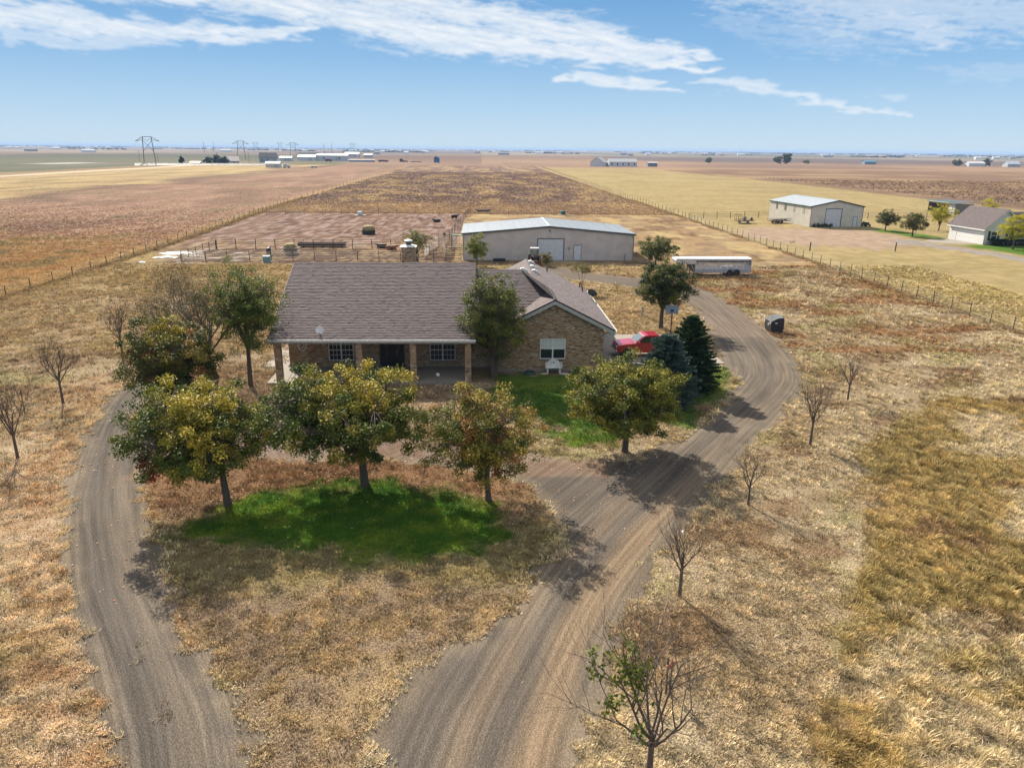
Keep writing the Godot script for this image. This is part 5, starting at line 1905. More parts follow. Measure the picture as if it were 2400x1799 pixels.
func make_yard_things() -> void:
	make_pickup()
	# ---- basketball hoop
	var at := v3(15.95, 0, -60.6)
	var T := thing("basketball_hoop", "basketball hoop with blue-grey backboard before the dark tree", "basketball hoop", at, deg_to_rad(-8))
	var b := MB.new()
	b.bar(v3(0.05, 0, -0.25), v3(0.05, 2.2, -0.25), 0.05, 8)
	b.sbar(v3(0.05, 2.0, -0.25), v3(0.0, 2.2, -0.02), 0.05, 0.05)
	put("pole", b, M.rust, T)
	b = MB.new()
	b.col = Color(0.17, 0.24, 0.33)
	b.ext(PackedVector2Array([Vector2(-0.52, 1.95), Vector2(0.52, 1.95), Vector2(0.52, 2.45), Vector2(0.42, 2.6), Vector2(-0.5, 2.62), Vector2(-0.52, 2.56)]), 0.04)
	put("backboard", b, M.painted, T)
	b = MB.new()
	b.box(v3(0.0, 2.18, 0.023), v3(0.26, 0.2, 0.006))
	put("target_square", b, M.black_paint, T)
	b = MB.new()
	var pts := PackedVector3Array()
	var rr := PackedFloat32Array()
	for i in 17:
		pts.append(v3(-0.22 + 0.22 * cos(TAU * i / 16), 1.93, 0.26 + 0.22 * sin(TAU * i / 16)))
		rr.append(0.012)
	b.tube(pts, rr, 5, false)
	b.bar(v3(-0.1, 1.93, 0.04), v3(-0.05, 1.98, 0.0), 0.02)
	put("rim", b, M.rust, T)
	# ---- grey post under the tree
	b = MB.new()
	b.tube(PackedVector3Array([v3(0, -0.1, 0), v3(0, 0.85, 0), v3(0, 0.9, 0)]), PackedFloat32Array([0.09, 0.085, 0.05]), 8)
	var o := put("bollard_post", b, M.grey_pipe, self)
	o.position = v3(15.2, 0, -68.5)
	tag(o, "short grey post in the grass beyond the basketball hoop", "post")
	# ---- dumpster
	T = thing("dumpster", "black waste bin with sloping grey lids beside the drive", "dumpster", v3(25.45, 0, -62.15))
	b = MB.new()
	# profile across x: low front lip at -x, high back at +x
	var pr := PackedVector2Array([Vector2(-0.5, 0.08), Vector2(0.5, 0.08), Vector2(0.56, 0.5), Vector2(0.56, 1.0), Vector2(0.5, 1.34), Vector2(-0.02, 1.28), Vector2(-0.56, 1.0), Vector2(-0.56, 0.5)])
	b.ext(pr, 1.48)
	for s in [-1.0, 1.0]:
		b.box(v3(0, 0.62, s * 0.77), v3(1.02, 0.12, 0.06))
	put("body", b, M.bin_black, T)
	for s in [-1.0, 1.0]:
		b = MB.new()
		b.box(v3(-0.05, 0.70, s * 0.83), v3(0.85, 0.14, 0.06))
		put("fork_pocket", b, M.bin_black, T)
	var lids := [[-0.38, "lid"], [0.38, "lid"]]
	for l in lids:
		b = MB.new()
		b.col = Color(0.10, 0.115, 0.13)
		var la := atan2(0.28, 0.54)
		var lb := Basis(Vector3.BACK, la)
		b.box(v3(-0.31, 1.165, l[0]), v3(0.64, 0.03, 0.72), lb)
		for k in 5:
			b.box(v3(-0.31, 1.185, l[0] - 0.28 + k * 0.14) + lb * v3(0, 0.005, 0), v3(0.6, 0.025, 0.03), lb)
		b.box(v3(0.25, 1.34, l[0]), v3(0.54, 0.03, 0.72), Basis(Vector3.BACK, atan2(0.06, 0.52)))
		put("lid", b, M.painted, T)
	b = MB.new()
	b.col = Color(0.55, 0.52, 0.55)
	var lg := Transform3D(Basis(Vector3.BACK, Vector3.UP, Vector3.LEFT), v3(-0.565, 0.78, 0.05))
	# worn white sticker: an arrow-like mark and a torn patch
	b.ext(PackedVector2Array([Vector2(-0.02, -0.16), Vector2(0.04, -0.16), Vector2(0.04, 0.06), Vector2(-0.02, 0.06)]), 0.006, lg)
	b.ext(PackedVector2Array([Vector2(-0.12, -0.06), Vector2(0.14, -0.1), Vector2(0.14, -0.05), Vector2(-0.12, -0.01)]), 0.0075, lg)
	b.ext(PackedVector2Array([Vector2(-0.09, -0.2), Vector2(0.1, -0.22), Vector2(0.1, -0.19), Vector2(-0.09, -0.17)]), 0.006, lg)
	b.ext(PackedVector2Array([Vector2(0.26, 0.02), Vector2(0.48, 0.0), Vector2(0.5, 0.18), Vector2(0.36, 0.2), Vector2(0.34, 0.1), Vector2(0.26, 0.09)]), 0.006, lg)
	put("sticker", b, M.flat, T)
	b = MB.new()
	b.col = Color(0.55, 0.55, 0.55)
	b.box(v3(-0.12, 0.9, 0.743), v3(0.2, 0.09, 0.006))
	put("label_plate", b, M.flat, T)
	# ---- gooseneck stock trailer, near side towards +z
	make_stock_trailer()
	# ---- bench against the gable wall
	T = thing("garden_bench", "white stone bench with arched back under the gable window", "bench", v3(5.0, 0, -49.72))
	b = MB.new()
	b.cbox(v3(0, 0.44, 0.02), v3(1.16, 0.07, 0.42), 0.015)
	put("seat", b, M.white_trim, T)
	b = MB.new()
	var back := PackedVector2Array([Vector2(-0.56, 0.475), Vector2(0.56, 0.475), Vector2(0.56, 0.72), Vector2(0.44, 0.74), Vector2(0.3, 0.9), Vector2(0.15, 0.98), Vector2(0, 1.0), Vector2(-0.15, 0.98), Vector2(-0.3, 0.9), Vector2(-0.44, 0.74), Vector2(-0.56, 0.72)])
	b.ext(back, 0.07, Transform3D(Basis(), v3(0, 0, -0.16)))
	put("backrest", b, M.white_trim, T)
	for s in [-1.0, 1.0]:
		b = MB.new()
		b.hexa(v3(s * 0.43, 0.20, 0.02), v3(0.12, 0.405, 0.36), v3(0.1, 0.405, 0.3))
		put("leg", b, M.white_trim, T)
		b = MB.new()
		b.cbox(v3(s * 0.56, 0.62, -0.02), v3(0.08, 0.3, 0.34), 0.02)
		put("arm", b, M.white_trim, T)
	b = MB.new()
	b.col = Color(0.2, 0.13, 0.06)
	b.ball(v3(0, 0.74, -0.122), v3(0.05, 0.06, 0.02), 10, 6)
	put("medallion", b, M.flat, T)
	# ---- coiled hose, stepping stones
	b = MB.new()
	pts = PackedVector3Array()
	rr = PackedFloat32Array()
	for i in 66:
		var g := TAU * i / 13.0
		var q := 0.40 - 0.02 * (i / 13) + 0.015 * sin(i * 1.7)
		pts.append(v3(q * cos(g) * 1.05, 0.03 + 0.028 * (i / 13), q * sin(g)))
		rr.append(0.021)
	b.tube(pts, rr, 6)
	b.col = Color(0.05, 0.13, 0.10)
	var hose := MB.new()
	hose.col = Color(0.045, 0.11, 0.09)
	hose.tube(pts, rr, 6)
	o = put("garden_hose", hose, M.painted, self)
	o.position = v3(3.3, 0, -49.6)
	tag(o, "coiled green garden hose by the gable wall", "hose")
	for q in [[4.3, -49.5, 0.2, "small pale stepping stone left of the bench"], [5.75, -49.45, 0.32, "longer pale stepping stone right of the bench"]]:
		b = MB.new()
		b.col = Color(0.5, 0.46, 0.4)
		b.lathe([[0.0, 0.07], [q[2] * 0.85, 0.07], [q[2], 0.04], [q[2], -0.02]], 12, Transform3D(Basis.from_scale(v3(1.1, 1, 0.6)), Vector3.ZERO))
		o = put("stepping_stone", b, M.painted, self)
		o.position = v3(q[0], 0, q[1])
		tag(o, q[3], "stone")
	# ---- porch sign
	T = thing("yard_sign", "small white sign on a thin stake at the porch edge", "sign", v3(-3.0, 0, -47.1))
	b = MB.new()
	b.bar(v3(0, -0.05, 0), v3(0, 0.62, 0), 0.012, 5)
	put("stake", b, M.dark_trim, T)
	b = MB.new()
	b.box(v3(0.05, 0.72, 0), v3(0.22, 0.2, 0.015), Basis(Vector3.BACK, -0.2))
	put("board", b, M.white_trim, T)
	# ---- dishes
	T = thing("satellite_dish", "white satellite dish on the front roof edge", "satellite dish", v3(-10.6, 3.19, -47.62))
	b = MB.new()
	b.bar(v3(0, 0, 0), v3(0, 0.28, 0.02), 0.025, 6)
	b.bar(v3(0.14, -0.06, 0.1), v3(0, 0.22, 0.02), 0.014, 5)
	b.bar(v3(-0.14, -0.06, 0.1), v3(0, 0.22, 0.02), 0.014, 5)
	b.bar(v3(0, 0.2, 0.06), v3(0, 0.34, 0.42), 0.012, 5)
	b.box(v3(0, 0.36, 0.43), v3(0.06, 0.06, 0.1))
	put("mast", b, M.dark_trim, T)
	b = MB.new()
	b.lathe([[0.0, 0.0], [0.12, 0.012], [0.2, 0.03], [0.27, 0.06], [0.275, 0.055], [0.2, 0.018], [0.12, 0.0], [0.0, -0.012]], 20, Transform3D(Basis(Vector3.RIGHT, deg_to_rad(58)), v3(0, 0.42, 0.02)))
	put("reflector", b, M.white_trim, T)
	T = thing("satellite_dish", "dark satellite dish at the right eave of the house", "satellite dish", v3(9.0, 3.17, -60.2))
	b = MB.new()
	b.bar(v3(0, -0.02, 0), v3(0.05, 0.42, 0), 0.03, 6)
	b.bar(v3(0.22, -0.12, 0.15), v3(0.05, 0.36, 0), 0.015, 5)
	b.bar(v3(0.05, 0.3, 0), v3(0.5, 0.42, -0.32), 0.014, 5)
	put("mast", b, M.dark_trim, T)
	b = MB.new()
	var db := Basis(Quaternion(Vector3.UP, v3(0.45, 0.55, -0.7).normalized()))
	b.lathe([[0.0, 0.0], [0.2, 0.02], [0.32, 0.06], [0.42, 0.12], [0.425, 0.11], [0.32, 0.045], [0.2, 0.0], [0.0, -0.02]], 22, Transform3D(db, v3(0.06, 0.5, 0)))
	put("reflector", b, M.dark_trim, T)
	# ---- stakes
	b = MB.new()
	b.bar(v3(0, -0.1, 0), v3(0.0, 1.55, 0), 0.025, 6)
	o = put("wooden_stake", b, M.post, self)
	o.position = v3(-26.6, 0, -41.6)
	tag(o, "thin dark stake beside the middle left sapling", "stake")
	T = thing("tree_stakes", "pair of dark stakes with a rusty tie behind the nearest tree", "stakes", v3(5.35, 0, -17.6))
	for s in [-1.0, 1.0]:
		b = MB.new()
		b.bar(v3(s * 0.05, -0.1, 0), v3(s * 0.06, 1.15 + s * -0.05, s * 0.02), 0.028, 6)
		put("stake", b, M.post, T)
	b = MB.new()
	b.col = Color(0.28, 0.10, 0.06)
	b.box(v3(-0.01, 0.92, 0.01), v3(0.2, 0.1, 0.08), Basis(Vector3.BACK, 0.2))
	b.box(v3(0.06, 1.06, 0.02), v3(0.08, 0.12, 0.07))
	put("tie", b, M.flat, T)
	# ---- teal utility box
	T = thing("utility_box", "pale teal utility transformer box in front of the pen", "utility box", v3(-29.3, 0, -102.4))
	b = MB.new()
	b.col = Color(0.16, 0.30, 0.30)
	b.cbox(v3(0, 0.42, 0), v3(0.85, 0.75, 0.8), 0.03)
	put("cabinet", b, M.painted, T)
	b = MB.new()
	b.col = Color(0.30, 0.46, 0.45)
	b.cbox(v3(0, 0.82, 0.02), v3(0.9, 0.07, 0.88), 0.02)
	put("lid", b, M.painted, T)
	b = MB.new()
	b.bb(v3(-0.65, -0.05, -0.6), v3(0.65, 0.06, 0.6))
	put("pad", b, M.concrete, T)
	# ---- small dark shrub left of the porch end, white scraps in the grass
	for q in [[-44.5, -106.5, 0.9, "flattened white plastic sheet by the left fence"], [-44.8, -110.8, 1.6, "larger torn white plastic sheet behind the pen corner"], [-45.6, -101.5, 0.4, "small white scrap in the grass near the pen"]]:
		b = MB.new()
		b.col = Color(0.62, 0.6, 0.58)
		var ring := []
		for i in 11:
			var g := TAU * i / 11
			ring.append(v3(cos(g) * q[2] * rng.randf_range(0.6, 1.2) * 1.6, rng.randf_range(0.05, 0.16), sin(g) * q[2] * rng.randf_range(0.5, 1.1)))
		for i in 11:
			b.tri(v3(0, 0.22, 0), ring[i], ring[(i + 1) % 11])
			b.tri(v3(0, 0.2, 0), ring[(i + 1) % 11], ring[i])
			b.quad(ring[(i + 1) % 11], ring[i], ring[i] * v3(1.1, 0, 1.1), ring[(i + 1) % 11] * v3(1.1, 0, 1.1))
		o = put("plastic_sheet", b, M.flat, self)
		o.position = v3(q[0], 0, q[1])
		tag(o, q[3], "sheet", "white scraps by the pen")

func make_stock_trailer() -> void:
	var T := thing("stock_trailer", "long silver gooseneck livestock trailer on the grass", "trailer", v3(26.6, 0, -92.6), deg_to_rad(0.4))
	var L := 7.1
	var W := 2.1
	var b := MB.new()
	# floor frame
	b.bb(v3(0, 0.42, -W * 0.5), v3(L, 0.56, W * 0.5))
	put("floor_frame", b, M.aluminium, T)
	# slatted sides
	var slats := [0.63, 0.78, 0.93, 1.08, 1.23, 1.38]
	for s in [-1.0, 1.0]:
		b = MB.new()
		var z: float = s * (W * 0.5 - 0.02)
		for y in slats:
			b.hexa(v3(L * 0.5, y, z), v3(L, 0.10, 0.05), v3(L, 0.10, 0.02))
		b.box(v3(L * 0.5, 1.68, z), v3(L, 0.09, 0.04))
		b.box(v3(L * 0.5, 2.06, z), v3(L, 0.2, 0.04))
		if s < 0:
			b.box(v3(L * 0.5, 1.7, z + 0.03), v3(L, 0.6, 0.02))
		for x in [0.03, 0.85, 1.6, 2.9, 4.2, 5.5, 6.2, 6.6, L - 0.03]:
			b.box(v3(x, 1.33, z + s * 0.02), v3(0.07, 1.6, 0.05))
		put("slatted_side", b, M.aluminium, T)
		# dark reflective tape dashes
		var dash := MB.new()
		dash.col = Color(0.5, 0.04, 0.04) if s > 0 else Color(0.4, 0.04, 0.04)
		dash.box(Vector3.ZERO, v3(0.15, 0.06, 0.008))
		var dm := dash.mesh()
		for i in 22:
			putm("marker_tape", dm, M.flat, T).position = v3(0.2 + i * 0.315, 0.5, s * (W * 0.5 + 0.004))
	b = MB.new()
	# solid front bulkhead slanting back, rear gate
	b.ext(PackedVector2Array([Vector2(-0.02, 0.45), Vector2(-0.55, 1.55), Vector2(-0.5, 1.55), Vector2(0.03, 0.45)]), W)
	put("front_wall", b, M.aluminium, T)
	b = MB.new()
	b.bb(v3(L - 0.05, 0.45, -W * 0.5), v3(L + 0.0, 2.1, W * 0.5))
	put("rear_gate", b, M.aluminium, T)
	b = MB.new()
	b.bb(v3(0.1, 0.57, -0.9), v3(L - 0.1, 0.6, 0.9))
	put("rubber_floor", b, M.rubber, T)
	# nose
	b = MB.new()
	b.ext(PackedVector2Array([Vector2(0.05, 1.5), Vector2(-2.25, 1.55), Vector2(-2.45, 1.7), Vector2(-2.5, 2.0), Vector2(-2.38, 2.14), Vector2(0.05, 2.16)]), W)
	put("gooseneck_nose", b, M.aluminium, T)
	b = MB.new()
	b.ext(PackedVector2Array([Vector2(-0.04, 0.45), Vector2(-0.9, 1.53), Vector2(0.0, 1.53)]), W - 0.3)
	put("front_panel", b, M.dark_trim, T)
	# roof: shallow arch
	b = MB.new()
	for i in 6:
		var z0 := -W * 0.5 + W * i / 6.0
		var z1 := z0 + W / 6.0
		var y0 := 2.17 + 0.10 * (1.0 - pow(absf(z0) / (W * 0.5), 2.0))
		var y1 := 2.17 + 0.10 * (1.0 - pow(absf(z1) / (W * 0.5), 2.0))
		b.quad(v3(-2.42, y1, z1), v3(-2.42, y0, z0), v3(L, y0, z0), v3(L, y1, z1))
		b.quad(v3(L, y1, z1), v3(L, y0, z0), v3(L, 2.1, z0), v3(L, 2.1, z1))
		b.quad(v3(-2.42, y0, z0), v3(-2.42, y1, z1), v3(-2.42, 2.1, z1), v3(-2.42, 2.1, z0))
	put("roof", b, M.door_white, T)
	# side door frame on the near side
	b = MB.new()
	for x in [0.5, 1.2]:
		b.box(v3(x, 1.3, W * 0.5 + 0.03), v3(0.06, 1.55, 0.05))
	b.box(v3(0.85, 2.05, W * 0.5 + 0.031), v3(0.64, 0.06, 0.05))
	b.box(v3(0.85, 0.6, W * 0.5 + 0.031), v3(0.64, 0.06, 0.05))
	put("side_door", b, M.aluminium, T)
	# coupler and jack
	b = MB.new()
	b.bar(v3(-1.9, 1.5, 0), v3(-1.9, 0.75, 0), 0.07, 8)
	b.bar(v3(-1.9, 1.0, 0), v3(-0.9, 1.5, 0), 0.04, 6)
	put("coupler", b, M.dark_trim, T)
	for s in [-1.0, 1.0]:
		b = MB.new()
		b.bar(v3(-0.55, 1.3, s * 0.6), v3(-0.55, 0.1, s * 0.6), 0.06, 8)
		b.box(v3(-0.55, 0.05, s * 0.6), v3(0.25, 0.1, 0.25))
		put("jack_leg", b, M.dark_trim, T)
		# fender over the tandem
		b = MB.new()
		b.ext(PackedVector2Array([Vector2(3.85, 0.5), Vector2(4.0, 0.85), Vector2(4.2, 0.98), Vector2(5.45, 0.98), Vector2(5.7, 0.82), Vector2(5.82, 0.5), Vector2(5.74, 0.5), Vector2(5.64, 0.78), Vector2(5.42, 0.92), Vector2(4.24, 0.92), Vector2(4.07, 0.8), Vector2(3.93, 0.5)]), 0.3, Transform3D(Basis(), v3(0, 0, s * (W * 0.5 + 0.05))))
		put("fender", b, M.aluminium, T)
		for x in [4.4, 5.28]:
			wheel(T, v3(x, 0.41, s * (W * 0.5 + 0.06)), 0.41, 0.24, M.rust, v3(0, 0, s))

# ------------------------------------------------------------------ the grey barn, tractor
func ribbed(b: MB, o: Vector3, u: Vector3, n: Vector3, length: float, h0: Callable, h1: Callable, step := 0.3) -> void:
	# sheet metal wall: flat pans with raised ribs; h0(u), h1(u) give bottom and top
	var x := 0.0
	while x < length - 0.01:
		var e := minf(x + step, length)
		var r0 := x
		var r1 := minf(x + 0.05, e)
		for p in [[r0, r1, 0.035], [r1, e, 0.0]]:
			if p[1] - p[0] < 0.002:
				continue
			var a0: Vector3 = o + u * p[0] + n * p[2]
			var a1: Vector3 = o + u * p[1] + n * p[2]
			b.quad(a0 + v3(0, h0.call(p[0]), 0), a0 + v3(0, h1.call(p[0]), 0), a1 + v3(0, h1.call(p[1]), 0), a1 + v3(0, h0.call(p[1]), 0))
		for q in [r0, r1]:
			var a: Vector3 = o + u * q
			var w: float = 1.0 if q == r1 else -1.0
			var lo := v3(0, h0.call(q), 0)
			var hi := v3(0, h1.call(q), 0)
			if w > 0:
				b.quad(a + n * 0.035 + lo, a + n * 0.035 + hi, a + hi, a + lo)
			else:
				b.quad(a + lo, a + hi, a + n * 0.035 + hi, a + n * 0.035 + lo)
		x = e

# gable building of sheet metal; local x across the front, front at z = 0, running back to -depth
func metal_barn(T: Node3D, w: float, depth: float, eave: float, apex: float, wall_m: Material, roof_m: Material, trim_m: Material, front_holes := [], step := 0.3) -> void:
	var hw := w * 0.5
	var top := func(x: float) -> float: return lerpf(apex, eave, absf(x - hw) / hw) - 0.03
	var zero := func(_x: float) -> float: return 0.0
	var b := MB.new()
	# front in strips so that the door openings stay open
	var cuts := [0.0, w]
	for h in front_holes:
		cuts.append(h[0])
		cuts.append(h[1])
	cuts.sort()
	for i in cuts.size() - 1:
		var l: float = cuts[i]
		var r: float = cuts[i + 1]
		if r - l < 0.005:
			continue
		var lo := 0.0
		for h in front_holes:
			if l >= h[0] - 0.001 and r <= h[1] + 0.001:
				lo = h[2]
		ribbed(b, v3(-hw + l, 0, 0), Vector3.RIGHT, Vector3.BACK, r - l, func(_x: float) -> float: return lo, func(x: float) -> float: return top.call(l + x), step)
	put("front_wall", b, wall_m, T)
	b = MB.new()
	ribbed(b, v3(-hw, 0, -depth), Vector3.BACK, Vector3.LEFT, depth, zero, func(_x: float) -> float: return eave - 0.03, step)
	put("side_wall", b, wall_m, T)
	b = MB.new()
	ribbed(b, v3(hw, 0, 0), Vector3.FORWARD, Vector3.RIGHT, depth, zero, func(_x: float) -> float: return eave - 0.03, step)
	put("side_wall", b, wall_m, T)
	b = MB.new()
	ribbed(b, v3(hw, 0, -depth), Vector3.LEFT, Vector3.FORWARD, w, zero, top, step)
	put("rear_wall", b, wall_m, T)
	var sl := atan2(apex - eave, hw)
	for s in [-1.0, 1.0]:
		b = MB.new()
		var ov := 0.22
		var x1: float = s * (hw + ov)
		var y1 := eave - ov * tan(sl)
		var n := int(depth / 0.6)
		var z := 0.16
		var a0 := v3(0, apex + 0.02, z)
		var a1 := v3(x1, y1 + 0.02, z)
		var c0 := v3(0, apex + 0.02, -depth - 0.16)
		var c1 := v3(x1, y1 + 0.02, -depth - 0.16)
		if s > 0:
			b.quad(a0, c0, c1, a1)
			b.quad(a1 - v3(0, 0.04, 0), c1 - v3(0, 0.04, 0), c0 - v3(0, 0.04, 0), a0 - v3(0, 0.04, 0))
		else:
			b.quad(a1, c1, c0, a0)
			b.quad(a0 - v3(0, 0.04, 0), c0 - v3(0, 0.04, 0), c1 - v3(0, 0.04, 0), a1 - v3(0, 0.04, 0))
		for i in n + 1:
			var zz := lerpf(z - 0.03, -depth - 0.13, float(i) / n)
			b.sbar(v3(0, apex + 0.03, zz), v3(x1, y1 + 0.03, zz), 0.05, 0.03)
		put("roof_sheet", b, roof_m, T)
		# eave and rake trim
		b = MB.new()
		b.sbar(v3(x1, y1 - 0.09, 0.17), v3(x1, y1 - 0.09, -depth - 0.17), 0.04, 0.2)
		b.sbar(v3(0, apex - 0.10, 0.185), v3(x1 * 1.001, y1 - 0.10, 0.185), 0.04, 0.24)
		b.sbar(v3(s * (hw - 0.05), 0, 0.05), v3(s * (hw - 0.05), eave - 0.15, 0.05), 0.1, 0.04)
		put("trim", b, trim_m, T)
	b = MB.new()
	b.sbar(v3(0, apex + 0.045, 0.16), v3(0, apex + 0.045, -depth - 0.16), 0.34, 0.03)
	put("ridge_cap", b, roof_m, T)

func rollup_door(T: Node3D, x0: float, x1: float, h: float, z: float, m: Material, trim_m: Material, rows := 8) -> void:
	var n := Node3D.new()
	n.name = "overhead_door"
	T.add_child(n, true)
	var d := h / rows
	for i in rows:
		var b := MB.new()
		b.cbox(v3((x0 + x1) * 0.5, d * (i + 0.5), z - 0.06), v3(x1 - x0 - 0.01, d - 0.012, 0.05), 0.012)
		put("panel", b, m, n)
	var f := MB.new()
	f.bb(v3(x0 - 0.1, 0, z - 0.08), v3(x0 - 0.002, h + 0.1, z + 0.05))
	f.bb(v3(x1 + 0.002, 0, z - 0.08), v3(x1 + 0.1, h + 0.1, z + 0.05))
	f.bb(v3(x0 - 0.002, h, z - 0.08), v3(x1 + 0.002, h + 0.1, z + 0.05))
	put("frame", f, trim_m, n)

func man_door(T: Node3D, x0: float, x1: float, h: float, z: float, m: Material, trim_m: Material) -> void:
	var b := MB.new()
	b.bb(v3(x0, 0.03, z - 0.05), v3(x1, h, z))
	var d := put("door", b, m, T)
	var f := MB.new()
	f.bb(v3(x0 - 0.06, 0, z - 0.06), v3(x0 - 0.002, h + 0.06, z + 0.045))
	f.bb(v3(x1 + 0.002, 0, z - 0.06), v3(x1 + 0.06, h + 0.06, z + 0.045))
	f.bb(v3(x0 - 0.002, h + 0.002, z - 0.06), v3(x1 + 0.002, h + 0.06, z + 0.045))
	put("frame", f, trim_m, d)
	f = MB.new()
	f.ball(v3(x1 - 0.09, h * 0.48, z + 0.05), v3(0.035, 0.035, 0.035), 6, 4)
	put("knob", f, M.dark_trim, d)

func make_barn() -> void:
	var T := thing("metal_barn", "big grey metal barn with white roll-up door behind the house", "barn", v3(9.4, 0.0, -105.0))
	var ox := -9.4
	metal_barn(T, 24.1, 13.2, 3.75, 4.78, M.siding, M.metal_roof, M.dark_trim, [[7.85 + ox + 12.05, 11.5 + ox + 12.05, 3.02], [12.98 + ox + 12.05, 13.97 + ox + 12.05, 2.14]])
	rollup_door(T, 7.85 + ox, 11.5 + ox, 3.0, 0.0, M.door_white, M.dark_trim, 8)
	man_door(T, 12.98 + ox, 13.97 + ox, 2.12, 0.0, M.door_white, M.dark_trim)
	var b := MB.new()
	b.bb(v3(-12.2, -0.1, -13.3), v3(12.2, 0.05, 0.15))
	b.bb(v3(-3.0, -0.1, 0.16), v3(3.0, 0.04, 1.0))
	put("slab", b, M.concrete, T)
	b = MB.new()
	b.box(v3(0.1, 4.15, 0.06), v3(0.32, 0.42, 0.06))
	for i in 4:
		b.box(v3(0.1, 4.0 + i * 0.1, 0.1), v3(0.26, 0.04, 0.03), Basis(Vector3.RIGHT, 0.5))
	put("gable_vent", b, M.grey_pipe, T)
	b = MB.new()
	b.cbox(v3(2.85, 1.75, 0.1), v3(0.18, 0.3, 0.16), 0.03)
	put("meter_box", b, M.grey_pipe, T)
	b = MB.new()
	b.bar(v3(10.8, 0.0, 0.15), v3(10.86, 1.0, 0.15), 0.04, 6)
	put("standpipe", b, M.dark_trim, T)
	# dark trough at the foot of the barn
	b = MB.new()
	b.cbox(v3(0, 0.2, 0), v3(1.7, 0.4, 0.5), 0.04)
	var o := put("water_trough", b, M.bin_black, self)
	o.position = v3(2.4, 0, -104.0)
	tag(o, "low black trough at the foot of the grey barn wall", "trough")
	# ---- loader tractor with a small cab
	T = thing("tractor", "small dark tractor with white cab roof before the barn door", "tractor", v3(7.2, 0, -101.6))
	b = MB.new()
	b.cbox(v3(0, 0.95, 0.75), v3(0.62, 0.5, 1.3), 0.08)
	b.cbox(v3(0, 0.75, -0.3), v3(0.9, 0.4, 1.0), 0.06)
	put("hood", b, M.black_paint, T)
	b = MB.new()
	for x in [-0.5, 0.5]:
		for z in [-0.75, 0.15]:
			b.sbar(v3(x, 0.95, z), v3(x * 0.95, 2.05, z), 0.06, 0.06)
	put("cab_frame", b, M.black_paint, T)
	b = MB.new()
	b.box(v3(0, 1.6, 0.16), v3(0.78, 0.7, 0.02))
	put("cab_window", b, M.windscreen, T)
	b = MB.new()
	b.cbox(v3(0, 2.12, -0.3), v3(1.2, 0.16, 1.2), 0.05)
	put("cab_roof", b, M.white_trim, T)
	b = MB.new()
	b.col = Color(0.20, 0.055, 0.02)
	b.sbar(v3(-0.62, 1.1, 0.2), v3(-0.62, 0.5, 1.9), 0.09, 0.14)
	b.sbar(v3(0.62, 1.1, 0.2), v3(0.62, 0.5, 1.9), 0.09, 0.14)
	b.ext(PackedVector2Array([Vector2(1.75, 0.1), Vector2(2.2, 0.08), Vector2(2.25, 0.14), Vector2(1.85, 0.2), Vector2(1.85, 0.65), Vector2(1.75, 0.65)]), 1.5, Transform3D(Basis(Vector3.BACK, Vector3.UP, Vector3.LEFT), Vector3.ZERO))
	put("loader", b, M.painted, T)
	for x in [-0.66, 0.66]:
		wheel(T, v3(x, 0.62, -0.45), 0.62, 0.34, M.rust, v3(signf(x), 0, 0))
		wheel(T, v3(x * 0.9, 0.36, 1.0), 0.36, 0.22, M.rust, v3(signf(x), 0, 0))

# ------------------------------------------------------------------ fences
# path: [x, z] corners; posts every `gap`; rails at the given heights
func fence(called: String, label: String, path: Array, gap: float, post_h: float, post_r: float, rails: Array, rail_r: float, post_m: Material, rail_m: Material, sides := 6, cat := "fence", group := "") -> Node3D:
	var o := v3(path[0][0], 0, path[0][1])
	var T := thing(called, label, cat, o, 0.0, group)
	var b := MB.new()
	b.tube(PackedVector3Array([v3(0, -0.15, 0), v3(0, post_h - 0.02, 0), v3(0, post_h, 0)]), PackedFloat32Array([post_r, post_r, post_r * 0.7]), sides)
	var pm := b.mesh()
	for i in path.size() - 1:
		var a := v3(path[i][0], 0, path[i][1]) - o
		var e := v3(path[i + 1][0], 0, path[i + 1][1]) - o
		var n := maxi(1, roundi(a.distance_to(e) / gap))
		for k in (n + 1 if i == path.size() - 2 else n):
			var p := putm("post", pm, post_m, T)
			p.position = a.lerp(e, float(k) / n) + v3(rng.randfn(0, 0.02), 0, rng.randfn(0, 0.02))
			p.rotation = v3(rng.randfn(0, 0.02), rng.randf() * 6.0, rng.randfn(0, 0.02))
			p.scale.y = rng.randf_range(0.97, 1.04)
	for h in rails:
		b = MB.new()
		for i in path.size() - 1:
			var a := v3(path[i][0], h, path[i][1]) - o
			var e := v3(path[i + 1][0], h, path[i + 1][1]) - o
			b.tube(PackedVector3Array([a, e]), PackedFloat32Array([rail_r, rail_r]), 4, false)
		put("rail" if rail_r > 0.015 else "wire", b, rail_m, T)
	return T

func gate(called: String, label: String, a: Vector3, e: Vector3, h: float, bars: int, m: Material, group := "") -> void:
	var T := thing(called, label, "gate", a, 0.0, group)
	var d := e - a
	for i in bars:
		var b := MB.new()
		var y := 0.22 + (h - 0.25) * i / (bars - 1)
		b.bar(v3(0, y, 0) + d * 0.02, v3(0, y, 0) + d * 0.98, 0.03, 6)
		put("bar", b, m, T)
	for k in [0.02, 0.5, 0.98]:
		var b := MB.new()
		b.bar(d * k + v3(0, 0.12, 0), d * k + v3(0, h, 0), 0.028, 6)
		put("upright", b, m, T)

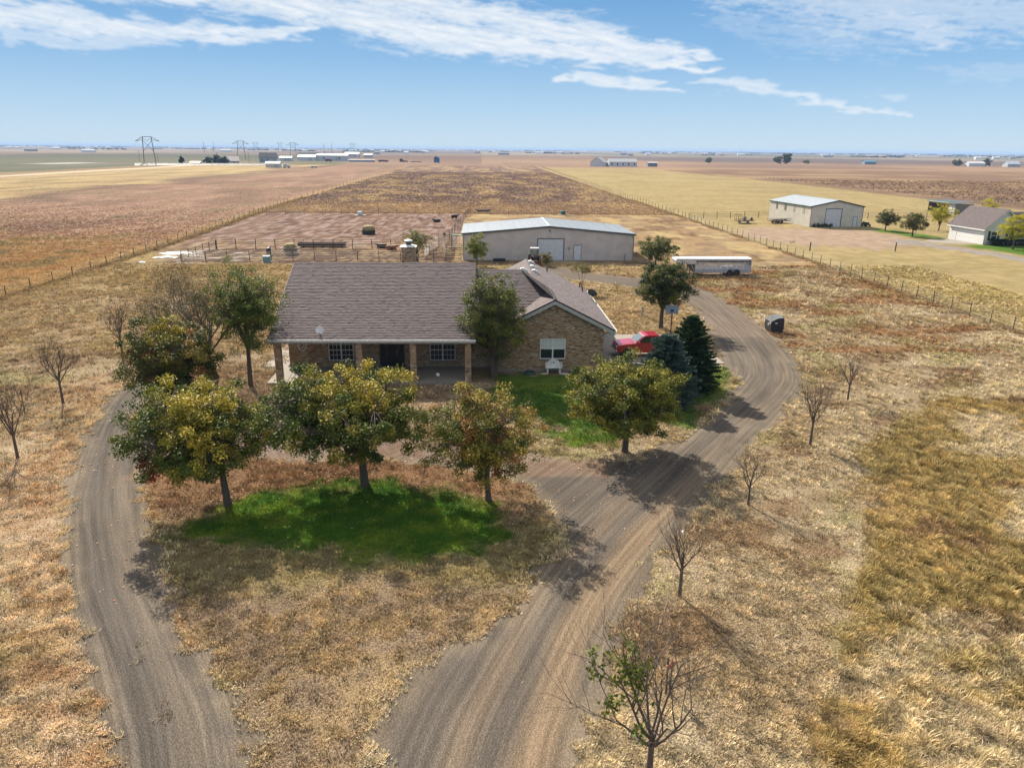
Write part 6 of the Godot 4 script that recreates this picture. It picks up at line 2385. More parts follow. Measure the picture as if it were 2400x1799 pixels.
func make_fences() -> void:
	fence("field_fence", "long wire fence with dark steel posts along the right side of the lot", [[47.0, -50.0], [47.2, -90.0], [47.3, -164.0], [47.6, -175.0]], 2.98, 1.3, 0.042, [0.15, 0.42, 0.7, 0.98, 1.24], 0.016, M.post, M.wire)
	fence("field_fence", "far stretch of post fence between brown pasture and pale field", [[47.6, -178.0], [48.6, -330.0], [51.0, -655.0]], 4.2, 1.3, 0.05, [0.5, 1.2], 0.012, M.post, M.wire, 4)
	fence("field_fence", "weedy wire fence with thin posts along the left field", [[-49.0, -60.0], [-49.1, -95.0], [-50.3, -130.0], [-54.5, -212.0]], 4.3, 1.2, 0.05, [0.3, 0.6, 0.9, 1.12], 0.010, M.post, M.wire)
	fence("field_fence", "far left fence line running to the distant farm", [[-54.5, -216.0], [-62.7, -616.0]], 9.0, 1.2, 0.06, [0.6, 1.1], 0.012, M.post, M.wire, 4)
	# pipe pen
	var P := "pipe fences of the cattle pen"
	fence("pipe_fence", "front pipe fence of the cattle pen with low cables", [[-37.9, -103.6], [-11.4, -104.3]], 2.85, 1.3, 0.05, [0.25, 0.48, 0.72, 0.96, 1.22], 0.035, M.steel_pipe, M.steel_pipe, 6, "fence", P)
	fence("pipe_fence", "left end pipe fence of the cattle pen", [[-41.0, -103.0], [-40.8, -116.2]], 2.85, 1.35, 0.055, [0.3, 0.6, 0.9, 1.28], 0.035, M.steel_pipe, M.steel_pipe, 6, "fence", P)
	fence("pipe_fence", "rear pipe fence of the cattle pen with tall dark posts", [[-40.7, -116.3], [-11.2, -117.0]], 2.85, 1.5, 0.06, [0.4, 0.75, 1.1, 1.42], 0.03, M.steel_pipe, M.steel_pipe, 6, "fence", P)
	gate("pipe_gate", "pale five-bar gate at the left corner of the pen", v3(-40.9, 0, -103.0), v3(-37.9, 0, -103.55), 1.32, 6, M.grey_pipe)
	fence("field_fence", "thin cross fence at the back of the corral", [[-50.0, -178.0], [-3.0, -181.0]], 4.4, 1.25, 0.05, [0.5, 0.8, 1.15], 0.012, M.post, M.wire, 5)
	fence("field_fence", "thin cross fence behind the barn", [[-2.6, -181.0], [46.5, -184.0]], 4.4, 1.2, 0.05, [0.5, 0.8, 1.1], 0.012, M.post, M.wire, 5)
	fence("pipe_fence", "rusty pipe alley fence running back from the barn", [[-5.6, -130.0], [-3.2, -181.0]], 3.4, 1.5, 0.055, [0.5, 0.9, 1.35], 0.025, M.rust, M.rust, 6)
	# sorting alley beside the barn
	var A := "pipe panels of the sorting alley"
	for q in [[-8.2, -105.8, -8.0, -113.0, 1.55, 7, M.grey_pipe, "grey bar panel leaning along the left of the sorting alley"], [-8.0, -113.0, -6.9, -119.5, 1.65, 7, M.grey_pipe, "far grey bar panel of the sorting alley"], [-7.7, -108.7, -5.6, -108.3, 1.4, 7, M.steel_pipe, "cross panel inside the sorting alley"], [-5.2, -104.2, -2.9, -104.5, 1.85, 8, M.steel_pipe, "tall rusty panel against the barn corner"], [-5.2, -108.0, -2.8, -108.2, 1.85, 7, M.steel_pipe, "second rusty panel beside the barn wall"], [-5.4, -104.2, -5.6, -113.5, 1.9, 7, M.steel_pipe, "long dark panel down the middle of the alley"], [-4.6, -117.5, -3.6, -120.5, 1.9, 7, M.grey_pipe, "pale swing gate at the far end of the alley"], [-6.9, -119.5, -5.6, -130.0, 1.7, 7, M.rust, "rusty panel at the back of the alley"]]:
		gate("corral_panel", q[7], v3(q[0], 0, q[1]), v3(q[2], 0, q[3]), q[4], q[5], q[6], A)
	var b := MB.new()
	b.tube(PackedVector3Array([v3(0, 0, 0), v3(0, 1.35, 0), v3(1.15, 2.45, -0.2), v3(1.35, 2.9, -4.0)]), PackedFloat32Array([0.05, 0.05, 0.05, 0.05]), 6)
	var o := put("handrail_pipe", b, M.steel_pipe, self)
	o.position = v3(-6.7, 0, -103.6)
	tag(o, "bent handrail pipe rising over the sorting alley", "pipe")
	T_chute()
	# neighbour pipe fence
	fence("pipe_fence", "brown pipe fence left of the cream barn", [[47.6, -171.6], [58.0, -174.5], [69.0, -177.4]], 3.4, 1.55, 0.07, [0.35, 0.6, 0.85, 1.1, 1.48], 0.025, M.steel_pipe, M.steel_pipe)
	fence("pipe_fence", "brown pipe fence right of the cream barn", [[80.5, -175.4], [109.0, -175.4], [130.0, -176.0]], 3.6, 1.5, 0.07, [0.35, 0.6, 0.85, 1.1, 1.45], 0.025, M.steel_pipe, M.steel_pipe)
	fence("field_fence", "distant fence between pale field and brown scrub", [[163.0, -180.0], [163.0, -300.0], [160.0, -520.0]], 6.0, 1.3, 0.08, [0.6, 1.15], 0.015, M.post, M.wire, 4)

func T_chute() -> void:
	var T := thing("loading_chute", "green pipe chute arm sticking out from the barn", "chute", v3(-4.6, 0, -119.0))
	var b := MB.new()
	b.col = Color(0.03, 0.20, 0.10)
	b.bar(v3(-0.2, 2.0, 0), v3(2.0, 2.15, 3.0), 0.09, 8)
	b.bar(v3(-0.2, 0, 0), v3(-0.2, 2.05, 0), 0.07, 8)
	b.bar(v3(-1.4, 0, -1.0), v3(-1.4, 2.0, -1.0), 0.07, 8)
	put("frame", b, M.painted, T)
	b = MB.new()
	b.col = Color(0.02, 0.06, 0.05)
	b.cbox(v3(-1.4, 2.05, -1.0), v3(0.4, 0.35, 0.4), 0.05)
	put("winch_box", b, M.painted, T)

# ------------------------------------------------------------------ bodies: one surface from tapered capsules
func body(bones: Array, cell: float, smooth: float) -> MB:
	# bones: [a, b, ra, rb]
	var lo := v3(1e9, 1e9, 1e9)
	var hi := -lo
	for q in bones:
		var m := v3(1, 1, 1) * (maxf(q[2], q[3]) + cell * 2.0)
		lo = lo.min((q[0] as Vector3).min(q[1]) - m)
		hi = hi.max((q[0] as Vector3).max(q[1]) + m)
	var nx := int((hi.x - lo.x) / cell) + 2
	var ny := int((hi.y - lo.y) / cell) + 2
	var nz := int((hi.z - lo.z) / cell) + 2
	var f := PackedFloat32Array()
	f.resize(nx * ny * nz)
	for k in nz:
		for j in ny:
			for i in nx:
				var p := lo + v3(i, j, k) * cell
				var d := 9.0
				for q in bones:
					var a: Vector3 = q[0]
					var ab: Vector3 = q[1] - a
					var t := clampf((p - a).dot(ab) / ab.length_squared(), 0.0, 1.0)
					var e: float = (p - a - ab * t).length() - lerpf(q[2], q[3], t)
					var h := clampf(0.5 + 0.5 * (e - d) / smooth, 0.0, 1.0)
					d = lerpf(e, d, h) - smooth * h * (1.0 - h)
				f[(k * ny + j) * nx + i] = d
	var b := MB.new()
	var id := {}
	for k in nz - 1:
		for j in ny - 1:
			for i in nx - 1:
				var sum := Vector3.ZERO
				var cnt := 0
				var grad := Vector3.ZERO
				for e in 12:
					var ax := e / 4
					var u := e % 4
					var o0 := [0, 0, 0]
					o0[(ax + 1) % 3] = u & 1
					o0[(ax + 2) % 3] = u >> 1
					var o1 := o0.duplicate()
					o1[ax] = 1
					var f0 := f[((k + o0[2]) * ny + j + o0[1]) * nx + i + o0[0]]
					var f1 := f[((k + o1[2]) * ny + j + o1[1]) * nx + i + o1[0]]
					grad[ax] += f1 - f0
					if (f0 < 0) != (f1 < 0):
						var t := f0 / (f0 - f1)
						sum += v3(o0[0], o0[1], o0[2]).lerp(v3(o1[0], o1[1], o1[2]), t)
						cnt += 1
				if cnt:
					id[(k * ny + j) * nx + i] = b.v.size()
					b.v.append(lo + (v3(i, j, k) + sum / cnt) * cell)
					b.n.append(grad.normalized())
					b.c.append(Color.WHITE)
	var step := [1, nx, nx * ny]
	for k in range(1, nz - 1):
		for j in range(1, ny - 1):
			for i in range(1, nx - 1):
				var c0 := (k * ny + j) * nx + i
				for ax in 3:
					var s0 := f[c0] < 0
					var s1 := f[c0 + step[ax]] < 0
					if s0 == s1:
						continue
					var u: int = step[(ax + 1) % 3]
					var w: int = step[(ax + 2) % 3]
					var q := [c0, c0 - u, c0 - u - w, c0 - w]
					var ok := true
					for t in q:
						ok = ok and id.has(t)
					if not ok:
						continue
					var m := [id[q[0]], id[q[1]], id[q[2]], id[q[3]]]
					if s0:
						m.reverse()
					b.x.append(m[0]); b.x.append(m[1]); b.x.append(m[2])
					b.x.append(m[0]); b.x.append(m[2]); b.x.append(m[3])
	return b

func cow_mesh(lying: bool) -> MB:
	# nose towards +x
	var y := 0.36 if lying else 0.82
	var q := [
		[v3(-0.55, y + 0.05, 0), v3(0.1, y - 0.02, 0), 0.30, 0.33], [v3(0.1, y - 0.02, 0), v3(0.5, y + 0.04, 0), 0.33, 0.27],
		[v3(0.5, y + 0.1, 0), v3(0.85, y + 0.28, 0.05), 0.2, 0.13], [v3(0.85, y + 0.3, 0.05), v3(1.08, y + 0.16, 0.1), 0.125, 0.085],
		[v3(0.84, y + 0.36, -0.08), v3(0.80, y + 0.37, -0.22), 0.04, 0.03], [v3(0.84, y + 0.36, 0.16), v3(0.80, y + 0.37, 0.3), 0.04, 0.03],
		[v3(-0.72, y + 0.2, 0), v3(-0.86, y - 0.3 if not lying else 0.1, 0.02), 0.04, 0.03]]
	if lying:
		q.append_array([[v3(-0.5, 0.25, 0.25), v3(-0.15, 0.1, 0.42), 0.16, 0.07], [v3(-0.15, 0.1, 0.42), v3(-0.5, 0.07, 0.46), 0.07, 0.05], [v3(0.45, 0.22, 0.2), v3(0.75, 0.1, 0.28), 0.11, 0.06], [v3(0.75, 0.1, 0.28), v3(0.5, 0.07, 0.34), 0.06, 0.045], [v3(0.45, 0.22, -0.2), v3(0.78, 0.09, -0.2), 0.11, 0.06], [v3(-0.5, 0.25, -0.2), v3(-0.2, 0.12, -0.3), 0.18, 0.1]])
	else:
		for s in [-1.0, 1.0]:
			q.append_array([[v3(-0.58, 0.82, s * 0.14), v3(-0.52, 0.5, s * 0.17), 0.17, 0.085], [v3(-0.52, 0.5, s * 0.17), v3(-0.62, 0.34, s * 0.17), 0.075, 0.05], [v3(-0.62, 0.34, s * 0.17), v3(-0.58, 0.05, s * 0.17), 0.045, 0.05],
				[v3(0.48, 0.8, s * 0.13), v3(0.46, 0.42, s * 0.15), 0.13, 0.06], [v3(0.46, 0.42, s * 0.15), v3(0.48, 0.05, s * 0.15), 0.05, 0.05]])
	return body(q, 0.065, 0.09)

func make_livestock() -> void:
	var black := mat("black_hide", Color(0.012, 0.011, 0.011), 0.6)
	var brown := mat("brown_hide", Color(0.16, 0.055, 0.025), 0.65)
	var up := cow_mesh(false).mesh()
	var down := cow_mesh(true).mesh()
	var G := "cattle in the corrals"
	for q in [[-30.8, -109.0, PI * 0.55, 0, black, "black cow standing in the pen behind the utility box"], [-15.7, -117.9, PI * 0.95, 1, black, "black cow lying beside the brown cow"], [-14.0, -115.9, 0.2, 1, brown, "reddish brown cow lying by the pen fence"], [-9.6, -161.0, PI, 1, black, "black cow lying alone in the corral"], [-6.0, -166.5, 0.6, 0, black, "black cow standing by the alley fence"], [-0.4, -187.3, PI, 1, black, "black cow lying, left of the far pair"], [1.1, -187.6, 0.3, 1, black, "black cow lying, right of the far pair"]]:
		var o := putm("cow", down if q[3] else up, q[4], self)
		o.position = v3(q[0], 0, q[1])
		o.rotation.y = q[2]
		tag(o, q[5], "cow", G)
	# hay: round bale in a ring feeder and one in the corral
	for q in [[-28.1, -110.6, "hay bale in a wire cradle inside the cattle pen", true], [-20.6, -137.6, "round hay bale with dark base alone in the corral", false]]:
		var T := thing("hay_bale", q[2], "hay bale", v3(q[0], 0, q[1]), 0.0, "hay bales")
		var b := MB.new()
		b.col = Color(0.40, 0.33, 0.16)
		var r := 0.78
		var prof := []
		var y0 := 0.35 if q[3] else 0.55
		for p in [[0.0, 1.55], [0.35, 1.56], [0.7, 1.5], [0.9, 1.32], [0.98, 1.0], [1.0, 0.7], [0.96, 0.4], [0.9, 0.3]]:
			prof.append([p[0] * (0.95 if q[3] else 1.15), p[1]])
		prof.reverse()
		b.lathe(prof, 18)
		for i in b.v.size():
			var n3 := nD.get_noise_3d(b.v[i].x * 2.0, b.v[i].y * 2.0, b.v[i].z * 2.0)
			b.v[i] += b.n[i] * n3 * 0.10
			b.c[i] = Color(0.42, 0.34, 0.16) * (1.0 + n3 * 0.5)
		put("hay", b, M.hay, T)
		b = MB.new()
		if q[3]:
			for i in 13:
				b.bar(v3(-1.2 + i * 0.2, 0, 0.95), v3(-1.2 + i * 0.2, 0.95, 0.95), 0.022, 5)
				b.bar(v3(-1.2 + i * 0.2, 0, -0.95), v3(-1.2 + i * 0.2, 0.95, -0.95), 0.022, 5)
			for y in [0.1, 0.5, 0.95]:
				for s in [-0.95, 0.95]:
					b.bar(v3(-1.25, y, s), v3(1.25, y, s), 0.028, 5)
				for s in [-1.25, 1.25]:
					b.bar(v3(s, y, -0.95), v3(s, y, 0.95), 0.028, 5)
			put("cradle", b, M.grey_pipe, T)
		else:
			b.col = Color(0.03, 0.035, 0.03)
			b.lathe([[1.1, 0.0], [1.2, 0.2], [1.24, 0.75], [1.2, 0.75], [1.14, 0.25]], 18)
			put("ring_base", b, M.painted, T)
	# stacked pipes on a rack
	var T := thing("pipe_rack", "low rack stacked with rusty pipes behind the pen", "rack", v3(-25.2, 0, -119.0), 0.0)
	var b := MB.new()
	for x in [-3.0, 0.0, 3.0]:
		b.sbar(v3(x, 0.06, -0.7), v3(x, 0.06, 0.7), 0.15, 0.12)
		b.sbar(v3(x, 0, 0.7), v3(x, 1.0, 0.7), 0.08, 0.08)
		b.sbar(v3(x, 0, -0.7), v3(x, 1.0, -0.7), 0.08, 0.08)
	put("stand", b, M.steel_pipe, T)
	for row in 4:
		for k in 6:
			b = MB.new()
			var off := rng.randf_range(-0.35, 0.35)
			b.bar(v3(-3.5 + off, 0.2 + row * 0.16, -0.55 + k * 0.2), v3(3.5 + off, 0.2 + row * 0.16, -0.55 + k * 0.2), 0.075, 7)
			put("pipe", b, M.rust if (row + k) % 3 else M.steel_pipe, T)
	b = MB.new()
	b.col = Color(0.55, 0.5, 0.48)
	b.box(v3(0, 0.03, 0), v3(2.4, 0.06, 0.16))
	var o := put("plank", b, M.painted, self)
	o.position = v3(-19.6, 0, -120.3)
	tag(o, "pale plank lying behind the rear pen fence", "plank")
	# stock tanks
	for q in [[-28.3, -177.0, Color(0.6, 0.62, 0.62), "white water tank at the back fence of the corral"], [19.6, -182.3, Color(0.03, 0.14, 0.12), "dark green water tank behind the barn"]]:
		T = thing("water_tank", q[3], "tank", v3(q[0], 0, q[1]), 0.0, "water tanks on the back fence")
		b = MB.new()
		b.col = q[2]
		b.lathe([[0.55, 0.0], [0.6, 0.1], [0.6, 0.75], [0.5, 0.88], [0.15, 0.92], [0.0, 0.92]], 16)
		put("tank", b, M.painted, T)
		b = MB.new()
		b.bb(v3(-1.3, -0.05, -1.0), v3(1.3, 0.08, 1.0))
		put("pad", b, M.concrete, T)

# ------------------------------------------------------------------ the neighbour
func pane_box(parent: Node3D, x0: float, x1: float, y0: float, y1: float, z: float, m_frame: Material) -> void:
	# a plain window on a wall looking along +z (parent axes)
	var f := MB.new()
	f.bb(v3(x0, y0, z - 0.05), v3(x0 + 0.07, y1, z + 0.04))
	f.bb(v3(x1 - 0.07, y0, z - 0.05), v3(x1, y1, z + 0.04))
	f.bb(v3(x0 + 0.07, y1 - 0.07, z - 0.05), v3(x1 - 0.07, y1, z + 0.038))
	f.bb(v3(x0 + 0.07, y0, z - 0.05), v3(x1 - 0.07, y0 + 0.07, z + 0.038))
	f.bb(v3(x0 + 0.07, (y0 + y1) * 0.5 - 0.03, z - 0.04), v3(x1 - 0.07, (y0 + y1) * 0.5 + 0.03, z + 0.02))
	var w := put("window", f, m_frame, parent)
	var p := MB.new()
	p.bb(v3(x0 + 0.07, y0 + 0.07, z - 0.02), v3(x1 - 0.07, y1 - 0.07, z + 0.002))
	put("pane", p, M.glass, w)

func make_neighbour() -> void:
	# cream barn
	var turn := 0.0
	var T := thing("metal_barn", "cream metal barn with dark green trim beyond the right fence", "barn", v3(74.15, 0, -155.4), deg_to_rad(4.0))
	metal_barn(T, 11.5, 19.5, 4.25, 5.45, M.siding_cream, M.metal_roof, M.green_trim, [[3.3, 6.75, 3.72], [9.5, 10.35, 2.12]], 0.45)
	rollup_door(T, 3.3 - 5.75, 6.75 - 5.75, 3.7, 0.0, M.door_white, M.green_trim, 8)
	man_door(T, 9.5 - 5.75, 10.35 - 5.75, 2.1, 0.0, M.door_white, M.green_trim)
	for i in 4:
		var b := MB.new()
		b.col = Color(0.33, 0.33, 0.28) if i < 2 else Color(0.13, 0.14, 0.14)
		b.box(v3(-5.80, 3.35, -3.2 - i * 4.2), v3(0.06, 1.5, 0.75))
		put("skylight_panel", b, M.painted, T)
	var b := MB.new()
	b.bb(v3(-5.9, -0.1, -19.6), v3(5.9, 0.04, 0.2))
	put("slab", b, M.concrete, T)
	for i in 5:
		tree("foundation_shrub", ["low dark shrub, first from the left corner of the cream barn", "low dark shrub, second along the cream barn front", "low dark shrub, third along the cream barn front", "low dark shrub, fourth along the cream barn front", "low dark shrub next to the cream barn door"][i], v3(69.3 + i * 0.85, 0, -154.6 + i * 0.02), {"seed": 200 + i, "h": 0.9, "c": v3(0, 0.42, 0), "r": v3(0.42, 0.42, 0.36), "low": 0.9, "trunk": 0.12, "tr": 0.03, "limbs": 4, "clumps": 16, "leaves": 22, "size": 0.11, "spread": 0.16, "twigs": false, "pal": [[0.025, 0.04, 0.012, 1], [0.04, 0.055, 0.015, 1]]}, "shrubs along the cream barn", "shrub")
	# equipment beside the barn
	T = thing("garden_tractor", "small dark mower parked at the right of the cream barn", "mower", v3(81.6, 0, -157.5), 0.4)
	b = MB.new()
	b.cbox(v3(0, 0.6, 0.4), v3(0.6, 0.5, 0.8), 0.06)
	b.cbox(v3(0, 0.7, -0.5), v3(0.6, 0.5, 0.15), 0.04)
	b.cbox(v3(0, 0.35, 0), v3(1.0, 0.2, 1.7), 0.05)
	put("body", b, M.black_paint, T)
	for s in [-0.55, 0.55]:
		wheel(T, v3(s, 0.35, -0.5), 0.35, 0.25, M.rust, v3(signf(s), 0, 0))
		wheel(T, v3(s, 0.24, 0.7), 0.24, 0.18, M.rust, v3(signf(s), 0, 0))
	# utility trailer with an upright ramp gate
	T = thing("utility_trailer", "small open trailer with upright ramp gate and spare wheel", "trailer", v3(57.3, 0, -162.6), deg_to_rad(30))
	b = MB.new()
	b.bb(v3(-2.0, 0.48, -1.0), v3(1.6, 0.56, 1.0))
	b.sbar(v3(1.6, 0.5, 0.6), v3(3.2, 0.5, 0), 0.08, 0.1)
	b.sbar(v3(1.6, 0.5, -0.6), v3(3.2, 0.5, 0), 0.08, 0.1)
	put("deck", b, M.rust, T)
	b = MB.new()
	for s in [-1.0, 1.0]:
		b.bar(v3(-2.0, 0.9, s), v3(1.6, 0.9, s), 0.03, 6)
		for x in [-2.0, -0.8, 0.4, 1.6]:
			b.bar(v3(x, 0.5, s), v3(x, 0.9, s), 0.03, 6)
	put("side_rail", b, M.rust, T)
	b = MB.new()
	for z in [-1.0, -0.5, 0.0, 0.5, 1.0]:
		b.bar(v3(-2.05, 0.5, z), v3(-2.15, 1.95, z), 0.03, 6)
	b.bar(v3(-2.15, 1.95, -1.0), v3(-2.15, 1.95, 1.0), 0.035, 6)
	put("ramp_gate", b, M.rust, T)
	b = MB.new()
	b.col = Color(0.22, 0.2, 0.18)
	b.cbox(v3(-0.6, 1.05, 0.5), v3(0.9, 0.9, 0.12), 0.03)
	put("crate", b, M.painted, T)
	for s in [-1.15, 1.15]:
		wheel(T, v3(-0.3, 0.36, s), 0.36, 0.22, M.grey_pipe, v3(0, 0, signf(s)))
	wheel(T, v3(1.1, 0.95, 0.9), 0.38, 0.22, M.grey_pipe, v3(0.3, 0, 1).normalized(), "spare_wheel")
	T = thing("utility_trailer", "low flat dark trailer beside the cream barn", "trailer", v3(65.2, 0, -163.2), deg_to_rad(12))
	b = MB.new()
	b.bb(v3(-2.3, 0.5, -1.0), v3(2.0, 0.6, 1.0))
	for i in 6:
		b.cbox(v3(-1.6 + i * 0.6, 0.68 + 0.05 * (i % 2), rng.randf_range(-0.4, 0.4)), v3(0.5, 0.2, 1.0), 0.03)
	put("deck", b, M.steel_pipe, T)
	b = MB.new()
	for s in [-1.0, 1.0]:
		b.bar(v3(-2.3, 0.95, s), v3(3.2, 0.95, s * 0.4), 0.035, 6)
		for x in [-2.3, -1.2, 0.0, 1.2, 2.0]:
			b.bar(v3(x, 0.55, s), v3(x, 0.95, s), 0.03, 6)
	put("side_rail", b, M.dark_trim, T)
	for s in [-1.1, 1.1]:
		for x in [-0.9, -0.1]:
			wheel(T, v3(x, 0.33, s), 0.33, 0.2, M.rust, v3(0, 0, signf(s)))
	# lone posts in the yard
	for q in [[52.0, -116.5, "lone wooden post left in the neighbour's pale grass"], [65.8, -116.4, "lone wooden post by the neighbour's lane"]]:
		b = MB.new()
		b.tube(PackedVector3Array([v3(0, -0.1, 0), v3(0.02, 1.35, 0), v3(0.02, 1.4, 0)]), PackedFloat32Array([0.1, 0.09, 0.06]), 7)
		var o := put("wooden_post", b, M.post, self)
		o.position = v3(q[0], 0, q[1])
		tag(o, q[2], "post")
	b = MB.new()
	b.col = Color(0.25, 0.22, 0.2)
	for i in 5:
		b.sbar(v3(rng.randf_range(-0.8, 0.8), 0.06 + i * 0.05, rng.randf_range(-0.4, 0.4)), v3(rng.randf_range(-0.9, 0.9), 0.06 + i * 0.05, rng.randf_range(-0.5, 0.5)), 0.1, 0.06)
	var sc := put("scrap_pile", b, M.painted, self)
	sc.position = v3(53.6, 0, -127.5)
	tag(sc, "little pile of scrap boards on the neighbour's bare yard", "scrap")
	# trees
	tree("round_tree", "round dark green tree nearest the cream barn", v3(81.0, 0, -148.1), {"seed": 91, "h": 4.0, "c": v3(0, 2.5, 0), "r": v3(2.3, 1.65, 2.0), "low": 0.85, "trunk": 1.1, "tr": 0.13, "limbs": 6, "clumps": 90, "leaves": 40, "size": 0.17, "spread": 0.42, "pal": [[0.04, 0.06, 0.012, 4], [0.07, 0.08, 0.015, 4], [0.14, 0.09, 0.02, 2]]})
	tree("round_tree", "round green tree between the barn and the white house", v3(80.9, 0, -138.1), {"seed": 92, "h": 4.3, "c": v3(-0.1, 2.6, 0), "r": v3(2.5, 1.75, 2.1), "low": 0.85, "trunk": 1.1, "tr": 0.14, "limbs": 6, "clumps": 100, "leaves": 42, "size": 0.16, "spread": 0.42, "pal": [[0.05, 0.065, 0.013, 4], [0.08, 0.09, 0.016, 4], [0.16, 0.11, 0.02, 2]]})
	var Y := [[0.42, 0.36, 0.015, 5], [0.34, 0.31, 0.02, 5], [0.22, 0.22, 0.03, 3]]
	tree("yellow_tree", "bright yellow autumn tree before the white house", v3(87.3, 0, -119.6), {"seed": 93, "h": 5.6, "c": v3(0.2, 3.6, 0), "r": v3(3.0, 2.1, 2.6), "low": 0.9, "trunk": 1.5, "tr": 0.16, "limbs": 8, "clumps": 130, "leaves": 42, "size": 0.15, "spread": 0.42, "pal": Y})
	tree("yellow_tree", "pale yellow tree behind the left end of the white house", v3(92.5, 0, -149.0), {"seed": 94, "h": 5.2, "c": v3(0, 3.4, 0), "r": v3(2.8, 2.0, 2.4), "low": 0.95, "trunk": 1.0, "tr": 0.12, "limbs": 7, "clumps": 80, "leaves": 34, "size": 0.16, "spread": 0.45, "pal": Y})
	tree("yellow_tree", "thin yellow-leaved tree behind the house roof", v3(104.0, 0, -152.0), {"seed": 95, "h": 6.4, "c": v3(0, 4.6, 0), "r": v3(2.2, 1.9, 2.0), "low": 0.9, "trunk": 1.6, "tr": 0.1, "limbs": 6, "clumps": 50, "leaves": 26, "size": 0.16, "spread": 0.42, "pal": Y})
	# white house: gable to the front, garage door to the left
	T = thing("white_house", "white house with grey gable roof at the right edge", "house", v3(86.2, 0, -125.6), deg_to_rad(3.0))
	b = MB.new()
	b.col = Color(0.72, 0.71, 0.68)
	# walls in local axes: x 0..14, z 0..-9.2
	b.bb(v3(0, 0, -0.12), v3(7.0, 2.7, 0.0))
	b.ext(PackedVector2Array([Vector2(0, 2.7), Vector2(7.0, 2.7), Vector2(3.5, 5.9)]), 0.12, Transform3D(Basis(), v3(0, 0, -0.06)))
	b.bb(v3(0.0, 2.35, -9.2), v3(0.12, 2.7, -0.12))
	b.bb(v3(0.0, 0, -1.5), v3(0.12, 2.35, -0.12))
	b.bb(v3(0.0, 0, -9.2), v3(0.12, 2.35, -7.2))
	b.bb(v3(0.12, 0, -9.2), v3(14.0, 2.7, -9.08))
	b.bb(v3(7.0, 0, -1.6), v3(14.0, 2.7, -1.5))
	put("wall", b, M.painted, T)
	var n := Node3D.new()
	n.name = "garage_door"
	T.add_child(n)
	for i in 4:
		b = MB.new()
		b.cbox(v3(0.06, 0.59 * (i + 0.5), -4.35), v3(0.06, 0.575, 5.66), 0.02)
		put("panel", b, M.white_trim, n)
	var R := Node3D.new()
	R.name = "roof"
	T.add_child(R)
	var pit := (5.98 - 2.62) / 3.85
	var ln := sqrt(1 + pit * pit)
	roof_plane(R, "west", v3(-0.35, 2.62, 0.35), Vector3.FORWARD, v3(1, pit, 0) / ln, [[0, 0], [9.9, 0], [9.9, 3.85 * ln], [0, 3.85 * ln]])
	roof_plane(R, "east", v3(7.35, 2.62, 0.35), Vector3.FORWARD, v3(-1, pit, 0) / ln, [[0, 0], [9.9, 0], [9.9, 3.85 * ln], [0, 3.85 * ln]])
	roof_plane(R, "wing", v3(6.0, 2.62, -1.2), Vector3.RIGHT, v3(0, 0.6, -1) / sqrt(1.36), [[0, 0], [9.0, 0], [9.0, 4.2 * sqrt(1.36)], [0, 4.2 * sqrt(1.36)]])
	b = MB.new()
	for s in [0.0, 1.0]:
		var xa: float = -0.35 if s == 0.0 else 7.35
		b.ext(PackedVector2Array([Vector2(xa, 2.56), Vector2(3.5, 5.92), Vector2(3.5, 5.68), Vector2(xa, 2.34)]), 0.05, Transform3D(Basis(), v3(0, 0, 0.37)))
	b.bb(v3(-0.40, 2.36, -9.5), v3(-0.355, 2.58, 0.36))
	put("fascia", b, M.white_trim, R)
	pane_box(T, 1.2, 2.3, 0.85, 2.25, 0.02, M.white_trim)
	for x in [0.65, 2.38]:
		b = MB.new()
		b.bb(v3(x, 0.8, 0.004), v3(x + 0.45, 2.3, 0.05))
		put("shutter", b, M.green_trim, T)
	pane_box(T, 4.4, 5.5, 0.85, 2.25, 0.02, M.white_trim)
	for x in [3.85, 5.58]:
		b = MB.new()
		b.bb(v3(x, 0.8, 0.004), v3(x + 0.45, 2.3, 0.05))
		put("shutter", b, M.green_trim, T)
	# garage apron
	b = MB.new()
	b.ext(PackedVector2Array([Vector2(86.4, 126.6), Vector2(86.7, 134.6), Vector2(82.0, 133.5), Vector2(79.2, 131.0), Vector2(79.0, 128.0), Vector2(82.0, 126.4)]), 0.06, Transform3D(Basis(Vector3.RIGHT, Vector3.FORWARD, Vector3.UP), v3(0, 0.0, 0)))
	tag(put("garage_apron", b, M.concrete, self), "pale concrete apron before the white garage", "apron", "", "structure")
	# hedge: one clipped row
	T = thing("hedge", "dark clipped hedge along the white house front", "hedge", v3(90.0, 0, -124.6))
	b = MB.new()
	var r := RandomNumberGenerator.new()
	r.seed = 5
	for i in 9000:
		var p := v3(r.randf_range(-3.4, 4.6), r.randf_range(0.05, 1.0), r.randf_range(-0.5, 0.5))
		if r.randf() < 0.6:
			p.y = r.randf_range(0.85, 1.0)
		elif r.randf() < 0.6:
			p.z = r.randf_range(0.4, 0.55)
		b.col = [Color(0.018, 0.032, 0.010), Color(0.030, 0.050, 0.014), Color(0.012, 0.02, 0.008)][r.randi() % 3]
		var d := unit(r)
		leaf(b, p, d, d.cross(unit(r)).normalized(), 0.16, 0.05)
	put("foliage", b, M.leaf, T)
	b = MB.new()
	for i in 12:
		b.bar(v3(-3.2 + i * 0.66, -0.05, 0), v3(-3.2 + i * 0.66, 0.8, 0), 0.03, 5)
	put("stems", b, M.bark, T)
	# open loafing shed
	T = thing("loafing_shed", "open-fronted animal shed with teal roof edge beyond the pipe fence", "shed", v3(120.5, 0, -200.6), deg_to_rad(-87))
	b = MB.new()
	b.col = Color(0.20, 0.18, 0.165)
	b.bb(v3(0, 0, -5.0), v3(11.0, 2.3, -4.9))
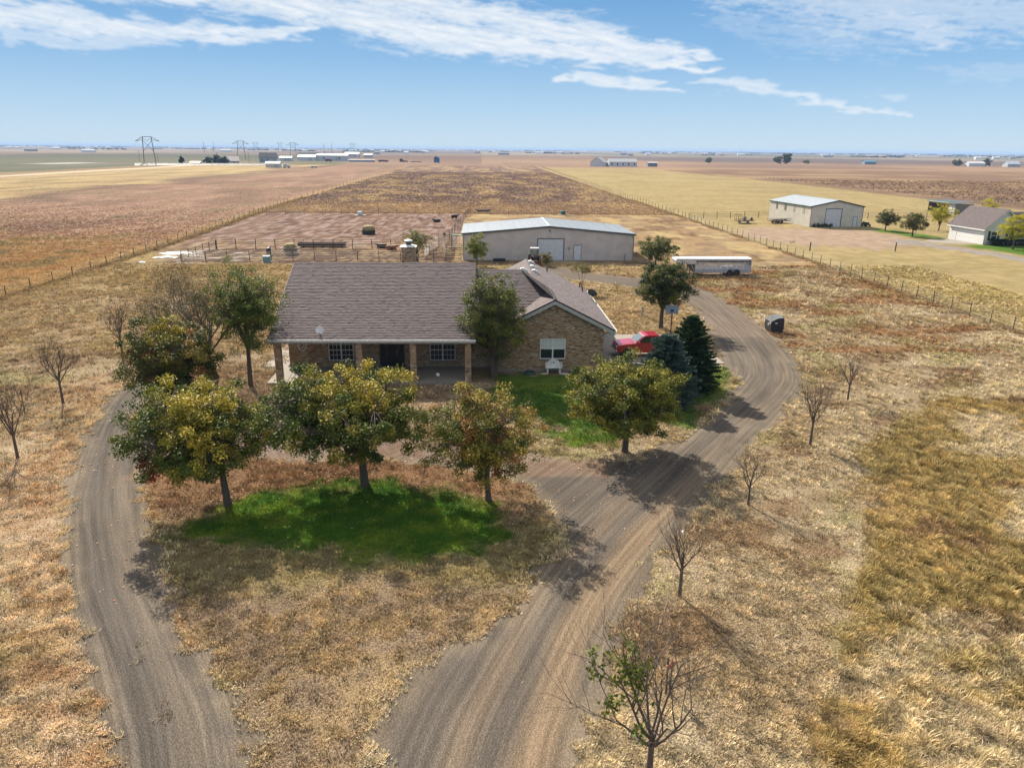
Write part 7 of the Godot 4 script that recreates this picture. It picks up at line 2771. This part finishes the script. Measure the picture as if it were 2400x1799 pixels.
	b.bb(v3(0, 0, -4.9), v3(0.1, 2.6, 0.0))
	b.bb(v3(10.9, 0, -4.9), v3(11.0, 2.6, 0.0))
	b.col = Color(0.5, 0.5, 0.48)
	b.bb(v3(8.2, 0, -0.1), v3(10.9, 2.6, 0.0))
	b.bb(v3(0, 2.4, -0.08), v3(8.2, 2.85, 0.02))
	put("wall", b, M.painted, T)
	b = MB.new()
	b.hexa(v3(5.5, 2.85, -2.4), v3(11.6, 0.08, 5.8), v3(11.6, 0.08, 5.8), Basis(Vector3.RIGHT, 0.08))
	put("roof", b, M.dark_trim, T)
	b = MB.new()
	b.col = Color(0.05, 0.24, 0.22)
	b.bb(v3(-0.3, 3.0, 0.42), v3(11.3, 3.16, 0.5))
	put("roof_edge", b, M.painted, T)
	for x in [3.6, 6.0]:
		b = MB.new()
		b.sbar(v3(x, 0, -0.1), v3(x, 2.4, -0.1), 0.15, 0.15)
		put("post", b, M.dark_trim, T)
	b = MB.new()
	b.bb(v3(8.9, 0.05, 0.005), v3(9.9, 2.1, 0.06))
	put("door", b, M.door_white, T)

# ------------------------------------------------------------------ far things
# small gabled building; w along x, d along z, h wall, r ridge height; turn in degrees
func far_building(called: String, label: String, x: float, z: float, w: float, d: float, h: float, r: float, wall_c: Color, roof_c: Color, turn := 0.0, wins := 0, door := true, cat := "building", group := "buildings of the distant farms") -> Node3D:
	var T := thing(called, label, cat, v3(x, 0, z), deg_to_rad(turn), group)
	var b := MB.new()
	b.col = wall_c
	b.bb(v3(-w * 0.5, 0, -d), v3(w * 0.5, h, 0))
	for zz in [0.0, -d]:
		pass
	b.ext(PackedVector2Array([Vector2(0, h), Vector2(d, h), Vector2(d * 0.5, r)]), w, Transform3D(Basis(Vector3.FORWARD, Vector3.UP, Vector3.RIGHT), Vector3.ZERO))
	put("wall", b, M.painted, T)
	b = MB.new()
	b.col = roof_c
	var sl := atan2(r - h, d * 0.5)
	var ln := (d * 0.5) / cos(sl) + 0.5
	for s in [-1.0, 1.0]:
		b.box(v3(0, (h + r) * 0.5 - 0.05, -d * 0.5 + s * (d * 0.25 + 0.15)) + v3(0, 0.15, 0), v3(w + 0.8, 0.16, ln), Basis(Vector3.RIGHT, s * sl))
	put("roof", b, M.painted, T)
	for i in wins:
		var xx := -w * 0.5 + w * (i + 0.5) / wins
		pane_box(T, xx - 0.7, xx + 0.7, h * 0.3, h * 0.75, 0.04, M.white_trim)
	if door:
		b = MB.new()
		b.col = Color(0.45, 0.46, 0.47)
		b.bb(v3(w * 0.12, 0, 0.005), v3(w * 0.12 + minf(3.5, w * 0.3), h * 0.8, 0.08))
		put("door", b, M.painted, T)
	return T

func pylon(label: String, x: float, z: float, h: float, turn: float) -> void:
	var T := thing("pylon", label, "pylon", v3(x, 0, z), deg_to_rad(turn), "power line pylons on the left horizon")
	var w := 5.2
	for s in [-1.0, 1.0]:
		var b := MB.new()
		b.sbar(v3(s * w * 0.85, 0, 0), v3(s * w * 0.62, h, 0), 0.5, 0.5)
		put("leg", b, M.dark_trim, T)
	var b := MB.new()
	b.sbar(v3(-w * 0.62, h, 0), v3(w * 0.62, h, 0), 0.4, 0.4)
	b.sbar(v3(-w * 0.62, h, 0), v3(-w * 1.7, h - 3.4, 0), 0.35, 0.35)
	b.sbar(v3(w * 0.62, h, 0), v3(w * 1.7, h - 3.4, 0), 0.35, 0.35)
	b.sbar(v3(-w * 1.7, h - 3.4, 0), v3(-w * 0.66, h - 2.2, 0), 0.3, 0.3)
	b.sbar(v3(w * 1.7, h - 3.4, 0), v3(w * 0.66, h - 2.2, 0), 0.3, 0.3)
	b.sbar(v3(-w * 0.64, h - 1.0, 0), v3(0, h - 3.0, 0), 0.25, 0.25)
	b.sbar(v3(w * 0.64, h - 1.0, 0), v3(0, h - 3.0, 0), 0.25, 0.25)
	put("crossarm", b, M.dark_trim, T)
	b = MB.new()
	b.sbar(v3(-w * 0.66, h - 2.6, 0), v3(w * 0.76, h * 0.48, 0), 0.28, 0.28)
	b.sbar(v3(w * 0.66, h - 2.6, 0), v3(-w * 0.76, h * 0.48, 0), 0.28, 0.28)
	put("brace", b, M.dark_trim, T)

func far_tree(label: String, x: float, z: float, h: float, w: float, sd: int, col: Array, group := "") -> void:
	tree("far_tree", label, v3(x, 0, z), {"seed": sd, "h": h, "c": v3(0, h * 0.55, 0), "r": v3(w, h * 0.47, w), "low": 1.05, "trunk": h * 0.15, "tr": 0.15, "limbs": 4, "clumps": 46, "leaves": 16, "size": h * 0.13, "spread": h * 0.12, "twigs": false, "pal": col}, group)

func make_far() -> void:
	# power line
	pylon("nearest and tallest H-frame power pylon on the left", -266.5, -632.0, 21.6, 12.0)
	pylon("second H-frame pylon behind the dark-roofed farm trees", -279.0, -912.0, 21.0, 12.0)
	pylon("third H-frame pylon above the long white building", -280.0, -1165.0, 20.8, 12.0)
	pylon("faint far pylon, left of the farm's blue house", -560.0, -1950.0, 25.0, 12.0)
	pylon("faint far pylon beside the first faint one", -500.0, -1950.0, 25.0, 12.0)
	pylon("farthest faint pylon right of the third", -330.0, -2000.0, 25.0, 12.0)
	for q in [[-722.0, -2050.0, 24.5, "left one of a far pair of bare poles"], [-700.0, -2060.0, 24.5, "right one of a far pair of bare poles"], [-355.0, -1765.0, 22.5, "left dark mast above the white building"], [-338.0, -1768.0, 22.5, "right dark mast above the white building"], [-273.0, -664.0, 9.2, "single utility pole right of the nearest pylon"], [-330.0, -520.0, 9.0, "lone utility pole by the pale dirt road"], [-330.0, -760.0, 10.5, "utility pole standing in the grey-green field"], [-196.0, -660.0, 10.0, "utility pole behind the dark round trees"], [-232.0, -690.0, 10.0, "thin utility pole left of the dark round trees"]]:
		var T := thing("utility_pole", q[3], "pole", v3(q[0], 0, q[1]), 0.0, "poles on the left plain")
		var b := MB.new()
		var rr: float = 0.14 if q[2] < 12.0 else 0.6
		b.tube(PackedVector3Array([v3(0, -0.2, 0), v3(0, q[2], 0)]), PackedFloat32Array([rr, rr * 0.7]), 6)
		put("mast", b, M.dark_trim, T)
		b = MB.new()
		b.sbar(v3(-1.1, q[2] - 0.5, 0), v3(1.1, q[2] - 0.5, 0), 0.14, 0.14)
		put("crossarm", b, M.dark_trim, T)
	var W := Color(0.66, 0.66, 0.66)
	var DK := Color(0.04, 0.05, 0.065)
	far_building("farm_house", "slate-blue two-gabled farm house with dark roof", -212.0, -775.0, 16.0, 12.0, 4.5, 9.0, Color(0.30, 0.36, 0.42), DK, 8.0, 3, true, "house")
	far_building("farm_house", "grey-roofed low house behind dark round trees", -217.0, -672.0, 17.0, 13.0, 2.8, 6.8, Color(0.4, 0.38, 0.36), Color(0.23, 0.205, 0.2), 20.0, 2, false, "house")
	far_building("farm_shed", "small white shed with rusty corner posts on the red ground", -156.8, -585.0, 10.0, 9.0, 3.0, 4.2, Color(0.62, 0.58, 0.52), W, 4.0, 0, true)
	far_building("farm_shed", "white garage right of the slate-blue house", -214.0, -853.0, 13.0, 8.0, 3.6, 5.0, W, Color(0.7, 0.72, 0.73), 0.0, 1)
	far_building("farm_shed", "white shed with dark upper roof", -200.0, -892.0, 20.0, 12.0, 4.0, 6.5, W, Color(0.62, 0.63, 0.64), 0.0, 0)
	far_building("farm_house", "dark-roofed house behind the white sheds", -206.0, -925.0, 24.0, 12.0, 4.0, 8.5, Color(0.3, 0.3, 0.3), DK, 0.0, 0, false, "house")
	far_building("farm_barn", "very long white farm building", -172.0, -895.0, 36.0, 16.0, 6.0, 7.6, Color(0.58, 0.6, 0.63), W, -1.0, 2, true)
	far_building("farm_shed", "white gabled shed beyond the long white building", -203.0, -1220.0, 22.0, 14.0, 5.0, 8.0, W, Color(0.7, 0.7, 0.7), 0.0, 0)
	far_building("farm_shed", "small pale shed at the right of the farm group", -180.0, -1235.0, 13.0, 10.0, 3.6, 5.4, Color(0.4, 0.44, 0.48), W, 0.0, 0)
	far_building("farm_wall", "low pale grey storage wall in front of the farm", -130.0, -843.0, 28.0, 2.0, 2.2, 2.5, Color(0.42, 0.44, 0.46), Color(0.45, 0.46, 0.48), 1.5, 0, false, "wall")
	far_building("farm_shed", "low red-brown shed near the small evergreen", -238.5, -652.0, 8.0, 5.0, 1.8, 2.6, Color(0.08, 0.04, 0.03), Color(0.55, 0.45, 0.38), 0.0, 0, false)
	# white mesh fence before the grey-roofed house
	fence("farm_fence", "long pale fence along the front of the distant farm", [[-268.0, -607.0], [-205.0, -632.0], [-163.0, -640.0]], 6.0, 1.8, 0.12, [0.3, 0.6, 0.9, 1.2, 1.5, 1.7], 0.12, M.grey_pipe, M.white_trim, 4)
	# rv, vehicles, machinery
	for q in [["camper", "white camper parked right of the small white shed", -145.0, -580.0, 5.0, 2.4, 2.8, Color(0.68, 0.68, 0.66), "camper"], ["grain_cart", "red farm machine in front of the long white building", -166.5, -848.0, 7.0, 2.6, 3.0, Color(0.22, 0.03, 0.025), "machine"], ["shipping_container", "blue container standing alone in the far pasture", -48.6, -838.0, 6.0, 4.0, 6.5, Color(0.03, 0.13, 0.28), "container"], ["grain_cart", "dark green machine left of the red implements", -89.0, -862.0, 4.0, 3.0, 3.6, Color(0.03, 0.06, 0.035), "machine"], ["grain_cart", "rust-red implement in the far field", -84.0, -857.0, 5.0, 2.0, 1.8, Color(0.15, 0.04, 0.03), "machine"], ["grain_cart", "row of dark red machinery by the storage wall", -107.0, -846.0, 11.0, 3.0, 2.4, Color(0.11, 0.035, 0.03), "machine"], ["parked_car", "white car on the red ground before the long building", -127.0, -590.0, 4.4, 1.8, 1.4, Color(0.6, 0.6, 0.6), "car"], ["grain_cart", "long low implement lying in the far field", -72.0, -850.0, 12.0, 2.0, 1.2, Color(0.13, 0.05, 0.04), "machine"]]:
		var T := thing(q[0], q[1], q[8], v3(q[2], 0, q[3]), 0.0, "vehicles and machines of the distant farm")
		var b := MB.new()
		b.col = q[7]
		var hh: float = q[6]
		b.cbox(v3(0, 0.5 + (hh - 0.5) * 0.4, 0), v3(q[4], (hh - 0.5) * 0.8, q[5]), 0.15)
		b.cbox(v3(-q[4] * 0.1, hh - (hh - 0.5) * 0.14, 0), v3(q[4] * 0.6, (hh - 0.5) * 0.28, q[5] * 0.85), 0.1)
		put("body", b, M.painted, T)
		b = MB.new()
		b.box(v3(-q[4] * 0.1, hh * 0.72, q[5] * 0.5 + 0.01), v3(q[4] * 0.3, hh * 0.16, 0.03))
		put("window", b, M.glass, T)
		for sx in [-0.32, 0.32]:
			for sz in [-0.5, 0.5]:
				wheel(T, v3(q[4] * sx, 0.45, q[5] * sz), 0.45, 0.3, M.rust, v3(0, 0, signf(sz)))
	# trees of the far farms
	var EV := [[0.014, 0.026, 0.012, 1], [0.022, 0.036, 0.016, 1]]
	var OL := [[0.05, 0.06, 0.02, 1], [0.08, 0.08, 0.03, 1]]
	var F := "trees of the distant farms"
	far_tree("small narrow evergreen at the left of the distant farm", -247.0, -646.0, 6.5, 1.8, 301, EV, F)
	far_tree("left one of three dark round trees by the grey roof", -226.0, -649.0, 6.4, 4.2, 302, EV, F)
	far_tree("middle and largest dark round tree by the grey roof", -220.0, -652.0, 7.6, 4.6, 303, EV, F)
	far_tree("right one of three dark round trees by the grey roof", -214.5, -655.0, 6.2, 3.6, 304, EV, F)
	# white house and shed on the right skyline
	far_building("farm_house", "long white house with windows on the right plain", 133.0, -722.0, 27.0, 12.0, 4.2, 7.0, W, Color(0.40, 0.42, 0.44), 4.0, 5, false, "house")
	far_building("farm_house", "white gabled wing at the left end of the far white house", 117.0, -724.0, 10.0, 14.0, 3.6, 8.2, W, Color(0.45, 0.46, 0.47), 60.0, 1, false, "house")
	far_building("farm_shed", "small open grey shed right of the far white house", 164.0, -735.0, 9.0, 6.0, 3.4, 4.0, Color(0.2, 0.22, 0.24), Color(0.5, 0.52, 0.54), 0.0, 0, false)
	far_building("farm_shed", "blue-roofed shed on the far right plain", 505.0, -985.0, 15.0, 9.0, 3.2, 5.0, Color(0.25, 0.3, 0.34), Color(0.10, 0.24, 0.36), 0.0, 0, false)
	far_building("farm_shed", "long white shed at the right horizon", 595.0, -905.0, 20.0, 10.0, 3.4, 5.6, W, W, 0.0, 0, false)
	far_building("farm_house", "white roofed house at the far right edge", 630.0, -890.0, 15.0, 10.0, 3.2, 6.4, Color(0.5, 0.52, 0.55), Color(0.6, 0.66, 0.72), 0.0, 1, false, "house")
	far_tree("dark round tree, left of a pair on the right plain", 382.0, -985.0, 9.0, 5.5, 311, OL, F)
	far_tree("taller dark tree, right of a pair on the right plain", 396.0, -990.0, 13.0, 6.0, 312, OL, F)
	far_tree("small lone bush-like tree left of the far pair", 292.0, -985.0, 7.0, 4.0, 313, OL, F)
	far_tree("small tree right of the far pair", 420.0, -985.0, 5.0, 4.5, 314, OL, F)
	far_tree("olive tree left of the long white shed", 580.0, -920.0, 8.0, 6.0, 315, OL, F)
	far_tree("olive tree between the long white shed and the last house", 613.0, -915.0, 9.0, 5.0, 316, OL, F)
	# low scrub rows and shelter belts far off: countless, one mass
	var b := MB.new()
	var r := RandomNumberGenerator.new()
	r.seed = 77
	for i in 150:
		var d := r.randf_range(2600.0, 9500.0)
		var g := r.randf_range(-0.62, 0.72)
		var n := r.randi_range(1, 14)
		for k in n:
			var p := v3(sin(g) * d + k * r.randf_range(8.0, 16.0), 0, -cos(g) * d)
			var h := r.randf_range(1.6, 3.6) * (1.0 + d / 6000.0)
			b.col = Color(0.03, 0.04, 0.022) * r.randf_range(0.7, 1.6)
			for t in 5:
				b.ball(p + v3(r.randf_range(-4, 4), h * r.randf_range(0.3, 0.6), r.randf_range(-3, 3)), v3(r.randf_range(4, 10), h * r.randf_range(0.3, 0.5), 4), 5, 3)
	tag(put("shelter_belts", b, M.flat, self), "far-off shelter belts of trees along the horizon", "trees", "", "stuff")
	# far white roofs scattered on the horizon
	b = MB.new()
	for i in 90:
		var d := r.randf_range(1800.0, 7000.0)
		var g := r.randf_range(-0.6, 0.3) if i < 70 else r.randf_range(0.3, 0.7)
		var p := v3(sin(g) * d, 0, -cos(g) * d)
		b.col = Color(0.7, 0.7, 0.7) if r.randf() < 0.6 else Color(0.3, 0.3, 0.32)
		var w := r.randf_range(10.0, 30.0)
		b.bb(p + v3(-w * 0.5, 0, -8), p + v3(w * 0.5, 4.5, 0))
		b.ext(PackedVector2Array([Vector2(0, 4.5), Vector2(8, 4.5), Vector2(4, 7.0)]), w, Transform3D(Basis(Vector3.FORWARD, Vector3.UP, Vector3.RIGHT), p))
	tag(put("horizon_town", b, M.flat, self), "specks of far-off buildings along the horizon", "buildings", "", "stuff")
